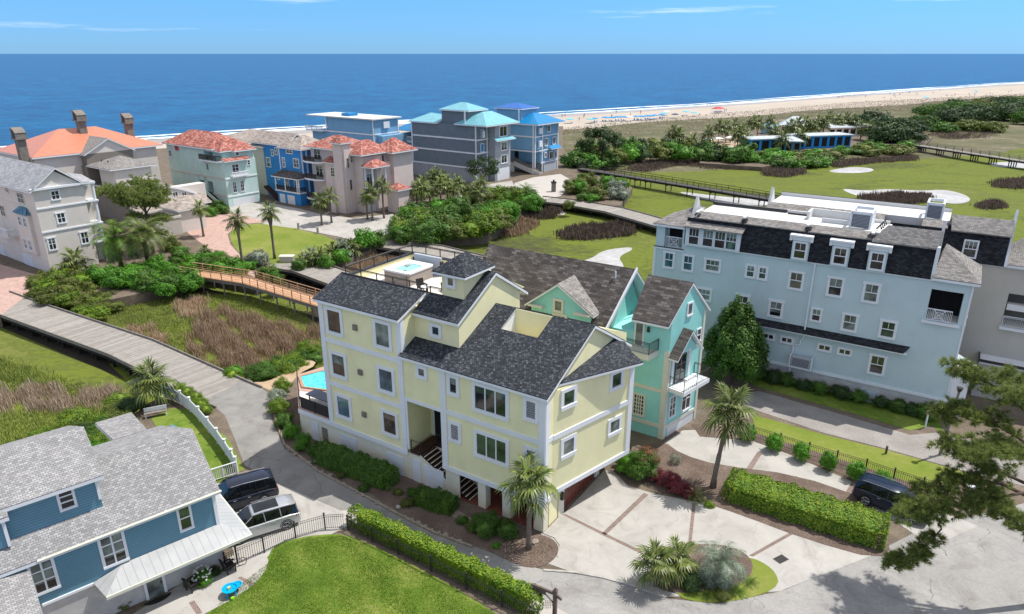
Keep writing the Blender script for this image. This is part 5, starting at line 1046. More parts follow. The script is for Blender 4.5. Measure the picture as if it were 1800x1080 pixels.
for q in ((7.2, 8.1, 3.6, 5.1), (9.0, 9.8, 3.6, 4.8)): window(Fc(2.05, 0, 90), *q, P, .15, 'glass dark', 'white trim', 2, 2)
m = MB(); F.box(m, -34, -14.6, 6.0, 6.2, 0, .12); F.box(m, -14.6, .05, 5.85, 6.1, 0, .14); F.box(m, -.3, .05, 2.8, 5.85, 0, .1); m.build('trim', 'pale trim', P)
m = MB(); m.tube([(-12.5, 2, 10.1), (-12.5, 2, 10.7)], .12, 6); m.tube([(-10, 2, 10.1), (-10, 2, 10.7)], .12, 6); m.build('roof_vent', 'dark metal', P)
bb = at(262, 418); B2 = thing('garage_annex', 'low beige garage annex with dark flat roof below the tall pine', 'garage', (bb.ox, bb.oy, 0), R(Aq))
body(B2, [(-5, 2.2, 0, 5, 0, 3.0)], 'greige stucco'); m = MB(); m.box(-4.8, 2.0, .2, 4.8, 3.0, 3.05); m.build('flat_roof', 'rubber', B2)
m = MB(); m.box(-5.1, 2.3, -.1, .1, 2.95, 3.35); m.box(2.1, 2.3, .1, 5.1, 2.95, 3.35); m.box(-5.1, 2.1, 4.9, 5.1, 2.95, 3.35); m.box(-5.1, -4.9, .1, 4.9, 2.95, 3.35); m.build('parapet', 'pale grey stucco', B2)
m = MB(); m.box(-2.0, .6, -.05, -.01, .0, 2.2); m.build('door', 'greige stucco', B2); body(B2, [(-4, 1.5, 5.2, 10, 0, 4.0)], 'pale grey stucco', 'rear_wall'); roofslab(B2, hip(-4, 1.5, 5.2, 10, 4.1, 5.2, .5), 'grey roof tiles', .18)
m = MB()
for i in range(4): m.box(-2.2 + i * .8, -1.7 + i * .8, 1 + i * .7, 1.7 + i * .7, 3.05, 3.6)
m.build('roof_equipment', 'dark metal', B2)

# orange metal hip roof
f = Fr(0, 0, Aq); gO = f.w(-158, 64); P = thing('house', 'wide house with coral orange standing seam hip roof and tower chimneys', 'house', (gO.x, gO.y, 0), R(Aq))
body(P, [(-7, 9.5, -10.5, 12.5, 0, 11.8)], 'pale grey stucco')
roofslab(P, hip(-7, 9.5, -10.5, 13.2, 11.9, 15.8, .6), 'orange standing seam', .25)
for i, (x, y, h_) in enumerate(((8.5, -11.8, 17.0), (3.0, 1.5, 19.0), (.5, 12.0, 17.6))):
    m = MB(); m.box(x - .65, x + .65, y - .7, y + .7, 11, h_ - 1.8); m.box(x - 1.05, x + 1.05, y - 1.05, y + 1.05, h_ - 1.8, h_ - 1.55); m.box(x - .9, x - .6, y - .9, y + .9, h_ - 1.55, h_ + .3); m.box(x + .55, x + .9, y - .9, y + .9, h_ - 1.55, h_ - .6)
    for k in range(6):
        a, b = k / 6, (k + 1) / 6; za, zb = h_ + .3 - .9 * a ** 2, h_ + .3 - .9 * b ** 2
        xa, xb = x - .9 + 1.8 * a, x - .9 + 1.8 * b; m.hexa([(xa, y - .9, za - .3), (xb, y - .9, zb - .3), (xb, y + .9, zb - .3), (xa, y + .9, za - .3), (xa, y - .9, za), (xb, y - .9, zb), (xb, y + .9, zb), (xa, y + .9, za)])
    m.build('chimney', 'old timber', P)

# mint house with red tiles
f = at(403, 364); P = house(f, 'house', 'mint green stucco house with red tile roofs and arched openings')
F, Q = Fc(0, 0, 0), Fc(0, 0, 90)
body(P, [(-21, -6.4, 0, 8, 5.6, 11.6), (-21, -10.2, 0, 8, 0, 5.6), (-10.2, -6.4, 1.5, 8, 0, 5.6), (-10.2, -9.9, 0, 1.5, 0, 5.6), (-8.0, -6.9, 0, 1.5, 0, 5.6), (-6.9, -4.9, 1.5, 8, 0, 5.6), (-10.2, -4.9, 0, 1.5, 4.7, 5.6), (-4.9, 0, 0, 7.5, 0, 9.3), (-6.4, -4.9, 0, 8, 5.6, 9.3), (-6.4, -.3, 3.0, 7.5, 9.3, 11.3)], 'mint stucco')
m = MB(); m.box(-9.9, -8.0, 1.4, 1.48, 2.4, 4.7); m.box(-6.9, -4.9, 1.4, 1.48, 2.4, 4.7); m.build('porch_recess', 'dark opening', P)
roofslab(P, hip(-21, -3.2, 0, 8, 11.7, 14.4, .6), 'red roof tiles', .25, 'main_roof'); roofslab(P, hip(-5.2, -1.0, .4, 4.2, 11.3, 13.4, .5), 'red roof tiles', .2, 'turret_roof')
roofslab(P, hip(-6, 0, 3, 7.5, 11.2, 12.8, .4), 'red roof tiles', .2, 'side_roof'); roofslab(P, [[(-.1, -.3, 9.9), (.9, -.3, 9.4), (.9, 5.8, 9.4), (-.1, 5.8, 9.9)]], 'red roof tiles', .15, 'low_roof')
body(P, [(-4.8, -1.3, .9, 3.8, 9.3, 11.2)], 'mint stucco', 'turret')
window(Fc(-.3, 0, 90), 3.35, 3.95, 10.2, 11.1, P, .16, 'glass dark', 'white trim', 1, 2)
m = MB()
for i in range(9): a = math.pi + math.pi * i / 8
m.prism([(-7.4, -.9), (-1.0, -.9), (-.2, 0.0), (-7.4, 0)], 9.0, 9.3); b_ = m.build('terrace', 'white trim', P)
m = MB(); railing(m, [(-7.3, -.8, 9.3), (-1.2, -.8, 9.3), (-.4, -.1, 9.3)], 1.1, 1.4, .05, .16, .035); m.build('terrace_railing', 'dark metal', b_)
bands(P, F, -21, 0, (5.6,), 'pink stucco', .25, .08); bands(P, F, -8, 0, (2.0,), 'pink stucco', .25, .08); bands(P, Q, 0, 7.5, (5.6, 1.9), 'white trim', .25, .1)
window(Q, 1.9, 3.3, 6.5, 8.4, P, .15, 'glass dark', 'white trim', 2, 3); window(Q, 1.5, 2.2, 2.8, 4.9, P, .15, 'glass dark', 'white trim', 2, 3); window(Q, 3.3, 4.0, 2.8, 4.9, P, .15, 'glass dark', 'white trim', 2, 3); window(Q, 5.6, 6.1, 8.0, 8.9, P, .14, 'glass dark', 'white trim', 1, 2); window(F, -6.2, -5.5, 7.2, 8.4, P, .14, 'glass dark', 'mint stucco')
window(F, -17.5, -16, 10.3, 11.3, P, .14, 'red paint', 'pink stucco'); window(F, -20.3, -19.3, 8.8, 10, P, .14, 'glass dark', 'white trim')
m = MB(); Q.box(m, 1.2, 5.0, 6.0, 6.25, 0, 1.0); b_ = m.build('balcony', 'white trim', P); m = MB(); railing(m, [Q.P(1.2, 6.25, .9), Q.P(5.0, 6.25, .9)], .7, 1.0, .05, .2, .04); m.build('balcony_railing', 'white trim', b_)
m = MB(); Q.box(m, 1.0, 6.2, 0, 1.3, .0, .05); m.build('garage_door', 'white painted door', P)
m = MB(); m.slab([(-6.0, -1.2, 2.5), (-.6, -1.2, .1), (-.6, -.05, .1), (-6.0, -.05, 2.5)], .5); m.box(-8.0, -6.0, -1.2, -.05, 0, 2.5); m.build('stair', 'dark wood stair', P)
m = MB(); m.slab([(-8, -1.35, 3.2), (-6.0, -1.35, 3.2), (-.5, -1.35, .7), (-.5, -1.2, .7), (-6, -1.2, 3.2), (-8, -1.2, 3.2)], .7); m.box(-8, -5.9, -1.36, -1.21, 0, 2.5); m.build('stair_wall', 'mint stucco', P)

# cobalt house
f = at(527, 362); P = house(f, 'house', 'bright cobalt blue house with tan tile roof and balcony, between the mint and pink houses')
F, Q = Fc(0, 0, 0), Fc(0, 0, 90)
body(P, [(-19, -7.2, 3.4, 9.4, 0, 11.8), (-7.2, 0, 1.6, 9.4, 0, 11.4), (-7.0, .6, 0, 1.6, 0, 2.5)], 'cobalt siding')
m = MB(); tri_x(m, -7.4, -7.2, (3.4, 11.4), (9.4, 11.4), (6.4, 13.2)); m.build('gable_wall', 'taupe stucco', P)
roofslab(P, gable(-19, -7.2, 3.4, 9.4, 11.9, 13.8, .4, .5), 'grey roof tiles', .22, 'left_roof'); roofslab(P, hip(-7, 0, 1.6, 9.4, 11.5, 13.8, .4), 'grey roof tiles', .22, 'main_roof')
roofslab(P, [[(-7.8, -.7, 5.7), (1.0, -.7, 5.7), (-.6, 1.7, 6.8), (-6.8, 1.7, 6.8)], [(1.0, -.7, 5.7), (1.0, 1.7, 5.7), (-.6, 1.7, 6.8)]], 'brown shingles', .18, 'porch_roof')
m = MB(); m.box(-7.4, .8, -.3, 1.6, 2.5, 2.75); b_ = m.build('porch_floor', 'white trim', P)
m = MB(); railing(m, [(-7.3, -.2, 2.75), (.7, -.2, 2.75), (.7, 1.5, 2.75)], 1.0, 2.5, .05, .15, .04); m.build('porch_railing', 'dark metal', b_)
for x in (-7.1, -3.9, -.0, .6): m = MB(); m.box(x - .12, x + .12, -.25, -.05, 2.75, 5.6); m.build('porch_post', 'white trim', b_)
F1 = Fc(0, 1.6, 0); F2 = Fc(0, 3.4, 0)
for q in ((-2.6, -1.0, 7.6, 9.3), (-6.3, -5.6, 7.4, 9.2), (-4.6, -2.8, 10.4, 11.3), (-6.0, -5.0, 3, 5), (-3, -1.8, 3, 5)): window(F1, *q, P, .15, 'glass dark', 'white trim', 2, 2)
for q in ((-12.4, -11.8, 9.0, 10.2), (-11, -10.4, 9.4, 10.8), (-9.5, -8.9, 10, 11.2), (-11.2, -10.6, 4.0, 5.3), (-10, -9.4, 4.6, 6), (-8.8, -8.2, 5.4, 6.8), (-14.5, -13.2, 6.5, 8.4)): window(F2, *q, P, .14, 'glass dark', 'white trim', 1, 2)
bands(P, Q, 1.6, 3, (11.1,), 'white trim', .3, .08, ((2.9, 2.5, 11.2), (1.75, 6.5, 11.3))); m = MB(); F1.box(m, -7.3, -7.05, 6.8, 11.3, 0, .1); m.build('corner_board', 'white trim', P)
for a0, a1 in ((-6.4, -4.6), (-3.8, -1.4)): m = MB(); F.box(m, a0, a1, 0, 1.9, 0, .04); m.build('garage_door', 'white painted door', P)
m = MB(); m.slab([(-12.5, .5, 2.8), (-8, .5, .2), (-8, 1.8, .2), (-12.5, 1.8, 2.8)], .4); m.build('stair', 'dark wood stair', P)

# pink stucco house
f = at(613, 376); P = house(f, 'house', 'pinkish beige stucco villa with several red tile roofs and corner balconies')
F, Q = Fc(0, 0, 0), Fc(0, 0, 90)
body(P, [(-12.5, -2.6, 2.0, 10, 0, 12.0), (-2.6, 0, 0, 10, 0, 12.4), (-2.7, -.3, -.4, 2.0, 0, 13.7), (-7.2, -2.7, 1.0, 2.0, 0, 9.9), (0, 2.4, 2.4, 9, 0, 11.0), (0, 3.4, 5.0, 9.0, 0, 9.6), (2.4, 4.2, 9, 14.5, 0, 11.3), (-2.6, 2.4, 10, 14, 0, 11.3)], 'pink stucco')
roofslab(P, hip(-13, -2, 1.4, 9.8, 12.2, 14.3, .5), 'red roof tiles', .22, 'left_roof'); roofslab(P, hip(-2.7, -.3, -.4, 2.0, 13.8, 15.3, .45), 'red roof tiles', .18, 'turret_roof')
roofslab(P, hip(-3, 2.8, 1.8, 9.6, 11.6, 13.9, .5), 'red roof tiles', .22, 'middle_roof'); roofslab(P, hip(-1, 4.4, 8.6, 14.8, 11.5, 13.9, .6), 'red roof tiles', .22, 'right_roof')
roofslab(P, hip(2.5, 5.0, 2.4, 6.4, 9.3, 10.5, .4), 'red roof tiles', .18, 'porch_roof'); roofslab(P, [[(-7.4, .4, 9.6), (-2.8, .4, 9.6), (-3.5, 2.0, 10.6), (-6.6, 2.0, 10.6)]], 'red roof tiles', .15, 'small_roof')
m = MB(); m.box(2.4, 4.9, 2.5, 6.3, 4.9, 5.25); m.box(2.4, 4.9, 2.5, 5.0, 8.95, 9.2); b_ = m.build('porch_slab', 'white trim', P)
for x, y in ((4.7, 2.7), (4.7, 6.1), (2.6, 2.7)): m = MB(); m.tube([(x, y, 5.25), (x, y, 8.95)], .18, 8); m.build('column', 'white trim', b_)
m = MB(); railing(m, [(2.5, 2.6, 5.25), (4.8, 2.6, 5.25), (4.8, 6.2, 5.25)], 1.1, 1.8, .05, .15, .04); m.build('porch_railing', 'dark metal', b_)
Fa = Fc(0, 2.0, 0)
for z in (5.6, 9.1, 1.6):
    m = MB(); m.prism([(-13.2, 0.4), (-12, -.2), (-9, -.2), (-7.6, .6), (-7.4, 2.0), (-13.2, 2.0)], z, z + .3); b_ = m.build('balcony', 'white trim', P)
    m = MB(); railing(m, [(-13.1, .5, z + .3), (-12, -.1, z + .3), (-9, -.1, z + .3), (-7.7, .7, z + .3)], 1.0, 1.6, .05, .14, .04); m.build('balcony_railing', 'dark metal', b_)
for q in ((-11.4, -9.4, 9.6, 11.6), (-11.2, -9.3, 6.1, 8.3)): window(Fa, *q, P, .16, 'glass dark', 'pale trim', 2, 2)
window(Fc(0, 1.0, 0), -5.4, -4.4, 6.8, 8.5, P, .16, 'glass dark', 'pale trim', 2, 3)
for q in ((.6, 1.0, 9.0, 10.8), (1.6, 2.0, 10, 11), (.9, 1.4, 4.6, 6.6)): window(Q, *q, P, .1, 'glass dark', 'pink stucco')
Qr = Fc(2.4, 0, 90); window(Qr, 7.6, 8.1, 8.6, 10.8, P, .12, 'glass dark', 'pink stucco'); window(Qr, 7.9, 8.4, 5, 6.8, P, .12, 'glass dark', 'pink stucco'); window(Qr, 3.2, 4.8, 5.3, 7.6, P, .12, 'glass dark', 'white trim', 2, 1)
m = MB(); Qr.box(m, 3.0, 5.2, -.02, 1.9, 0, .05); m.build('garage_door', 'white painted door', P)
m = MB(); m.slab([(-9.6, -.8, .3), (-3.8, -.8, 3.4), (-3.8, .8, 3.4), (-9.6, .8, .3)], .5); m.build('stair', 'dark wood stair', P)
m = MB(); m.slab([(-9.7, -1.0, 1.1), (-3.8, -1.0, 4.2), (-3.8, -.82, 4.2), (-9.7, -.82, 1.1)], .7); m.box(-3.9, -2.6, -1.0, -.42, 0, 3.4); m.build('stair_wall', 'pink stucco', P)
gt = at(700, 372); Gt = thing('gate_house', 'small pink stucco garden pavilion with red tile roof beside the pink house', 'pavilion', (gt.ox, gt.oy, 0), R(Aq)); body(Gt, [(-1.5, 1.6, -1.3, 1.8, 0, 4.6)], 'pink stucco'); roofslab(Gt, hip(-1.5, 1.6, -1.3, 1.8, 4.7, 5.8, .4), 'red roof tiles', .2)

# blue house with white galleries behind the pink one
f = at(659, 263, 7); P = house(f, 'house', 'blue house with white galleries and azure roof behind the pink villa')
F, Q = Fc(0, 0, 0), Fc(0, 0, 90)
body(P, [(-24, 0, 0, 9, 0, 10.5), (-18, 0, .2, 8.8, 10.5, 14.2), (0, 2.0, 1, 17, 0, 10.3)], 'sky blue siding')
m = MB(); m.box(-25.5, .6, -.6, 9.6, 14.21, 14.5); m.build('flat_roof', 'white roof membrane', P); m = MB(); m.box(-14, -11, 2, 5, 14.51, 15.2); m.build('skylight', 'azure metal roof', P)
m = MB(); Q.box(m, 3.2, 5.2, 12.0, 13.6, .1, .5); m.build('awning', 'white trim', P)
bands(P, F, -24, 0, (10.4,), 'white trim', .35, .12, ((-18, 10.7, 14.2), (-.1, 0, 14.2))); bands(P, Q, 0, 9, (10.5,), 'white trim', .3, .1, ((8.6, 10.7, 14.2),))
m = MB(); m.box(-25, -18.2, -1.4, 0, 10.4, 10.6); b_ = m.build('terrace', 'white trim', P); m = MB(); railing(m, [(-25, -1.3, 10.6), (-18.2, -1.3, 10.6)], 1.1, 2, .08, .3, .05); m.build('terrace_railing', 'white trim', b_)
roofslab(P, hip(-2.0, 5.0, 9.5, 20, 11.2, 13.0, .4), 'azure metal roof', .25, 'azure_roof')
body(P, [(-2, 4.0, 10, 19, 5.2, 7.8), (-2, 4.0, 10, 19, 0, 4.8)], 'sky blue siding', 'rear_wall')
for z in (1.4, 4.9, 8.0):
    m = MB(); m.box(2.0, 6.6, 9.6, 20.5, z, z + .4); b_ = m.build('gallery', 'white trim', P)
    m = MB(); railing(m, [(6.5, 9.7, z + .4), (6.5, 20.4, z + .4)], 1.1, 2, .08, .3, .05); railing(m, [(2, 9.7, z + .4), (6.5, 9.7, z + .4)], 1.1, 2, .08, .3, .05); m.build('gallery_railing', 'white trim', b_)
for y in (9.8, 13.3, 16.8, 20.2): m = MB(); m.box(6.2, 6.6, y - .2, y + .2, 0, 11); m.build('gallery_post', 'white trim', P)
for q in ((10.9, 12.0, 5.9, 7.4), (11.0, 12.1, 2.3, 3.9), (13.5, 14.6, 5.9, 7.4)): window(Fc(4.0, 0, 90), *q, P, .25, 'glass dark', 'white trim')

# big grey house with aqua roof
f = at(839, 322); P = house(f, 'house', 'tall dark grey sided house with pale aqua metal roofs')
F, Q = Fc(0, 0, 0), Fc(0, 0, 90)
body(P, [(-21.5, 0, 0, 11, 3.5, 13.6), (-12, -3.4, 1.2, 8, 13.6, 16.9)], 'grey siding'); body(P, [(-21.4, -.05, .05, 10.95, 0, 3.5)], 'light grey stucco', 'base_wall')
roofslab(P, hip(-12, -3.4, 1.2, 8, 17.0, 18.6, .5), 'aqua metal roof', .25, 'upper_roof')
roofslab(P, hip(-6, 3.0, -.1, 12.5, 13.9, 16.6, .5), 'aqua metal roof', .25, 'front_roof'); roofslab(P, [[(-22, -.4, 13.8), (-12.2, -.4, 13.8), (-12.2, 5, 15.2), (-19, 5, 15.6)], [(-22, -.4, 13.8), (-19, 5, 15.6), (-22, 11, 13.8)]], 'aqua metal roof', .25, 'left_roof')
bands(P, F, -21.5, 0, (3.3, 6.9, 10.1), 'white trim', .35, .12, ((-21.3, 3.5, 13.6), (-.2, 0, 13.7), (-3.5, 13.7, 16.9))); bands(P, Q, 0, 11, (3.3, 6.9, 10.1), 'white trim', .3, .12, ((4.0, 0, 13.6), (10.8, 0, 13.6)))
body(P, [(0.02, 2.2, 4.5, 10.8, 3.3, 13.4)], 'light grey stucco', 'front_bay')
Qb = Fc(2.2, 0, 90)
for q in ((6.4, 9.2, 10.8, 13.0), (7.0, 9.2, 7.4, 9.2), (7.0, 9.2, 4.2, 6.0)): window(Qb, *q, P, .25, 'glass dark', 'white trim', 2, 1)
roofslab(P, [[(2.25, 3.9, 10.6), (3.4, 3.6, 10.0), (3.4, 11.6, 10.0), (2.25, 11.2, 10.6)]], 'aqua metal roof', .15, 'awning_roof')
window(Q, 1.8, 2.7, 10.8, 12.6, P, .15, 'azure metal roof', 'white trim'); window(Q, 1.6, 2.7, 7.4, 9.2, P, .15, 'azure metal roof', 'white trim'); m = MB(); Q.box(m, 1.8, 2.6, 10.7, 12.4, .2, .6); m.build('shutter', 'white trim', P)
m = MB(); Qb.box(m, 5.2, 10.2, 0, 2.9, .0, .06); body(P, [(0.02, 2.15, 4.5, 10.8, 0, 3.3)], 'light grey stucco', 'garage_wall'); m.build('garage_door', 'white painted door', P)

# royal blue roofed house
f = at(939, 307); P = house(f, 'house', 'slate blue sided house with royal blue metal roofs at the end of the row')
F, Q = Fc(0, 0, 0), Fc(0, 0, 90)
body(P, [(-22, -.2, 0, 11.4, 6.2, 12.6), (-22, -.2, 3, 11.4, 2.6, 6.2), (-13, -5, 1, 8, 12.6, 16.4)], 'sky blue siding'); body(P, [(-22, -.2, 4, 11.3, 0, 2.6)], 'light grey stucco', 'base_wall')
roofslab(P, hip(-13, -5, 1, 8, 16.5, 17.6, .6), 'royal metal roof', .25, 'upper_roof'); roofslab(P, hip(-9, 1, -.2, 12, 12.9, 15.2, .5), 'azure metal roof', .25, 'front_roof')
bands(P, F, -22, 0, (5.7, 9.4, 12.4), 'white trim', .35, .12, ((-.4, 0, 12.6), (-5, 12.7, 16.4))); bands(P, Q, 0, 11.4, (5.7, 9.4), 'white trim', .3, .12, ((.2, 0, 12.6), (3.6, 0, 12.6), (11.2, 0, 12.6))); bands(P, Q, 3, 11.4, (2.5,), 'white trim', .3, .12)
for q in ((5.9, 7.2, 10.5, 12.1), (5.0, 6.1, 7.0, 8.7), (8.8, 10.0, 7.0, 8.7), (4.9, 5.7, 4.0, 5.0), (7.2, 8.8, 3.2, 5.0), (9.8, 10.8, 3.2, 5.0)): window(Q, *q, P, .22, 'glass dark', 'white trim', 2, 1)
for z in (10.3, 7.0): m = MB(); Q.box(m, 1.4, 2.6, z, z + 1.5, .3, .7); m.build('shutter', 'white trim', P)
m = MB(); Q.box(m, 4.4, 10.7, 0, 2.3, .0, .06); m.build('garage_door', 'tub cover', P); roofslab(P, [[(0, 6.6, 6.8), (1.2, 6.4, 6.0), (1.2, 11.6, 6.0), (0, 11.4, 6.8)]], 'azure metal roof', .12, 'bay_roof')
m = MB(); m.slab([(-6.6, .2, 3.0), (1.6, .2, .1), (1.6, 2.2, .1), (-6.6, 2.2, 3.0)], .5); m.box(-9, -6.6, .2, 2.9, 2.5, 3.0); m.build('stair', 'old timber', P); m = MB(); m.box(-9, -6.7, .2, .4, 0, 2.5); m.slab([(-6.6, .0, 2.9), (1.6, .0, .6), (1.6, .18, .6), (-6.6, .18, 2.9)], 1.2); m.build('stair_wall', 'pale grey stucco', P)
m = MB(); railing(m, [(-9, .1, 3.0), (-6.6, .1, 3.0), (1.6, .1, .2)], 1.0, 1.6, .05, .2, .04); m.build('stair_railing', 'old timber', P)
m = MB(); m.box(-8.5, -7.2, 2.92, 2.98, 3.0, 5.2); m.build('front_door', 'dark opening', P)
# roofs that show over the mint and cobalt houses
f = at(445, 240, 12); P = house(f, 'house', 'house with weathered tan tile roof seen behind the mint and cobalt houses'); body(P, [(-11, 9, -4, 9, 0, 10.6)], 'greige stucco'); roofslab(P, hip(-11, 9, -4, 9, 10.8, 13.2, .5), 'grey roof tiles', .25)

# ---- beach club
cl = at(1240, 264, -.3, -12)
def pavilion(px, py, w_, d_, h_, roofm, wallm, lab, deg=-12, hiph=1.2, name='pavilion'):
    g_ = G(px, py, -.3); t_ = thing(name, lab, 'pavilion', g_, R(deg))
    m = MB(); m.box(0, w_, 0, d_, 0, h_); m.build('wall', wallm, t_)
    roofslab(t_, hip(0, w_, 0, d_, h_ + .05, h_ + hiph, .6), roofm, .2)
    m = MB(); k = max(2, int(w_ / 3))
    for i in range(k): m.box(i * w_ / k + .5, (i + 1) * w_ / k - .5, -.05, .0, .6, h_ - .7)
    m.build('opening', 'dark opening', t_)
    return t_
pavilion(1318, 268, 14, 6, 4.2, 'white seam roof', 'blue canvas', 'long blue-walled cabana block with white roof at the beach club, left one', 12, .6)
pavilion(1400, 262, 21, 6, 4.2, 'white seam roof', 'blue canvas', 'long blue-walled cabana block with white roof at the beach club, right one', 14, .6)
pavilion(1378, 268, 5, 7, 3.6, 'white seam roof', 'slate blue siding', 'square pale-roofed pavilion between the two blue cabana blocks')
pavilion(1370, 240, 10, 8, 4.2, 'white seam roof', 'pale grey stucco', 'gable-roofed pale clubhouse behind the blue cabanas', -20, 3.2)
pavilion(1455, 241, 22, 7, 3.4, 'white seam roof', 'pale grey stucco', 'long low pavilion with pale metal roof right of the clubhouse', 14, 1.0)
pavilion(1345, 236, 5, 5, 3.0, 'aqua metal roof', 'sky blue siding', 'small kiosk with bright aqua roof behind the beach club palms', 0, 1.6)
t_ = thing('pool', 'turquoise pool with white surround on the beach club terrace', 'pool', G(1262, 262, -.27), R(-8)); m = MB(); m.prism(rrect(0, 17, 0, 5, 1.5), 0, .12); m.build('coping', 'white trim', t_); m = MB(); m.prism(rrect(.5, 16.5, .5, 4.5, 1.2), .1, .15); m.build('water', 'pool water', t_)
for i, (x, y) in enumerate(((1245, 258), (1262, 256), (1300, 262), (1312, 254), (1335, 262), (1350, 256), (1282, 254))):
    t_ = thing('cabana', 'white canvas cabana on the beach club terrace', 'cabana', G(x, y, -.27), R(10 * i), 'white cabanas on the beach club terrace')
    m = MB()
    for sx in (-1.3, 1.3):
        for sy in (-1.3, 1.3): m.box(sx - .06, sx + .06, sy - .06, sy + .06, 0, 2.4)
    m.build('frame', 'white trim', t_); roofslab(t_, hip(-1.3, 1.3, -1.25, 1.3, 2.4, 2.9, .15), 'white canvas', .1, fascia=False, name='canopy')
# ================================================================ planting
def leafcloud(n, leaf, seed, rx=1, ry=1, rz=.8, zc=.75, clumps=22, spread=.30, flat=0.0, lw=.55, box=None, core=True, up=.3, taper=0):
    """foliage as many small leaves gathered in clumps over a crown; returns an MB"""
    rnd = random.Random(seed); m = MB(); cs = []
    for i in range(clumps):
        if box:
            u = Vector((rnd.uniform(-1, 1), rnd.uniform(-1, 1), rnd.uniform(-1, 1))); k = rnd.choice((0, 1, 2, 2, 2)); u[k] = rnd.choice((-1, 1)) if k < 2 else 1
            cs.append(Vector((u.x * rx, u.y * ry, zc + u.z * rz)))
        else:
            z = rnd.uniform(-.75, 1); a = rnd.uniform(0, 6.283); q = math.sqrt(max(0, 1 - z * z)); f = rnd.uniform(.62, .95)
            cs.append(Vector((rx * q * math.cos(a) * f, ry * q * math.sin(a) * f, zc + rz * z * f)))
    ctr = Vector((0, 0, zc))
    for i in range(n):
        c = cs[rnd.randrange(clumps)] if not box else None
        if box:
            if rnd.random() < .55: u = Vector((rnd.uniform(-1, 1), rnd.uniform(-1, 1), 1))
            else:
                u = Vector((rnd.uniform(-1, 1), rnd.uniform(-1, 1), rnd.uniform(-1, 1))); k = 1 if rnd.random() < rx / (rx + ry) else 0; u[k] = rnd.choice((-1, 1))
            if abs(u.y) > .7 and u.z > .6: u.y *= .93; u.z -= .10 * max(0, abs(u.y) + u.z - 1.4)
            if abs(u.x) > 1 - .5 / max(rx, .6): u.y *= .9; u.z = min(u.z, .93)
            e = .07 * math.sin(u.x * rx * 3.1 + seed) + .05 * math.sin(u.x * rx * 7.3 + u.y * 3)
            p = Vector((u.x * rx, u.y * ry, zc + u.z * rz)); p += Vector((0, u.y, u.z)) * e + Vector((rnd.gauss(0, spread), rnd.gauss(0, spread), rnd.gauss(0, spread))); d = Vector((u.x if abs(u.x) == 1 else 0, u.y if abs(u.y) == 1 else 0, u.z if u.z == 1 else 0))
        else:
            g_ = Vector((rnd.gauss(0, 1), rnd.gauss(0, 1), rnd.gauss(0, 1))).normalized(); rr = spread * rnd.uniform(.55, 1.15)
            p = c + Vector((g_.x * rr * rx, g_.y * rr * ry, g_.z * rr * rz)); d = g_ * .7 + (p - ctr).normalized() * .6
            if taper: f_ = 1 - taper * max(-.4, (p.z - zc) / rz); p.x *= f_; p.y *= f_
            if p.z < .02: p.z = rnd.uniform(.02, .2)
        d = (d + Vector((rnd.uniform(-1, 1), rnd.uniform(-1, 1), rnd.uniform(-.6, 1))) * .55 + Vector((0, 0, up))).normalized()
        a = d.orthogonal().normalized(); b = d.cross(a); t_ = rnd.uniform(0, 6.283); a, b = a * math.cos(t_) + b * math.sin(t_), b * math.cos(t_) - a * math.sin(t_)
        s_ = leaf * rnd.uniform(.7, 1.35); m.face([p - a * s_ - d * s_ * .12, p - b * s_ * lw, p + a * s_ - d * s_ * .12, p + b * s_ * lw])
    if core:
        k = len(m.v); ring = 8
        for j in range(5):
            ph = -math.pi / 2 + math.pi * (j + .5) / 5
            for i in range(ring):
                a = 2 * math.pi * i / ring
                if box: m.v.append((max(-1, min(1, 1.4 * math.cos(a))) * rx * .9, max(-1, min(1, 1.4 * math.sin(a))) * ry * .86, zc + rz * (-.95 + j * .45)))
                else: m.v.append((rx * .66 * math.cos(ph) * math.cos(a), ry * .66 * math.cos(ph) * math.sin(a), zc + rz * .66 * math.sin(ph)))
        for j in range(4):
            for i in range(ring): m.f.append((k + j * ring + i, k + j * ring + (i + 1) % ring, k + (j + 1) * ring + (i + 1) % ring, k + (j + 1) * ring + i))
        m.f.append(tuple(k + 4 * ring + i for i in range(ring)))
    return m
LEAFMESH = {}
def leafmesh(kind, mat, var):
    key = (kind, mat, var)
    if key not in LEAFMESH:
        if kind == 'fine': mb = leafcloud(5200, .045, var, 1, 1, .72, .72, 34, .30)
        elif kind == 'ball': mb = leafcloud(5200, .045, var, .92, .92, .95, .98, 120, .16)
        elif kind == 'mid': mb = leafcloud(1900, .075, var, 1, 1, .74, .70, 26, .32)
        elif kind == 'loose': mb = leafcloud(1100, .07, var, 1, 1, .8, .85, 26, .36, core=False)
        elif kind == 'far': mb = leafcloud(800, .11, var, 1, 1, .72, .68, 20, .34)
        LEAFMESH[key] = mb.mesh('foliage', mat, uv=False)
    return LEAFMESH[key]
SHR = random.Random(11)
def shrub(px, py, r_, mat='leaf green', kind='mid', h=1.0, label=None, group=None, z=0, name='shrub', wx=1.0, rz=None, cat='shrub', w_=None):
    p = w_ if w_ is not None else G(px, py, z)
    o = bpy.data.objects.new(name, leafmesh(kind, mat, SHR.randrange(1, 4))); col.objects.link(o)
    o.location = (p.x, p.y, z - .08); o.rotation_euler.z = SHR.uniform(0, 6.28) if rz is None else rz; o.scale = (r_ * wx, r_, r_ * h)
    return tag(o, label, cat, group)
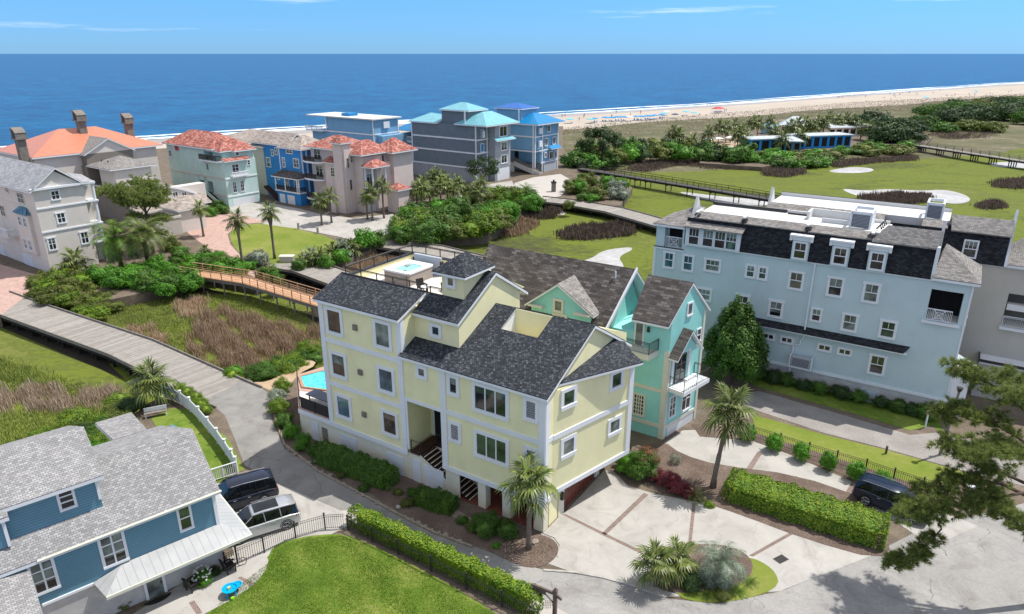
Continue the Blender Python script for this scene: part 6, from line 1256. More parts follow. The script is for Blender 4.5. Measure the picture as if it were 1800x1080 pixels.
def hedge(a, b, wd, hgt, label, mat='leaf hedge', n=None, leaf=.07, z=0, name='hedge'):
    c = (a + b) / 2; Ln = (b - a).length; d = b - a
    n = n or int(Ln * (wd + 1.2 * hgt) * 330)
    m = leafcloud(n, leaf, int(Ln * 100) % 97, Ln / 2, wd / 2, hgt / 2, hgt / 2, 10, .035, box=True)
    o = m.build(name, mat, None, uv=False, loc=(c.x, c.y, z), rz=math.atan2(d.y, d.x)); return tag(o, label, 'hedge')

# ---- palms
def frond_fan(m, base, az, el, ln, fan, rnd, nl=15, droop=.5, bw=1.0):
    """costapalmate leaf: a stalk and a drooping hand of blades"""
    h = Vector((math.cos(az), math.sin(az), 0)); d = (h * math.cos(el) + Vector((0, 0, math.sin(el)))).normalized()
    p0 = base; p1 = base + d * ln * .6; p2 = base + d * ln + Vector((0, 0, -ln * droop * .25)); w_ = .022
    sd_ = Vector((-h.y, h.x, 0)); up = sd_.cross(d) * -1
    m.face([p0 - sd_ * w_, p0 + sd_ * w_, p1 + sd_ * w_, p1 - sd_ * w_]); m.face([p1 - sd_ * w_, p1 + sd_ * w_, p2 + sd_ * w_ * .6, p2 - sd_ * w_ * .6])
    dd = (p2 - p1).normalized()
    for i in range(nl):
        t_ = (i / (nl - 1) - .5) * 2; a = t_ * 2.0 + rnd.uniform(-.06, .06); s0 = p1.lerp(p2, max(0, 1 - abs(t_) * 1.1))
        v = (dd * math.cos(a) + sd_ * math.sin(a)).normalized(); L_ = fan * (1 - .30 * abs(t_) ** 2) * rnd.uniform(.9, 1.08)
        mid = s0 + v * L_ * .55 + up * .05 * fan; tip = s0 + v * L_ + Vector((0, 0, -droop * L_ * (.35 + .25 * abs(t_)))); q = v.cross(Vector((0, 0, 1))); q = q.normalized() if q.length > .1 else sd_
        ww = fan * .062 * bw; m.face([s0 - q * ww * .3, s0 + q * ww * .3, mid + q * ww, mid - q * ww]); m.face([mid - q * ww, mid + q * ww, tip])
def fan_crown(seed, n=26, R_=1.0, nl=15, low=-.7, up=1.45, bw=1.0):
    rnd = random.Random(seed); m = MB()
    for i in range(n):
        t_ = (i + .5) / n; el = up - (up - low) * t_ ** .8 + rnd.uniform(-.12, .12); az = i * 2.399 + rnd.uniform(-.2, .2)
        frond_fan(m, Vector((0, 0, .05)), az, el, R_ * .66 * rnd.uniform(.8, 1.15), R_ * .62, rnd, nl, .35 + .5 * t_, bw)
    return m
def feather_crown(seed, n=34, R_=1.0, low=-.5, nl=20, curve=.8, sp=.24):
    rnd = random.Random(seed); m = MB()
    for i in range(n):
        t_ = (i + .5) / n; el = 1.4 - (1.4 - low) * t_ ** .9 + rnd.uniform(-.1, .1); az = i * 2.399 + rnd.uniform(-.2, .2); h = Vector((math.cos(az), math.sin(az), 0)); s_ = Vector((-h.y, h.x, 0))
        p = Vector((0, 0, 0)); pts = [p]; e = el
        for k in range(nl): e -= curve * (1.0 / nl) * (1 + k / nl * 1.2); p = p + (h * math.cos(e) + Vector((0, 0, math.sin(e)))) * (R_ / nl); pts.append(p)
        for k in range(nl):
            a, b = pts[k], pts[k + 1]; m.face([a - s_ * .012, a + s_ * .012, b + s_ * .01, b - s_ * .01]); d = (b - a).normalized()
            if k < 2: continue
            L_ = R_ * sp * math.sin(math.pi * min(1, (k + 2) / (nl + 2))) ** .6
            for sg in (-1, 1):
                v = (s_ * sg * .85 + d * .55 + Vector((0, 0, .28))).normalized(); tip = a + v * L_ + Vector((0, 0, -L_ * .35)); m.face([a - d * .018 * R_, a + d * .018 * R_, tip])
    return m
PALM = {}
def palm(px, py, h, r_, label, group=None, kind='fan', var=1, lean=(0, 0), z=0, tr=.17, mat='frond green', w_=None, trunkmat='palm trunk', boot=False, name='palm_tree', skirt=0):
    p = w_ if w_ is not None else G(px, py, z); key = (kind, var, mat)
    if key not in PALM:
        mb = {'fan': lambda: fan_crown(var, 17, 1.0, 18), 'farfan': lambda: fan_crown(var, 20, 1.0, 10, bw=1.9), 'feather': lambda: feather_crown(var, 48, 1.0, -.6, 18, 1.0, .26), 'spiky': lambda: feather_crown(var, 44, 1.0, -.5, 16, 1.25, .3), 'sago': lambda: feather_crown(var, 30, 1.0, .0, 12, .9, .2)}[kind]()
        PALM[key] = mb.mesh('crown', mat, uv=False)
    t_ = thing(name, label, 'palm tree', (p.x, p.y, z - .1), 0, group)
    top = Vector((lean[0], lean[1], h))
    if h > .3:
        m = MB(); n = 7; pts = [Vector((lean[0] * (i / n) ** 1.5, lean[1] * (i / n) ** 1.5, h * i / n)) for i in range(n + 1)]; rr = [tr * (1.25 if i == 0 else 1.0 - .18 * math.sin(math.pi * i / n)) for i in range(n + 1)]
        if boot: rr[-1] = tr * 1.7; rr[-2] = tr * 1.9
        m.tube(pts, rr, 10); m.build('trunk', trunkmat, t_, smooth=True)
        if boot: m = MB(); m.tube([pts[-2] - Vector((0, 0, .3)), pts[-2] + Vector((0, 0, .3)), pts[-1] + Vector((0, 0, .1))], [tr * 1.2, tr * 2.3, tr * 1.2], 9); m.build('boot_collar', 'palm boot trunk', t_)
    o = bpy.data.objects.new('crown', PALM[key]); col.objects.link(o); o.parent = t_; o.location = top; o.scale = (r_, r_, r_); o.rotation_euler.z = SHR.uniform(0, 6.28)
    return t_
palm(929, 965, 5.0, 1.75, 'tall cabbage palm standing in the mulch bed at the front corner of the yellow house', var=1, lean=(.05, .1), tr=.19)
palm(1253, 857, 6.3, 2.05, 'tall cabbage palm between the two driveways, rising above the long hedge', var=2, lean=(.75, .3), tr=.21)
palm(275, 712, 2.6, 2.1, 'broad cabbage palm at the end of the plank bridge by the white fence', var=3, lean=(-.35, .0), tr=.22, w_=G(283, 714))
palm(1150, 1030, 1.9, 1.35, 'young fan palm on the left side of the driveway island', var=4, lean=(0, 0), tr=.1)
palm(1188, 1016, 1.5, 1.35, 'second young fan palm on the driveway island, close to the silvery palm', var=2, tr=.09)
palm(1262, 1022, 1.5, 2.0, 'silvery blue-green feather palm in the driveway island', kind='spiky', var=5, mat='frond blue green', tr=.3, trunkmat='palm boot trunk')
palm(1222, 878, .35, 1.0, 'low sago palm with orange heart beside the red shrubs', kind='sago', var=6, mat='frond green', tr=.15)
for i, (x, y, s_) in enumerate(((1296, 1042, .8), (1318, 1025, .7), (1240, 1048, .6))): palm(x, y, .1, s_, ('low yucca rosette at the front of the driveway island', 'low yucca rosette on the right of the driveway island', 'small yucca rosette under the silvery palm')[i], kind='sago', var=7 + i, mat='frond bright', name='yucca')
# back row palms
palm(427, 470, 7.2, 1.9, 'tall cabbage palm on the left edge of the oval lawn', var=1, tr=.22, boot=True, mat='frond green')
palm(483, 455, 7.4, 1.85, 'tall cabbage palm standing on the oval lawn, right of its twin', var=2, tr=.22, boot=True)
palm(358, 416, 5.0, 1.8, 'cabbage palm on the brick drive beside the garage annex', var=4, tr=.2, boot=True)
palm(215, 478, 5.4, 4.5, 'big date palm with long arching fronds in front of the pale house', kind='feather', var=2, tr=.35, mat='frond bright', trunkmat='palm boot trunk')
palm(262, 474, 5.6, 4.3, 'dark date palm right of the brighter date palm', kind='feather', var=3, tr=.35, mat='frond green', trunkmat='palm boot trunk')
palm(138, 486, 2.2, 2.4, 'bushy fan palm against the pale house wall', var=3, tr=.25); palm(122, 490, 1.2, 1.9, 'low fan palm at the foot of the pale house', var=4, tr=.25)
for i, (x, y, h, r_) in enumerate(((583, 392, 5.0, 2.0), (566, 396, 4.6, 1.9), (655, 388, 5.4, 2.1), (675, 384, 6.4, 2.1), (646, 386, 4.2, 1.7))):
    palm(x, y, h, r_, ('cabbage palm in front of the pink villa stairs, right one', 'cabbage palm in front of the pink villa stairs, left one', 'cabbage palm before the pink villa porch', 'taller cabbage palm at the right of the pink villa porch', 'shorter cabbage palm left of the pink villa porch')[i], var=1 + i % 4, tr=.2)
# palm grove by the grey house
rg = random.Random(4)
for i, (x, y) in enumerate(((733, 360), (745, 350), (756, 356), (768, 345), (775, 360), (787, 352), (798, 362), (760, 338), (742, 368), (806, 356), (780, 340))):
    palm(x, y, rg.uniform(2.8, 4.6), rg.uniform(1.8, 2.3), 'cabbage palm at the %s %s of the clump by the grey house' % ('front' if y > 354 else 'back', 'left' if x < 768 else 'right'), 'cabbage palms in the clump by the grey house', kind='farfan', var=1 + i % 3, tr=.2)
palm(846, 362, 4.4, 2.4, 'cabbage palm standing alone before the grey house garage', var=2, tr=.25); palm(838, 366, 3.4, 2.2, 'shorter cabbage palm beside the lone one before the grey house', var=4, tr=.25)
palm(925, 348, 1.5, 3.2, 'spreading green feather palm beside the white drive of the royal blue roofed house', kind='feather', var=4, tr=.3, mat='frond bright')
for i, (x, y, h, r_) in enumerate(((548, 462, .9, 1.8), (565, 466, 1.1, 1.9), (585, 456, 1.2, 1.9), (602, 452, 1.3, 1.9), (618, 448, 1.2, 1.8), (532, 468, .7, 1.5), (690, 418, 1.0, 2.0), (705, 412, 1.4, 2.0), (720, 420, 1.0, 1.8), (735, 412, 1.2, 1.9), (712, 400, 1.6, 1.9))):
    palm(x, y, h, r_, 'low pale palmetto in the planting beside the plank bridge', 'low palmettos by the plank bridges', kind='farfan', var=1 + i % 3, tr=.15, name='palmetto', mat='frond blue green' if i % 3 == 0 else 'frond green')
palm(362, 452, .8, 1.4, 'low palmetto at the corner of the garage annex', kind='farfan', var=2, tr=.15, name='palmetto')
# club palms
for i, (x, y, h) in enumerate(((1180, 264, 6.4), (1192, 266, 5.8), (1216, 266, 3.8), (1243, 262, 6.0), (1262, 252, 6.6), (1275, 250, 6.0), (1295, 266, 6.2), (1303, 262, 6.8), (1318, 248, 7.6), (1330, 246, 7), (1290, 246, 6), (1360, 254, 4.8), (1372, 270, 5.2), (1386, 252, 6.8), (1398, 250, 7.4), (1412, 248, 7.2), (1424, 250, 6.2), (1434, 246, 7.4), (1445, 246, 6.6), (1404, 262, 5.2), (1470, 238, 6.4), (1484, 236, 6.8), (1497, 238, 6.2), (1512, 246, 5.4), (1526, 248, 5.0), (1455, 232, 6.6), (1350, 242, 6.8))):
    palm(x, y, h * .85, 3.1, 'cabbage palm in the %s of the %s row at the beach club' % (('left end', 'middle', 'right end')[0 if x < 1290 else 1 if x < 1410 else 2], 'front' if y > 253 else 'back'), 'cabbage palms at the beach club', kind='farfan', var=1 + i % 3, tr=.2, z=-.3)

# ---- broadleaf shrubs and trees
def tree(px, py, h, r_, label, mat='leaf dark', group=None, seed=1, z=0, cz=.62, rz_=.42, n=5200, leaf=.16, clumps=46, trunk=.25, name='tree', sx=1.0, w_=None, spread=.2, core=False, lean=0, taper=0):
    p = w_ if w_ is not None else G(px, py, z); t_ = thing(name, label, 'tree', (p.x, p.y, z - .1), 0, group); rnd = random.Random(seed)
    m = MB(); m.tube([(0, 0, 0), (lean * .4, 0, h * .25), (lean, .0, h * .5)], [trunk, trunk * .75, trunk * .5], 7)
    for i in range(7):
        a = i * 0.9 + rnd.uniform(0, .5); m.tube([(lean * .5, 0, h * rnd.uniform(.22, .45)), (lean + math.cos(a) * r_ * .35 * sx, math.sin(a) * r_ * .35, h * .6), (lean + math.cos(a) * r_ * .75 * sx, math.sin(a) * r_ * .75, h * rnd.uniform(.65, .9))], [trunk * .4, trunk * .25, trunk * .08], 5)
    m.build('trunk', 'bark', t_)
    c = leafcloud(n, leaf, seed, r_ * sx, r_, h * rz_, h * cz, clumps, spread, core=core, taper=taper); o = c.build('crown', mat, t_, uv=False); o.location.x = lean
    return t_
tree(1275, 690, 8.8, 2.9, 'dense dark green tree between the teal house and the pale blue apartment house', 'leaf green', seed=3, w_=FC.w(-17.4, -3.4), cz=.50, rz_=.50, n=19000, leaf=.13, clumps=100, spread=.19, core=True, taper=.42)
tree(1052, 288, 10.5, 6.2, 'dark wind-shaped tree by the dunes behind the royal blue roofed house', 'leaf dark', seed=6, cz=.62, rz_=.42, n=3400, leaf=.3, spread=.22)
tree(850, 330, 8.0, 4.0, 'dark green tree in front of the grey house corner', 'leaf dark', seed=7, cz=.62, rz_=.36, n=2600, leaf=.2, spread=.24)
k = 0
for (x, y, h, r_, mt_) in ((1535, 238, 10, 9, 'leaf dark'), (1570, 246, 9, 8, 'leaf dark'), (1552, 256, 8.5, 7, 'leaf dark'), (1590, 256, 7.0, 7, 'leaf dark'), (1512, 232, 7, 7, 'leaf dark'), (1640, 214, 9, 10, 'leaf green'), (1665, 222, 9, 10, 'leaf dark'), (1690, 210, 9, 11, 'leaf green'), (1712, 216, 9, 10, 'leaf dark'), (1735, 212, 9, 11, 'leaf green'), (1765, 214, 10, 12, 'leaf dark'), (1795, 208, 10, 12, 'leaf dark'), (1680, 200, 8, 9, 'leaf dark'), (1750, 196, 9, 11, 'leaf dark'), (1720, 198, 8, 9, 'leaf olive'), (1785, 196, 9, 11, 'leaf green'), (1810, 222, 8, 9, 'leaf green'), (1620, 226, 6, 7, 'leaf green'), (1655, 234, 4.5, 6, 'leaf green'), (1600, 236, 6, 7, 'leaf dark'), (1700, 232, 5, 7, 'leaf olive'), (1735, 234, 5, 7, 'leaf olive')):
    k += 1; tree(x, y, h, r_, '%s live oak at the %s %s of the wood right of the beach club' % ('dark' if mt_ == 'leaf dark' else 'green', 'back' if y < 212 else 'front', 'left' if x < 1700 else 'right') if x > 1600 else 'dark live oak %s at the foot of the right footbridge' % ('behind' if y < 245 else 'in front'), mt_, 'oaks of the wood right of the beach club' if x > 1600 else 'oaks beside the right footbridge', seed=20 + k % 4, n=1900, leaf=.5, spread=.25, z=-1.5, core=True, cz=.48, rz_=.50)
CN = {'leaf green': 'mid green', 'leaf olive': 'olive green', 'leaf bright': 'bright green', 'leaf hedge': 'yellowish green', 'leaf dark': 'dark green', 'leaf silver': 'silvery', 'leaf rust': 'rusty'}
gB = 'shrubs of the thicket left of the boardwalk'
def mass(poly, n, rr, mats, label, group, seed, z=0, h=1.0, kind='mid', name='shrub'):
    rnd = random.Random(seed); xs = [q[0] for q in poly]; ys = [q[1] for q in poly]; out = []
    def inside(x, y):
        c = False; j = len(poly) - 1
        for i in range(len(poly)):
            if (poly[i][1] > y) != (poly[j][1] > y) and x < (poly[j][0] - poly[i][0]) * (y - poly[i][1]) / (poly[j][1] - poly[i][1]) + poly[i][0]: c = not c
            j = i
        return c
    tries = 0
    while len(out) < n and tries < 4000:
        tries += 1; x, y = rnd.uniform(min(xs), max(xs)), rnd.uniform(min(ys), max(ys))
        if not inside(x, y): continue
        if any(abs(x - a) < 7 and abs(y - b) < 4 for a, b in out) and tries < 2500: continue
        out.append((x, y)); mt_ = rnd.choice(mats); fx, fy = (x - min(xs)) / (max(xs) - min(xs)), (y - min(ys)) / (max(ys) - min(ys))
        lb = '%s shrub, %s %s of the %s' % (CN.get(mt_, 'green'), 'back' if fy < .5 else 'front', ('left', 'centre', 'right')[min(2, int(fx * 3))], label)
        shrub(x, y, rnd.uniform(*rr), mt_, kind, h * rnd.uniform(.8, 1.25), lb, group, z, name)
mass([(695, 430), (705, 398), (745, 375), (815, 372), (870, 360), (930, 352), (945, 362), (905, 388), (880, 405), (850, 418), (760, 428)], 54, (1.6, 2.8), ['leaf green', 'leaf olive', 'leaf bright', 'leaf green', 'leaf hedge'], 'thicket between pink villa and marsh', 'shrubs in the thicket behind the teal roof', 2)
mass([(815, 350), (870, 345), (935, 338), (940, 348), (880, 356), (820, 362)], 14, (1.2, 2.0), ['leaf olive', 'leaf hedge', 'leaf silver', 'leaf olive'], 'bed along the grey house drive', 'shrubs along the grey house drive', 3)
mass([(1002, 340), (1010, 312), (1040, 318), (1090, 335), (1098, 352), (1060, 358), (1010, 352)], 22, (1.2, 2.1), ['leaf bright', 'leaf green', 'leaf olive', 'leaf bright'], 'bed between white drive and dark footbridge', 'shrubs between the white drive and footbridge', 4)
for x, y, r_ in ((1088, 345, 2.0), (1076, 350, 1.5), (1096, 352, 1.4), (1080, 335, 1.7)): shrub(x, y, r_, 'leaf silver', 'mid', 1.2, 'silvery white flowering shrub right of the white drive', 'silvery shrubs by the plank bridge')
mass([(985, 300), (1000, 275), (1060, 268), (1130, 262), (1200, 268), (1300, 276), (1340, 280), (1330, 292), (1200, 285), (1120, 284), (1070, 296), (1030, 300)], 44, (2.6, 4.0), ['leaf green', 'leaf bright', 'leaf green', 'leaf dark', 'leaf olive'], 'belt behind the dark footbridge', 'shrubs of the belt behind the dark footbridge', 5, -.6, 1.0, 'far')
mass([(1310, 284), (1400, 276), (1500, 268), (1590, 262), (1610, 272), (1540, 276), (1450, 282), (1440, 296), (1400, 298), (1330, 296)], 38, (2.6, 3.8), ['leaf bright', 'leaf green', 'leaf bright', 'leaf olive'], 'belt before the blue cabanas', 'shrubs in front of the beach club', 6, -1.3, .62, 'far')
mass([(52, 520), (70, 495), (120, 490), (150, 497), (165, 520), (130, 540), (100, 548), (70, 535)], 20, (1.1, 1.7), ['leaf olive', 'leaf hedge', 'leaf olive'], 'clump at the wide plank bridge far end', 'olive shrubs by the wide plank bridge', 7, -.2, 1.0, 'mid')
mass([(100, 545), (130, 530), (190, 530), (215, 545), (170, 562), (130, 556)], 14, (1.0, 1.5), ['leaf hedge', 'leaf olive'], 'low clump beside the wide plank bridge', 'yellowish shrubs on the marsh edge', 8, -1.0, .8, 'mid')
mass([(165, 505), (200, 492), (300, 478), (345, 488), (335, 515), (300, 520), (240, 508), (180, 515)], 24, (1.3, 2.0), ['leaf bright', 'leaf bright', 'leaf green'], 'leafy clump left of the new boardwalk', 'bright shrubs left of the new timber boardwalk', 9, -.3, 1.0, 'mid')
mass([(310, 450), (370, 452), (420, 470), (480, 495), (500, 505), (470, 510), (400, 490), (340, 480), (300, 468)], 24, (1.1, 1.7), ['leaf bright', 'leaf green', 'leaf bright', 'leaf olive'], 'strip behind the new timber boardwalk', 'shrubs behind the new timber boardwalk', 10, -.2, 1.0, 'mid')
for x, y, r_, mt_, lb in ((455, 468, 1.7, 'leaf silver', 'grey-green wispy shrub at the corner of the oval lawn'), (475, 492, 1.4, 'leaf bright', 'bright shrub beneath the plank bridge corner'), (601, 462, 1.5, 'leaf bright', 'bright round shrub among the palmettos by the bridge'), (640, 440, 2.2, 'leaf bright', 'large bright shrub right of the palmettos'), (662, 434, 1.8, 'leaf green', 'green shrub at the start of the rear plank bridge'), (575, 470, 1.2, 'leaf bright', 'small bright shrub in front of the palmettos'), (525, 474, 1.1, 'leaf green', 'small green shrub left of the palmettos'), (1000, 368, 1.3, 'leaf olive', 'low olive shrub under the plank bridge'), (180, 440, 2.0, 'leaf green', 'dark shrub at the foot of the tall pine'), (300, 440, 1.6, 'leaf olive', 'olive shrub under the tall pine'), (395, 376, 1.2, 'leaf green', 'shrub beside the mint house stair'), (372, 380, 1.3, 'leaf bright', 'bright shrub left of the mint house'), (385, 372, 1.5, 'leaf green', 'green shrub below the arched entry of the mint house')):
    shrub(x, y, r_, mt_, 'mid', 1.1, lb)
mass([(20, 800), (150, 735), (215, 700), (262, 690), (290, 700), (262, 735), (215, 760), (150, 800), (60, 830)], 24, (.9, 1.5), ['leaf olive', 'leaf green', 'leaf dark', 'leaf hedge'], 'scrub behind the blue lap-sided house', 'scrub behind the blue lap-sided house', 12, -.5, .8, 'fine')
mass([(150, 790), (170, 760), (230, 762), (245, 790), (210, 830), (165, 820)], 14, (.8, 1.2), ['leaf bright', 'leaf hedge'], 'clump hugging the blue lap-sided house roofs', 'bright shrubs behind the blue lap-sided house', 13, -.1, .8, 'fine')
mass([(395, 660), (450, 662), (480, 640), (560, 622), (565, 640), (520, 655), (480, 672), (420, 680)], 20, (.7, 1.25), ['leaf hedge', 'leaf green', 'leaf bright'], 'strip between the reeds and pool terrace', 'shrubs between the reeds and pool terrace', 14, -.6, 1.0, 'fine')
for i, (x, y, r_) in enumerate(((318, 690, .7), (330, 697, .75), (343, 706, .75), (354, 716, .7), (362, 727, .65))): shrub(x, y, r_, 'leaf hedge', 'fine', 1.0, 'rounded green shrub in the row outside the white fence', 'shrubs outside the white fence')
# beds along the yellow house
for i, (x, y, r_, mt_, hh, lb) in enumerate(((497, 690, .9, 'leaf hedge', 1.2, 'yellow-green shrub at the pool terrace corner'), (488, 708, .9, 'leaf silver', 1.1, 'pale leaved shrub below the pool terrace'), (490, 728, 1.0, 'leaf hedge', 1.1, 'bright shrub in the middle of the pool terrace bed'), (500, 748, .9, 'leaf green', 1.0, 'green shrub under the pool railing'),
    (513, 768, .75, 'leaf bright', 1.2, 'clipped round shrub at the bend of the road'), (534, 788, .8, 'leaf bright', 1.2, 'second clipped round shrub from the bend of the road'), (556, 796, .7, 'leaf green', .9, 'low spreading shrub beside the hedge start'))): shrub(x, y, r_, mt_, 'fine', hh, lb)
hedge(G(562, 806), G(692, 856), 1.7, 1.3, 'long dark green hedge along the base of the yellow house', 'leaf green'); hedge(G(733, 880), G(800, 900), 1.4, 1.0, 'short dark green hedge before the yellow house stair', 'leaf green')
for x, y, r_, lb in ((852, 940, .85, 'dark round bush left of the tall palm by the yellow house pillars'), (862, 925, .8, 'dark bush behind the round one near the pillars'), (893, 942, .8, 'dark round bush next to the palm trunk')): shrub(x, y, r_, 'leaf green', 'fine', 1.0, lb)
shrub(872, 962, .28, 'leaf bright', 'fine', 1, 'tiny bright plant in the mulch by the tall palm')
hedge(G(1278, 862), G(1556, 950), 2.9, 1.25, 'long thick clipped hedge between the two driveways')
for i in range(10):
    x, y = 1312 + i * 47.5, 776 + i * 17.0
    if x > 1570: break
    shrub(x, y, .80, 'leaf bright', 'ball', 1.12, ('first clipped barrel shrub along the black fence, beside the tall palm', 'second clipped barrel shrub along the black fence', 'third clipped barrel shrub along the black fence', 'fourth clipped barrel shrub along the black fence', 'fifth clipped barrel shrub along the black fence', 'sixth clipped barrel shrub along the black fence, next to the dark car')[i], name='clipped_shrub')
OR = ('first', 'second', 'third', 'fourth', 'fifth', 'sixth', 'seventh', 'eighth', 'ninth', 'tenth', 'eleventh')
for i, s_ in enumerate((-15.6, -14.2, -13.0, -11.4, -10.0, -8.2, -6.6, -4.8, -3.4, -2.4, -1.3)):
    shrub(0, 0, rg.uniform(.75, .98), 'leaf dark' if i % 2 else 'leaf green', 'fine', 1.0, OR[i] + ' dark green shrub from the left along the white brick base', 'foundation shrubs of the pale blue apartment house', w_=FC.w(s_, -.75), z=0)
shrub(1128, 838, 1.35, 'leaf green', 'fine', 1.15, 'big green shrub at the garage corner of the yellow house'); shrub(1100, 828, .95, 'leaf bright', 'fine', 1.2, 'green shrub tucked under the yellow house overhang'); shrub(1134, 826, .85, 'leaf rust', 'fine', 1.0, 'rust coloured top growth of shrub near the garage', w_=G(1136, 836) + Vector((0, 0, 0)), z=1.15)
for x, y, r_, lb in ((1163, 850, .85, 'dark red shrub beside the big green one'), (1190, 866, .85, 'dark red shrub in the middle of the bed between driveways'), (1182, 850, .7, 'dark red shrub at the back of the bed between driveways'), (1210, 872, .6, 'small dark red shrub next to the sago palm')): shrub(x, y, r_, 'leaf red', 'fine', .95, lb)
shrub(1186, 815, .45, 'leaf silver', 'loose', 1.4, 'thin rose bush at the edge of the teal house drive'); shrub(1246, 890, .4, 'leaf hedge', 'fine', .8, 'yellow flowering plant at the palm trunk')
shrub(1270, 1050, .55, 'leaf olive', 'fine', .7, 'low bushy plant at the front of the driveway island'); shrub(1215, 1030, .8, 'leaf dark', 'fine', .9, 'dark undergrowth in the middle of the driveway island')
a, b = G(622, 918), G(948, 1078); hedge(a, b, 1.0, 1.25, 'clipped hedge beside the near lawn and the road edge', 'leaf hedge')

for i, (x, y, r_) in enumerate(((600, 838, .4), (640, 862, .45), (716, 888, .5), (812, 918, .45), (830, 930, .5), (724, 868, .45), (700, 868, .4), (842, 918, .55))): shrub(x, y, r_, 'leaf green' if i % 2 else 'leaf olive', 'fine', .8, 'small low plant in the bed along the yellow house', 'low plants in the bed along the yellow house')
# ---- reeds and grass: uncountable
def blades(name, polys, n, hh, w_, mat, seed, z=MZ, lean=.25, clump=None, jit=.55):
    rnd = random.Random(seed); m = MB()
    for poly in polys:
        xs = [q[0] for q in poly]; ys = [q[1] for q in poly]; done = 0
        P_ = [G(x, y, z) for x, y in poly]; wx = [p.x for p in P_]; wy = [p.y for p in P_]
        while done < n:
            x, y = rnd.uniform(min(wx), max(wx)), rnd.uniform(min(wy), max(wy)); c = False; j = len(P_) - 1
            for i in range(len(P_)):
                if (wy[i] > y) != (wy[j] > y) and x < (wx[j] - wx[i]) * (y - wy[i]) / (wy[j] - wy[i]) + wx[i]: c = not c
                j = i
            if not c: done += .02; continue
            x += rnd.gauss(0, jit); y += rnd.gauss(0, jit)
            f = .5 + .5 * math.sin(x * .9 + seed) * math.cos(y * .8 + 1) + .35 * math.sin(x * 2.3 + y * 1.7)
            if clump and rnd.random() > .25 + f: continue
            h = rnd.uniform(*hh) * (.55 + .5 * max(0, f)); a = rnd.uniform(0, 6.283); l_ = rnd.uniform(0, lean) * h; dx, dy = math.cos(a), math.sin(a); b = rnd.uniform(0, 6.283); lx, ly = math.cos(b) * l_ - .1 * h, math.sin(b) * l_
            m.v += [(x - dx * w_, y - dy * w_, z - .05), (x + dx * w_, y + dy * w_, z - .05), (x + lx * .4 + dx * w_ * .8, y + ly * .4 + dy * w_ * .8, z + h * .6), (x + lx * .4 - dx * w_ * .8, y + ly * .4 - dy * w_ * .8, z + h * .6), (x + lx, y + ly, z + h)]
            k = len(m.v) - 5; m.f += [(k, k + 1, k + 2, k + 3), (k + 3, k + 2, k + 4)]; done += 1
    o = m.build(name, mat, uv=False); return tag(o, None, 'reeds', None, 'stuff')
def stuff(o, label, cat): o['label'] = label; o['category'] = cat; return o
stuff(blades('reeds', [[(335, 600), (355, 560), (390, 545), (430, 560), (480, 570), (560, 585), (568, 640), (520, 640), (440, 660), (400, 655), (340, 625)]], 16000, (.7, 1.5), .035, 'reed brown', 3, clump=True), 'large patch of brown reeds left of the yellow house', 'reeds')
stuff(blades('reeds', [[(312, 540), (325, 527), (360, 530), (350, 555), (325, 560)]], 1800, (.6, 1.2), .035, 'reed brown', 4), 'small brown reed tuft near the bright shrubs', 'reeds')
stuff(blades('reeds', [[(225, 580), (265, 575), (300, 600), (290, 618), (250, 600)]], 1600, (.5, 1.0), .03, 'reed brown', 5, clump=True), 'thin brown reeds beside the wide plank bridge', 'reeds')
stuff(blades('reeds', [[(-80, 690), (60, 685), (150, 690), (215, 690), (230, 712), (140, 722), (40, 722), (-80, 740)]], 9000, (.6, 1.1), .03, 'reed pale', 6, clump=True), 'pale pinkish reed band in front of the wide plank bridge', 'reeds')
stuff(blades('marsh_grass', [[(-80, 660), (0, 632), (110, 672), (200, 706), (180, 712), (-80, 690)]], 9000, (.3, .6), .03, 'marsh grass', 7), 'short marsh grass in front of the wide plank bridge', 'grass')
stuff(blades('marsh_grass', [[(-80, 740), (60, 725), (220, 715), (150, 790), (60, 830), (-80, 860)]], 9000, (.3, .6), .03, 'marsh grass', 8), 'scrubby marsh grass behind the blue lap-sided house', 'grass')
stuff(blades('marsh_grass', [[(170, 556), (250, 530), (330, 515), (440, 525), (555, 555), (480, 570), (390, 545), (335, 620), (400, 662), (300, 610)]], 14000, (.2, .45), .03, 'marsh grass', 9), 'green marsh grass around the brown reeds', 'grass')
stuff(blades('reeds', [[(590, 472), (640, 455), (690, 448), (700, 460), (650, 472), (600, 482)]], 3000, (.7, 1.2), .05, 'reed brown', 10), 'brown reeds beside the palmettos and plank bridge', 'reeds')
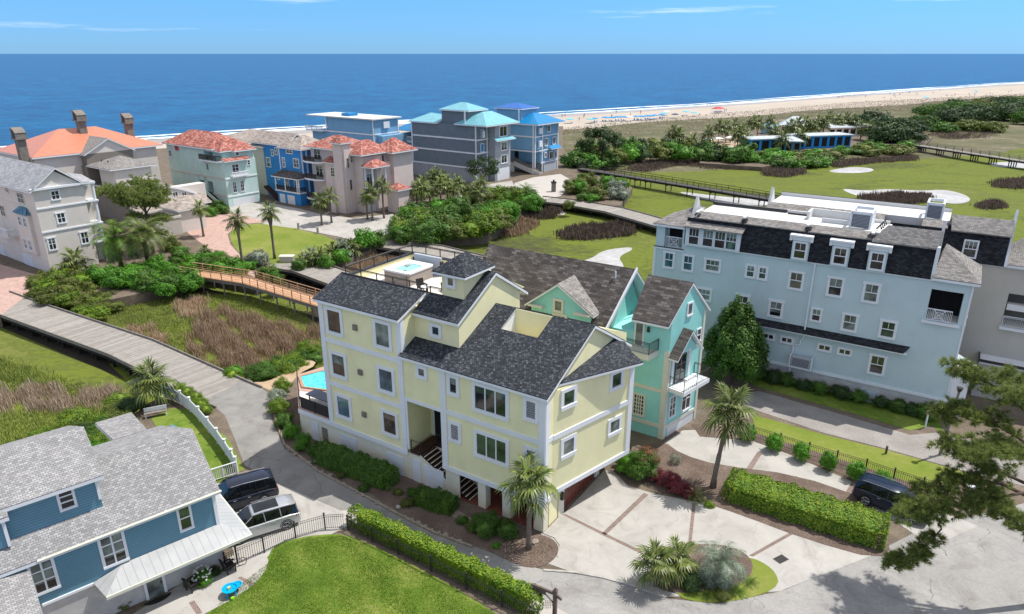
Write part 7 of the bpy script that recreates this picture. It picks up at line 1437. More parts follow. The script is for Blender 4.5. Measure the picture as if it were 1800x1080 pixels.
for i, (po, nn, mt_, lb) in enumerate((([(985, 412), (1020, 400), (1080, 396), (1118, 403), (1105, 415), (1040, 422), (990, 422)], 5000, 'reed dark', 'oval dark brown reed bed behind the teal roof'), ([(910, 378), (940, 370), (985, 372), (970, 385), (920, 388)], 2600, 'reed dark', 'dark reed bed under the plank bridge'), ([(885, 412), (900, 385), (925, 388), (945, 395), (920, 412), (895, 418)], 2600, 'reed brown', 'rusty reed clump at the thicket end'),
    ([(1100, 300), (1140, 285), (1200, 280), (1250, 288), (1330, 292), (1330, 300), (1240, 298), (1190, 293), (1140, 303)], 6000, 'reed dark', 'long dark reed band behind the dark footbridge'), ([(1340, 300), (1360, 295), (1405, 297), (1418, 305), (1380, 313), (1345, 310)], 2800, 'reed dark', 'rounded dark reed bed in front of the bright shrubs'), ([(1450, 290), (1500, 282), (1610, 276), (1612, 283), (1540, 287), (1470, 296)], 3200, 'reed dark', 'thin dark reed band below the beach club'),
    ([(1510, 348), (1560, 342), (1640, 345), (1630, 356), (1580, 362), (1530, 358)], 4500, 'reed dark', 'dark reed bed before the mud flat, above the white roof'), ([(1742, 322), (1780, 316), (1850, 318), (1850, 330), (1780, 333), (1748, 330)], 3200, 'reed dark', 'dark reed bed at the right edge of the marsh'), ([(1718, 362), (1745, 357), (1765, 361), (1760, 367), (1725, 368)], 1300, 'reed dark', 'small dark reed bed right of the mud flat'), ([(1620, 240), (1660, 232), (1760, 236), (1740, 246), (1660, 246)], 4000, 'reed dark', 'dark reed strip below the wood at right'))):
    stuff(blades('reeds', [po], nn, (.8, 1.5), .09, mt_, 20 + i), lb, 'reeds')
stuff(blades('lawn_grass', [[(350, 1100), (400, 1045), (472, 990), (482, 962), (540, 946), (600, 942), (640, 956), (760, 1014), (870, 1082), (700, 1100)]], 60000, (.03, .075), .012, 'lawn blades', 31, z=.01, lean=.6, jit=0), 'short mown grass of the near lawn', 'grass')
stuff(blades('fern_beds', [[(865, 955), (900, 950), (940, 945), (975, 962), (960, 990), (930, 998), (890, 980)]], 1200, (.03, .12), .02, 'reed pale', 32, z=.02, lean=1.2, jit=0), 'dead leaves scattered on the mulch around the tall palm', 'leaf litter')
stuff(blades('dune_grass', [[(990, 290), (985, 225), (1200, 205), (1500, 180), (1800, 165), (1800, 185), (1500, 225), (1240, 240), (1180, 262), (1060, 266)]], 30000, (.25, .6), .10, 'reed pale', 33, z=MZ + .5, lean=.5, clump=True), 'tufts of dune grass behind the beach', 'grass')

# ---- pines
def tufts(m, pts, rnd, ln=.22, nn=22, w_=.012):
    for p, d in pts:
        for i in range(nn):
            v = (Vector((rnd.gauss(0, 1), rnd.gauss(0, 1), rnd.gauss(0, 1))).normalized() * .8 + d * .7 + Vector((0, 0, .15))).normalized(); q = v.orthogonal().normalized() * w_; t_ = p + v * ln * rnd.uniform(.7, 1.15); b = p + v * .02
            m.face([b - q, b + q, t_])
def pine(label, base, limbs, tr, seed, ln=.24, nn=20, per=1.0, nw=.012, tuftr=.6, tip=False):
    """limbs: list of (polyline of world points, radius, foliage radius)"""
    rnd = random.Random(seed); t_ = thing('pine_tree', label, 'pine tree', (base.x, base.y, 0)); O = Vector((base.x, base.y, 0)); m = MB(); lf = MB(); k_ = 0
    for path, r0, fr_ in limbs:
        P_ = [p - O for p in path]; n = len(P_); m2 = m if k_ == 0 else MB(); m2.tube(P_, [r0 * (1 - .75 * i / (n - 1)) for i in range(n)], 7); m2.build('trunk' if k_ == 0 else 'limb', 'bark', t_); k_ += 1
        if not fr_: continue
        L_ = sum((b - a).length for a, b in zip(P_, P_[1:])); cnt = int(L_ * per * 4)
        tw = MB()
        for i in range(cnt):
            u = rnd.uniform(.30, 1.0) * (n - 1); j = min(n - 2, int(u)); a = P_[j].lerp(P_[j + 1], u - j); dr = Vector((rnd.gauss(0, 1), rnd.gauss(0, 1), rnd.gauss(0, .45) + .15)).normalized(); e = a + dr * fr_ * rnd.uniform(.45, 1.0) * (1.2 if tip else 1)
            tw.tube([a, e], [.025, .008], 3, False)
            pts = []
            for q in range(5 if tip else 7): w_ = rnd.uniform(.72, 1.05) if tip else rnd.uniform(.4, 1.05); pts.append((a.lerp(e, w_) + Vector((rnd.gauss(0, .10), rnd.gauss(0, .10), rnd.gauss(0, .07))) * tuftr * 1.6, (dr + Vector((0, 0, .5))).normalized()))
            tufts(lf, pts, rnd, ln, nn, nw)
        tw.build('twigs', 'bark', t_, uv=False)
    lf.build('needles', 'pine needles', t_, uv=False); return t_
def D(x, y, d): return GD(x, y, d * 1.27)
pb = G(1812, 1068)
trunk = [pb, D(1812, 1060, 25), D(1830, 900, 25.5), D(1850, 800, 26), D(1840, 690, 26.5), D(1820, 630, 27)]
pine('near pine with spreading limbs reaching in from the right edge', pb, [
    (trunk, .26, 0),
    ([D(1845, 870, 25.6), D(1770, 835, 26), D(1700, 800, 26.5), D(1650, 775, 27)], .11, .7),
    ([D(1840, 890, 25.5), D(1760, 850, 25.5), D(1680, 845, 26), D(1620, 870, 26.3), D(1590, 900, 26.5)], .12, .7),
    ([D(1840, 860, 25.6), D(1780, 870, 25), D(1700, 885, 25), D(1640, 895, 25.2), D(1590, 910, 25.4)], .10, .7),
    ([D(1640, 885, 25.2), D(1655, 930, 25.2), D(1625, 965, 25), D(1590, 985, 25), D(1560, 995, 25)], .06, .45),
    ([D(1850, 820, 26), D(1790, 770, 26.6), D(1730, 735, 27.2), D(1680, 720, 27.8), D(1655, 730, 28)], .10, .72),
    ([D(1845, 780, 26.2), D(1800, 720, 27), D(1750, 680, 27.8), D(1700, 655, 28.4), D(1680, 645, 28.6)], .09, .68),
    ([D(1840, 700, 26.5), D(1810, 680, 27.5), D(1780, 665, 28), D(1755, 660, 28.5)], .07, .7),
    ([D(1835, 720, 26.5), D(1810, 700, 26), D(1790, 690, 25.6)], .07, .7),
    ([D(1850, 840, 26), D(1800, 800, 25.2), D(1750, 790, 24.8), D(1700, 790, 24.6)], .08, .7),
    ([D(1850, 910, 25.6), D(1800, 930, 25.2), D(1760, 900, 25), D(1720, 880, 25)], .08, .62)], .26, 5, per=3.6, nn=34, nw=.013, tuftr=.8, ln=.33, tip=True)
pb2 = G(270, 446); zt = 9.5
def V3(x, y, z): return Vector((pb2.x + x, pb2.y + y, z))
pine('tall dark umbrella pine in front of the taupe house wall', pb2, [([V3(0, 0, 0), V3(-.1, 0, 5), V3(0, 0, 8), V3(.2, 0, 10.0)], .28, 0)] + [([V3(0, 0, 6.5 + (i % 4) * .8), V3(math.cos(a) * 2.2 - .6, math.sin(a) * 1.6, 8.4 + (i % 3) * .9), V3(math.cos(a) * (4.2 + i % 2) - 1.0, math.sin(a) * 3, 8.8 + (i % 4) * .8)], .12, 1.5) for i, a in enumerate([k * .63 for k in range(10)])]
     + [([V3(0, 0, 4.5), V3(1.5, -.4, 5.6), V3(3.6, -.5, 5.8)], .09, 1.1), ([V3(0, 0, 5.2), V3(-1.2, 0, 6.0), V3(-2.2, .2, 6.2)], .08, .9), ([V3(0, 0, 3.5), V3(1.2, -.4, 3.6), V3(2.5, -.5, 3.4)], .08, 1.1), ([V3(0, 0, 10), V3(.6, 0, 10.8), V3(1.8, .2, 11.2)], .1, 1.5)], .3, 9, ln=.42, nn=20, per=2.0, nw=.03, tuftr=1.7)
# ================================================================ vehicles
def loft(secs, closed=True):
    """secs: list of rings with the same number of points"""
    m = MB(); n = len(secs[0])
    for s_ in secs: m.v += [tuple(p) for p in s_]
    for i in range(len(secs) - 1):
        for k in range(n if closed else n - 1): a = i * n + k; b = i * n + (k + 1) % n; m.f.append((a, b, b + n, a + n))
    m.f.append(tuple(range(n))[::-1]); m.f.append(tuple((len(secs) - 1) * n + k for k in range(n))); return m
def suv(name, label, loc, rz, paint, L_=4.9, W=1.96, H=1.74, sunroof=False, rails=True, boxy=0.0):
    t_ = thing(name, label, 'car', loc, rz); hw = W / 2
    # body: front at +x; (x, bottom, shoulder z, half width at shoulder, half width low)
    st = [(-L_ / 2, .42, .80, .78, .80), (-L_ / 2 + .12, .30, 1.02, .90, .93), (-L_ / 2 + .7, .24, 1.08, .96, .98), (-L_ * .15, .22, 1.06, .97, 1.0), (L_ * .10, .22, 1.04, .97, 1.0), (L_ * .22, .22, 1.04, .96, .99), (L_ * .33, .24, 1.02, .93, .98), (L_ / 2 - .35, .26, .92, .88, .95), (L_ / 2 - .08, .32, .80, .78, .86), (L_ / 2, .42, .66, .68, .74)]
    rings = []
    for x, zb, zs, ws, wl in st:
        ws *= hw; wl *= hw; zm = zb + (zs - zb) * .55
        rings.append([(x, -wl * .92, zb), (x, -wl, zb + .08), (x, -wl, zm), (x, -ws, zs - .04), (x, -ws * .9, zs + .015), (x, 0, zs + .05), (x, ws * .9, zs + .015), (x, ws, zs - .04), (x, wl, zm), (x, wl, zb + .08), (x, wl * .92, zb)])
    b = loft(rings).build('body', paint, t_, uv=False, smooth=True)
    em = b.modifiers.new('edge', 'EDGE_SPLIT'); em.split_angle = R(38)
    # glasshouse
    gh = [(-L_ / 2 + .10, 1.06, 1.10, .80), (-L_ / 2 + .42 - boxy, H - .12, .74, .70), (-L_ / 2 + .8, H - .03, .73, .72), (-.2, H, .74, .74), (.45, H - .03, .72, .73), (.72, H - .10, .70, .72), (1.32, 1.07, .82, .86)]
    g = MB(); rings = []
    base_x = [(-L_ / 2 + .12), (-L_ / 2 + .22), (-L_ / 2 + .8), -.2, .5, .95, 1.40]
    top = [(1.12, .86), (H - .14, .66), (H - .06, .69), (H - .03, .71), (H - .06, .70), (1.42, .76), (1.09, .84)]
    for bx, (tz, tw) in zip(base_x, top): rings.append([(bx, -.90 * hw, 1.04), (bx, -tw * hw * 1.05, tz - .02), (bx, -tw * hw * .9, tz), (bx, tw * hw * .9, tz), (bx, tw * hw * 1.05, tz - .02), (bx, .90 * hw, 1.04)])
    gl = loft(rings).build('windows', 'car glass', t_, uv=False)
    rp = [(-L_ / 2 + .20, H - .15, .64), (-L_ / 2 + .8, H - .045, .71), (-.2, H - .012, .73), (.5, H - .045, .72), (.62, H - .11, .71)]
    m = MB(); rings = [[(x, -w_ * hw, z - .03), (x, -w_ * hw * .9, z + .02), (x, 0, z + .035), (x, w_ * hw * .9, z + .02), (x, w_ * hw, z - .03)] for x, z, w_ in rp]; m = loft(rings, True); rf_ = m.build('roof', paint, t_, uv=False, smooth=True)
    m = MB()
    for sg in (-1, 1):
        for (x0, z0, x1, z1, w0, w1) in ((.60, H - .12, 1.42, 1.06, .735, .885), (-L_ / 2 + .22, H - .16, -L_ / 2 + .13, 1.06, .69, .90), (-.12, H - .05, -.18, 1.05, .765, .915), (-1.15, H - .07, -1.2, 1.05, .755, .915)):
            m.tube([(x0, sg * w0 * hw, z0), (x1, sg * w1 * hw, z1)], .035, 4)
    m.build('pillar', paint, t_, uv=False)
    if sunroof: m = MB(); m.box(-1.15, .40, -.50, .50, H + .008, H + .03); m.build('sunroof', 'car glass', rf_)
    if rails:
        for sg in (-1, 1): m = MB(); m.tube([(-L_ / 2 + .55, sg * .70 * hw, H - .03), (-.4, sg * .73 * hw, H + .055), (.4, sg * .73 * hw, H + .02)], .022, 4); m.build('roof_rail', 'alloy', t_)
    for x in (-L_ * .295, L_ * .31):
        for sg in (-1, 1):
            m = MB(); n = 20; R_ = .37; rings = []
            for (y, r_) in ((.0, .20), (.0, R_ - .02), (.05, R_), (.19, R_), (.24, R_ - .02), (.24, .20)): rings.append([(R_ * 0 + x + r_ * math.cos(2 * math.pi * k / n), sg * (hw - .23 + y), .37 + r_ * math.sin(2 * math.pi * k / n)) for k in range(n)])
            wh = loft(rings).build('wheel', 'rubber', t_, uv=False)
            m = MB()
            for k in range(5):
                for d_ in (-.09, .09): a = 2 * math.pi * k / 5 + d_; m.tube([(x, sg * (hw + .01), .37), (x + .27 * math.cos(a), sg * (hw + .012), .37 + .27 * math.sin(a))], .022, 4)
            m.tube([(x + .27 * math.cos(2 * math.pi * k / 18), sg * (hw + .012), .37 + .27 * math.sin(2 * math.pi * k / 18)) for k in range(19)], .022, 4, False); m.tube([(x, sg * (hw - .02), .37), (x, sg * (hw + .02), .37)], .06, 8); m.build('rim', 'alloy', wh)
            m = MB(); rings = [[(x + r_ * math.cos(math.pi * k / 12), sg * y, .37 + r_ * math.sin(math.pi * k / 12)) for k in range(13)] for r_, y in ((.40, hw * .995), (.455, hw * 1.005))]
            for k in range(12): m.face([rings[0][k], rings[0][k + 1], rings[1][k + 1], rings[1][k]])
            m.build('wheel_arch', 'rubber', t_, uv=False)
    for sg in (-1, 1):
        m = MB(); m.hexa([(-L_ / 2 - .01, sg * .52 * hw, .82), (-L_ / 2 + .30, sg * .95 * hw, .82), (-L_ / 2 + .32, sg * .90 * hw, .84), (-L_ / 2 + .02, sg * .5 * hw, .84), (-L_ / 2 + .02, sg * .52 * hw, 1.0), (-L_ / 2 + .30, sg * .945 * hw, 1.0), (-L_ / 2 + .32, sg * .90 * hw, 1.0), (-L_ / 2 + .06, sg * .5 * hw, 1.0)]); m.build('tail_lamp', 'light red tail lamp', t_)
        m = MB(); m.hexa([(L_ / 2 - .42, sg * .90 * hw, .72), (L_ / 2 - .04, sg * .62 * hw, .68), (L_ / 2 - .1, sg * .55 * hw, .68), (L_ / 2 - .45, sg * .80 * hw, .72), (L_ / 2 - .44, sg * .90 * hw, .86), (L_ / 2 - .10, sg * .62 * hw, .80), (L_ / 2 - .15, sg * .55 * hw, .80), (L_ / 2 - .48, sg * .80 * hw, .86)]); m.build('headlight', 'lamp glass', t_)
        m = MB(); m.hexa([(.95, sg * .93 * hw, 1.03), (1.15, sg * .93 * hw, 1.03), (1.15, sg * 1.12 * hw, 1.05), (.95, sg * 1.12 * hw, 1.05), (.97, sg * .93 * hw, 1.17), (1.13, sg * .93 * hw, 1.17), (1.10, sg * 1.12 * hw, 1.19), (.97, sg * 1.12 * hw, 1.19)]); m.build('mirror', paint, t_)
        m = MB()
        for x in (-.75, .2): m.tube([(x, sg * hw * .985, .93), (x + .2, sg * hw * .985, .93)], .018, 4)
        m.build('door_handle', 'alloy', t_)
    m = MB(); m.box(L_ / 2 - .06, L_ / 2 + .012, -.5, .5, .46, .66); m.build('grille', 'rubber', t_)
    m = MB(); m.box(-L_ / 2 - .02, -L_ / 2 + .05, -.26, .26, .58, .72); m.build('number_plate', 'white trim', t_)
    return t_
a, b = G(424.3, 956.8), G(506.5, 931); c = (a + b) / 2; hd = math.atan2(a.y - b.y, a.x - b.x)
nrm = Vector((-math.sin(hd + math.pi), math.cos(hd + math.pi), 0))
suv('parked_car', 'silver SUV with dark panoramic roof parked beside the black iron fence', c + nrm * .93, hd, 'silver paint', sunroof=True)
bk = G(465.5, 887)
suv('parked_car', 'large glossy black SUV parked behind the silver one', bk + Vector((math.cos(hd), math.sin(hd), 0)) * 1.58 + nrm * 1.02, hd, 'navy paint', L_=5.35, W=2.05, H=1.90, boxy=.15)
e0, e1 = G(1500, 862), G(1640, 918); dd = (e1 - e0).normalized()
suv('parked_car', 'dark blue SUV parked on the right driveway, half hidden by pine branches', G(1566, 893) , math.atan2(dd.y, dd.x), 'blue black paint', L_=4.9)

# ================================================================ fences
def ironfence(pts, label, h=1.1, mat='dark metal', post=1.9, bal=.13, pr=.04, br=.014, topcap=True):
    P_ = [Vector(p) for p in pts]; o0 = P_[0]; t_ = thing('iron_fence', label, 'fence', (o0.x, o0.y, 0)); q = [p - Vector((o0.x, o0.y, 0)) for p in P_]
    for a, b in zip(q, q[1:]):
        d = b - a; n = max(1, round(d.length / post))
        for i in range(n):
            s0, s1 = a + d * (i / n), a + d * ((i + 1) / n); m = MB()
            for hh in (.12, .86, 1.0): m.tube([s0 + Vector((0, 0, h * hh)), s1 + Vector((0, 0, h * hh))], .018, 4)
            k = int((s1 - s0).length / bal)
            for j in range(1, k): c_ = s0 + (s1 - s0) * (j / k); m.tube([c_ + Vector((0, 0, h * .06)), c_ + Vector((0, 0, h * .99))], br, 4, False)
            m.build('panel', mat, t_)
            m = MB(); m.box(s0.x - pr, s0.x + pr, s0.y - pr, s0.y + pr, 0, h * 1.1); m.box(s0.x - pr * 1.5, s0.x + pr * 1.5, s0.y - pr * 1.5, s0.y + pr * 1.5, h * 1.1, h * 1.14); m.build('post', mat, t_)
    return t_
ironfence([G(398, 1002), G(418, 992), G(465, 972), G(520, 946), G(572, 931), G(608, 929)], 'curved black iron fence between the silver car and the near lawn', 1.15, post=2.2)
ironfence([G(612, 932), G(700, 975), G(820, 1036), G(948, 1100)], 'black iron fence along the lawn side of the clipped near hedge', 1.05, post=2.2)
ironfence([G(1322, 770), G(1420, 802), G(1520, 832), G(1620, 865), G(1680, 880)], 'black iron fence behind the row of clipped barrel shrubs', 1.1, post=2.4)
# white panel fence on a curve
cv = [(285, 700), (303, 703), (320, 712), (336, 724), (352, 741), (368, 760), (384, 780), (398, 800), (410, 818), (417, 832)]
P_ = gp(cv); wf = thing('white_fence', 'curved white vinyl fence with stepped panels by the road', 'fence', (P_[0].x, P_[0].y, 0)); q = [p - P_[0] for p in P_]
for i, (a, b) in enumerate(zip(q, q[1:])):
    d = (b - a).normalized(); n_ = Vector((-d.y, d.x, 0)) * .03
    m = MB(); m.hexa([a - n_ + Vector((0, 0, .1)), b - n_ + Vector((0, 0, .1)), b + n_ + Vector((0, 0, .1)), a + n_ + Vector((0, 0, .1)), a - n_ + Vector((0, 0, 1.2)), b - n_ + Vector((0, 0, 1.2)), b + n_ + Vector((0, 0, 1.2)), a + n_ + Vector((0, 0, 1.2))])
    for k in range(1, 12): c_ = a.lerp(b, k / 12); m.tube([c_ + n_ * 1.2 + Vector((0, 0, .15)), c_ + n_ * 1.2 + Vector((0, 0, 1.15))], .012, 4, False)
    m.tube([a + Vector((0, 0, 1.23)), b + Vector((0, 0, 1.23))], .045, 4); m.tube([a + Vector((0, 0, .3)), b + Vector((0, 0, .3))], .045, 4); m.build('panel', 'white trim', wf)
for a in q: m = MB(); m.box(a.x - .08, a.x + .08, a.y - .08, a.y + .08, 0, 1.4); m.box(a.x - .11, a.x + .11, a.y - .11, a.y + .11, 1.4, 1.47); m.build('post', 'white trim', wf)
a, b = G(418, 834), G(368, 850); t_ = thing('white_gate', 'white picket gate section at the lower end of the curved white fence', 'gate', (a.x, a.y, 0)); m = MB(); railing(m, [(0, 0, .05), (b.x - a.x, b.y - a.y, .05)], 1.05, 1.3, .045, .13, .028, False); m.build('picket_panel', 'white trim', t_)
# ================================================================ street furniture
p = G(975, 1082); t_ = thing('signpost', 'weathered timber signpost with slanting arm and brace at the road edge', 'signpost', (p.x, p.y, 0), R(-30))
m = MB(); m.box(-.1, .1, -.1, .1, 0, 1.75); m.hexa([(-.13, -.13, 1.75), (.13, -.13, 1.75), (.13, .13, 1.75), (-.13, .13, 1.75), (-.04, -.04, 1.95), (.04, -.04, 1.95), (.04, .04, 1.95), (-.04, .04, 1.95)]); m.build('post', 'wood post', t_)
m = MB(); m.hexa([(-1.5, -.06, 1.45), (-.1, -.06, 1.45), (-.1, .06, 1.45), (-1.5, .06, 1.45), (-1.5, -.06, 1.60), (-.1, -.06, 1.62), (-.1, .06, 1.62), (-1.5, .06, 1.60)]); m.build('arm', 'wood post', t_)
m = MB(); m.tube([(-.85, 0, 1.45), (-.1, 0, .85)], .045, 5); m.build('brace', 'wood post', t_)
m = MB(); m.hexa([(.1, -.05, 1.35), (.4, -.05, 1.25), (.4, .05, 1.25), (.1, .05, 1.35), (.1, -.05, 1.55), (.42, -.05, 1.36), (.42, .05, 1.36), (.1, .05, 1.55)]); m.build('rear_bracket', 'wood post', t_)
m = MB(); m.box(-1.45, -.6, -.03, .03, 1.18, 1.42); m.build('hanging_board', 'wood post', t_)
p = G(963, 1063); t_ = thing('manhole_cover', 'round iron manhole cover in the road beside the signpost', 'manhole cover', (p.x, p.y, .012)); m = MB(); m.prism([(.36 * math.cos(k * .3142), .36 * math.sin(k * .3142)) for k in range(20)], 0, .012); m.build('rim', 'stone kerb', t_)
m = MB()
for i in range(5):
    for j in range(5):
        if abs(i - 2) + abs(j - 2) < 4: m.box(-.26 + i * .12, -.2 + i * .12, -.26 + j * .12, -.2 + j * .12, .0125, .02)
m.build('lid_pattern', 'dark metal', t_)
def bollard(px, py, lab, h=.7, r_=.09, mat='wood post'):
    p = G(px, py); t_ = thing('bollard', lab, 'bollard', (p.x, p.y, 0)); m = MB(); m.tube([(0, 0, 0), (0, 0, h)], r_, 8); m.build('post', mat, t_); m = MB(); m.tube([(0, 0, h), (0, 0, h + .05)], [r_ * 1.15, r_ * .6], 8); m.build('cap', 'old timber', t_)
bollard(1557, 798, 'short timber bollard on the grass strip behind the black fence'); bollard(525, 403, 'small stone bollard at the upper edge of the oval lawn, left one', 1.1, .22, 'stone kerb'); bollard(559, 411, 'small stone bollard at the upper edge of the oval lawn, right one', 1.1, .22, 'stone kerb')
p = G(1626, 752); t_ = thing('sign', 'white signpost with small reddish sign at the corner of the pale blue house hedge', 'sign', (p.x, p.y, 0)); m = MB(); m.box(-.05, .05, -.05, .05, 0, 1.5); m.build('post', 'white trim', t_); m = MB(); m.box(-.2, .2, -.07, -.05, 1.3, 1.7); m.build('plate', 'tan terracotta', t_)
p = G(1652, 800); t_ = thing('street_lamp', 'tall grey street lamp post half hidden by the near pine', 'street lamp', (p.x, p.y, 0)); m = MB(); m.tube([(0, 0, 0), (.3, 0, 5.6)], [.12, .09], 8); m.build('pole', 'old timber', t_); m = MB(); m.box(-.25, .1, -.12, .12, 1.2, 1.55); m.build('control_box', 'dark metal', t_); m = MB(); m.tube([(.3, 0, 5.6), (.3, 0, 5.95)], [.12, .25], 8); m.build('lantern', 'dark metal', t_)
p = G(1712, 868); t_ = thing('utility_box', 'pale low utility box on the grass under the pine', 'utility box', (p.x, p.y, 0), R(-30)); m = MB(); m.box(-.5, .5, -.4, .4, 0, .35); m.build('casing', 'pale trim', t_); m = MB(); m.box(-.55, .55, -.45, .45, .35, .4); m.build('lid', 'white trim', t_)
p = G(973, 355 - 18); t_ = thing('stone_pillar', 'dark stone entrance pillar beside the white drive', 'pillar', (p.x, p.y, 0)); m = MB(); m.box(-.5, .5, -.5, .5, 0, 2.0); m.build('shaft', 'taupe stucco', t_); m = MB(); m.box(-.62, .62, -.62, .62, 2.0, 2.25); m.box(-.2, .2, -.2, .2, 2.25, 2.7); m.build('cap', 'dark metal', t_)
p = G(505, 460); t_ = thing('stone_block', 'squat sandy stone block at the start of the plank bridge by the oval lawn', 'stone', (p.x, p.y, 0)); m = MB(); m.box(-1.0, 1.0, -.5, .5, 0, .8); m.build('base', 'greige stucco', t_); m = MB(); m.box(-1.1, 1.1, -.6, .6, .8, .95); m.build('cap', 'pale trim', t_)
p = G(275, 732); t_ = thing('garden_bench', 'white bench beside the broad cabbage palm', 'bench', (p.x, p.y, 0), R(25)); m = MB(); m.box(-.9, .9, -.22, .22, .4, .46); m.build('seat', 'old timber', t_); m = MB(); m.box(-.9, .9, .2, .25, .5, .85); m.build('backrest', 'white trim', t_)
for x in (-.8, .8): m = MB(); m.box(x - .04, x + .04, -.2, .2, 0, .4); m.build('leg', 'white trim', t_)
def rock(px, py, r_, lab, seed, mat='paver rock', grp=None):
    rnd = random.Random(seed); p = G(px, py); bm = bmesh.new(); bmesh.ops.create_icosphere(bm, subdivisions=2, radius=1)
    for v in bm.verts: v.co *= rnd.uniform(.82, 1.12); v.co.z *= .6
    me = bpy.data.meshes.new('rock'); bm.to_mesh(me); bm.free(); me.materials.append(MATS[mat]); o = bpy.data.objects.new('rock', me); col.objects.link(o); o.location = (p.x, p.y, r_ * .25); o.scale = (r_, r_ * .8, r_); o.rotation_euler.z = rnd.uniform(0, 6); tag(o, lab, 'rock', grp)
rock(940, 955, .30, 'grey-brown rock at the foot of the tall palm', 1); rock(700, 893, .22, 'flat rock at the hedge gap', 2, 'stone kerb'); rock(555, 812, .28, 'pale rock at the bend of the planting bed', 3, 'stone kerb')
rr_ = random.Random(8)
for i in range(26):
    t0 = i / 25; x, y = 508 + t0 * 300, 792 + t0 * 160 + 10 * math.sin(t0 * 3.1); rock(x, y, rr_.uniform(.12, .26), 'small brown edging rock along the roadside bed of the yellow house', 40 + i, 'paver rock', 'edging rocks along the yellow house bed')
# ================================================================ patio of the blue house
chair(G(340, 1036), R(150), 'dark wicker armchair left of the white flowering bush'); chair(G(404, 1004), R(140), 'dark wicker armchair in the corner by the iron fence')
shrub(358, 1024, .62, 'leaf bright', 'fine', 1.0, 'round bush with white flowers against the white brick wall')
fl = MB(); rnd = random.Random(3); p0 = G(358, 1024)
for i in range(60): a = rnd.uniform(0, 6.28); z = rnd.uniform(.5, 1.05); q_ = math.sqrt(max(0, 1 - ((z - .4) / .72) ** 2)) * .6; x, y = q_ * math.cos(a), q_ * math.sin(a); fl.box(x - .035, x + .035, y - .035, y + .035, z - .02, z + .03)
o = fl.build('blossoms', 'flower white', None, loc=(p0.x, p0.y, 0)); tag(o, 'white blossoms scattered over the bush by the brick wall', 'flowers', None, 'stuff')
shrub(218, 1066, .45, 'leaf olive', 'fine', .9, 'potted flower bush at the near end of the brick wall'); shrub(378, 1008, .4, 'leaf dark', 'fine', .9, 'small dark plant between the wicker chairs'); shrub(330, 1030, .25, 'leaf green', 'fine', 1, 'tiny plant behind the left wicker chair')
p = G(406, 1046); t_ = thing('water_table', 'bright blue toy water table with yellow boats on the patio', 'toy', (p.x, p.y, 0), R(40))
m = MB()
def ring(cx, cy, z, r_, n=16): return [(cx + r_ * math.cos(2 * math.pi * k / n), cy + r_ * math.sin(2 * math.pi * k / n), z) for k in range(n)]
m = loft([ring(0, 0, .38, .36), ring(0, 0, .52, .46), ring(0, 0, .52, .40), ring(0, 0, .44, .34)]); m.build('basin', 'blue plastic', t_); m = loft([ring(.42, .1, .34, .25), ring(.42, .1, .46, .32), ring(.42, .1, .46, .28), ring(.42, .1, .40, .22)]); m.build('side_basin', 'blue plastic', t_)
for a in range(4): m = MB(); x, y = .3 * math.cos(a * 1.57 + .7), .3 * math.sin(a * 1.57 + .7); m.tube([(x, y, .4), (x * 1.2, y * 1.2, 0)], .04, 6); m.build('leg', 'blue plastic', t_)
m = MB(); m.box(-.12, .05, -.06, .06, .46, .60); m.build('toy_boat', 'yellow foam', t_); m = MB(); m.tube([(-.05, -.45, 0), (-.05, -.45, .16)], .1, 10); m.build('bucket', 'green plastic', t_)
p = G(277, 1052); t_ = thing('door_mat', 'black half-round doormat outside the glazed door', 'doormat', (p.x, p.y, .02), R(41)); m = MB(); m.prism([(.75 * math.cos(math.pi + k * math.pi / 14), .42 * math.sin(math.pi + k * math.pi / 14)) for k in range(15)], 0, .02); m.build('mat', 'rubber', t_)
p = G(430, 1000); t_ = thing('bicycle', 'small black bicycle leaning inside the iron fence corner', 'bicycle', (p.x - .6, p.y + .05, 0), R(35))
for x in (-.4, .45): m = MB(); m.tube([(x + .28 * math.cos(2 * math.pi * k / 16), 0, .29 + .28 * math.sin(2 * math.pi * k / 16)) for k in range(17)], .02, 5, False); m.tube([(x, 0, .03), (x, 0, .55)], .006, 3); m.tube([(x - .26, 0, .29), (x + .26, 0, .29)], .006, 3); m.build('wheel', 'rubber', t_)
m = MB(); m.tube([(-.4, 0, .29), (-.1, 0, .62), (.32, 0, .66), (.0, 0, .3), (-.4, 0, .29)], .018, 5); m.tube([(-.1, 0, .62), (0, 0, .3)], .016, 5); m.tube([(.45, 0, .29), (.32, 0, .66), (.3, 0, .85)], .016, 5); m.tube([(.3, -.22, .86), (.3, .22, .86)], .016, 5); m.build('frame', 'dark metal', t_)
m = MB(); m.box(-.22, .0, -.06, .06, .68, .73); m.build('saddle', 'rubber', t_)
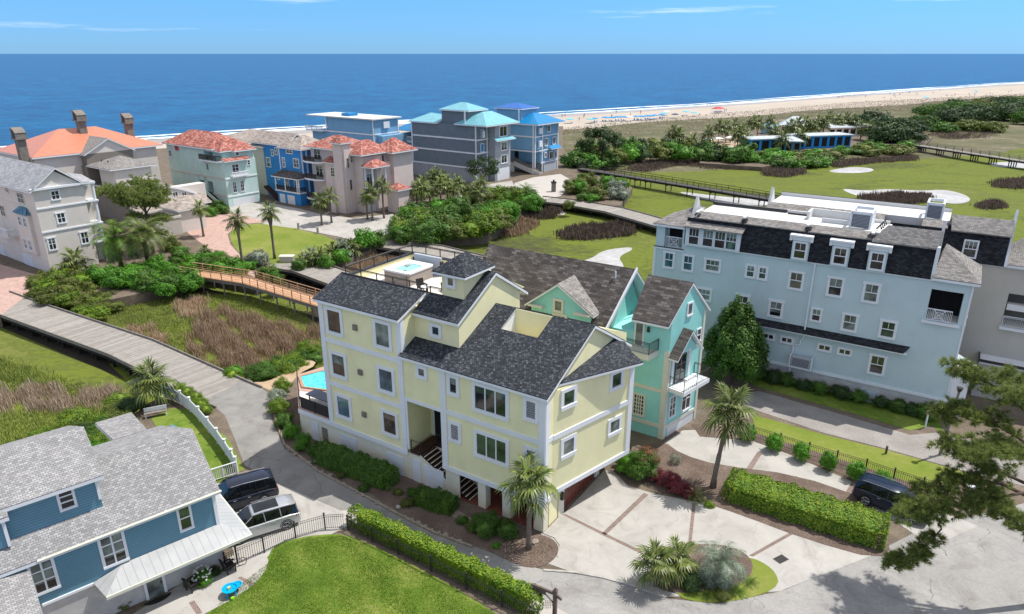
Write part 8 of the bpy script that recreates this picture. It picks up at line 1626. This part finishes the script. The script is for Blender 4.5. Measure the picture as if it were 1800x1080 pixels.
# ================================================================ the beach
def person_mesh(name, pose, cloth, seated=False):
    bm = bmesh.new(); J = {}; E_ = []
    if seated: J = dict(pel=(0, 0, .25, .15), ches=(-.12, 0, .62, .15), nk=(-.14, 0, .80, .06), hd=(-.13, 0, .95, .105), ls=(-.13, .19, .72, .05), le=(.05, .25, .5, .04), lh=(.25, .2, .38, .03), rs=(-.13, -.19, .72, .05), re=(.05, -.25, .5, .04), rh=(.25, -.2, .38, .03), lhip=(.05, .1, .22, .09), lk=(.42, .14, .38, .06), lf=(.75, .14, .06, .045), rhip=(.05, -.1, .22, .09), rk=(.42, -.14, .38, .06), rf=(.75, -.14, .06, .045))
    else: J = dict(pel=(0, 0, .92, .14), ches=(0, 0, 1.30, .15), nk=(0, 0, 1.48, .06), hd=(.02, 0, 1.64, .11), ls=(0, .20, 1.38, .055), le=(.05 * pose, .27, 1.12, .04), lh=(.2 * pose, .25, .88, .03), rs=(0, -.20, 1.38, .055), re=(-.05 * pose, -.27, 1.12, .04), rh=(.05 * pose, -.27, .86, .03), lhip=(0, .1, .86, .09), lk=(-.12 * pose, .11, .48, .06), lf=(-.28 * pose, .11, .06, .045), rhip=(0, -.1, .86, .09), rk=(.14 * pose, -.11, .48, .06), rf=(.22 * pose, -.11, .05, .045))
    ed = [('pel', 'ches'), ('ches', 'nk'), ('nk', 'hd'), ('ches', 'ls'), ('ls', 'le'), ('le', 'lh'), ('ches', 'rs'), ('rs', 're'), ('re', 'rh'), ('pel', 'lhip'), ('lhip', 'lk'), ('lk', 'lf'), ('pel', 'rhip'), ('rhip', 'rk'), ('rk', 'rf')]
    V_ = {}; order = list(J)
    me = bpy.data.meshes.new(name); me.from_pydata([J[k][:3] for k in order], [(order.index(a), order.index(b)) for a, b in ed], [])
    o = bpy.data.objects.new(name, me); col.objects.link(o); sk = o.modifiers.new('skin', 'SKIN')
    for i, k in enumerate(order): sv = me.skin_vertices[0].data[i]; sv.radius = (J[k][3], J[k][3]); sv.use_root = (k == 'pel')
    o.modifiers.new('sub', 'SUBSURF').levels = 1
    dg = bpy.context.evaluated_depsgraph_get(); ev = o.evaluated_get(dg); out = bpy.data.meshes.new_from_object(ev); bpy.data.objects.remove(o)
    out.materials.clear(); out.materials.append(MATS['skin']); out.materials.append(MATS[cloth])
    for pl in out.polygons:
        z = pl.center.z; pl.material_index = 1 if ((.62 < z < 1.44 and abs(pl.center.y) < .22) if not seated else (.15 < z < .74 and pl.center.x < .1)) else 0
        pl.use_smooth = True
    return out
PM = [person_mesh('person', 1, 'swim fabric'), person_mesh('person', -.7, 'red paint'), person_mesh('person', .3, 'blue canvas'), person_mesh('person', 0, 'swim fabric', True)]
# people (px, py, kind)
rb = random.Random(21); lbl = ('person in dark swimwear walking on the beach', 'person in red standing on the beach', 'person in blue standing on the beach', 'person in dark swimwear sitting on the sand')
def place_person(px, py, k, where, sc_=1.15):
    p = G(px, py, MZ - .05); o = bpy.data.objects.new('person', PM[k]); col.objects.link(o); o.location = (p.x, p.y, MZ - .03); o.rotation_euler.z = rb.uniform(0, 6.28); o.scale = (sc_,) * 3; tag(o, lbl[k] + ' ' + where, 'person', 'beachgoers ' + where)
for x, y, k in ((988, 207, 0), (993, 206, 1), (1018, 213, 2), (1026, 208, 0), (1027, 206, 2), (1075, 208, 0), (1083, 200, 1), (1091, 209, 2), (1108, 205, 0), (1126, 201, 1), (1243, 187, 0), (1248, 187, 2), (1005, 218, 3)): place_person(x, y, k, 'near the row of umbrellas')
for x, y, k in ((1273, 199, 0), (1276, 197, 2), (1200, 206, 3), (1230, 203, 3)): place_person(x, y, k, 'near the red canopy')
for x, y, k in ((1473, 173, 0), (1476, 173, 2), (1481, 173, 1), (1501, 170, 0), (1521, 172, 2), (1522, 180, 3), (1554, 173, 3), (1564, 167, 0), (1571, 170, 0), (1572, 168, 2), (1574, 172, 1), (1581, 168, 0), (1586, 165, 2), (1598, 165, 0), (1610, 166, 1), (1612, 168, 0), (1566, 176, 3), (1629, 176, 3), (1640, 165, 0), (1652, 160, 1)): place_person(x, y, k, 'at the water edge beyond the dunes')
for x, y, k in ((1642, 175, 3), (1655, 173, 3), (1664, 171, 0), (1673, 170, 3), (1678, 169, 1), (1688, 172, 3), (1697, 171, 3), (1703, 168, 0), (1705, 170, 3), (1713, 169, 0), (1716, 163, 2), (1733, 168, 3), (1740, 167, 0), (1745, 167, 3), (1773, 163, 3), (1777, 162, 0)): place_person(x, y, k, 'at the far right end of the beach')
def umbrella(px, py, mat, label, group, r_=1.5, tilt=.1):
    p = G(px, py, MZ); t_ = thing('beach_umbrella', label, 'umbrella', (p.x, p.y, MZ), rb.uniform(0, 6.28), group)
    m = MB(); n = 8; top = (0, 0, 2.5)
    for k in range(n): a, b = 2 * math.pi * k / n, 2 * math.pi * (k + 1) / n; q = [(r_ * math.cos(a), r_ * math.sin(a), 2.0 + tilt * math.cos(a)), (r_ * math.cos(b), r_ * math.sin(b), 2.0 + tilt * math.cos(b))]; m.face([q[0], q[1], top]); m.face([(q[0][0], q[0][1], q[0][2] - .18), (q[1][0], q[1][1], q[1][2] - .18), q[1], q[0]])
    m.build('canopy', mat, t_, uv=False); m = MB(); m.tube([(0, 0, 0), (0, 0, 2.48)], .03, 5); m.build('pole', 'white trim', t_); m = MB()
    for s_ in (-.8, .6): m.box(s_, s_ + .6, -1.0, .9, .25, .35); m.hexa([(s_, .9, .25), (s_ + .6, .9, .25), (s_ + .6, 1.0, .3), (s_, 1.0, .3), (s_, 1.3, .85), (s_ + .6, 1.3, .85), (s_ + .6, 1.4, .9), (s_, 1.4, .9)])
    return t_, m
for i, (x, y) in enumerate(((1044, 216), (1064, 214), (1076, 214), (1086, 213), (1097, 213), (1117, 212), (1127, 212), (1137, 211), (1143, 211), (1150, 210), (1162, 209))):
    t_, m = umbrella(x, y, 'blue canvas', 'blue beach umbrella in the long row on the sand', 'blue umbrellas in a row on the beach', 1.9); p = Vector(t_.location); o = m.build('lounger', 'blue canvas', None, loc=p, rz=t_.rotation_euler.z); tag(o, 'pair of low blue loungers under a beach umbrella of the row', 'lounger', 'blue loungers under the umbrella row')
for x, y, mt_, lb in ((1001, 217, 'aqua canvas', 'aqua beach umbrella by the royal blue roofed house'), (1107, 213, 'white canvas', 'pale umbrella in the middle of the blue umbrella row'), (1167, 206, 'aqua canvas', 'aqua umbrella at the right end of the blue row'), (1171, 203, 'white canvas', 'white umbrella above the right end of the blue row'), (1186, 208, 'swim fabric', 'dark grey umbrella right of the blue row'), (1206, 203, 'aqua canvas', 'aqua umbrella left of the red canopy'), (1220, 205, 'aqua canvas', 'wide aqua umbrella nearest the red canopy'), (1038, 217, 'aqua canvas', 'green-blue umbrella at the left end of the blue row'), (1627, 176, 'aqua canvas', 'aqua umbrella at the far dune edge'), (1715, 164, 'aqua canvas', 'aqua umbrella at the far right of the beach')):
    umbrella(x, y, mt_, lb, None, 2.0)
p = G(1262, 199, MZ); t_ = thing('canopy_tent', 'red and white canopy standing on the open sand', 'canopy', (p.x, p.y, MZ), R(20)); roofslab(t_, hip(-3, 3, -2, 2, 2.4, 3.4, .2), 'red paint', .12, fascia=False, name='canopy')
for x in (-2.8, 2.8):
    for y in (-1.8, 1.8): m = MB(); m.tube([(x, y, 0), (x, y, 2.4)], .06, 5); m.build('leg', 'white trim', t_)
m = MB(); m.box(-2.2, 2.4, -1, 1, .3, 1.1); m.build('counter', 'white trim', t_)
rm = random.Random(31)
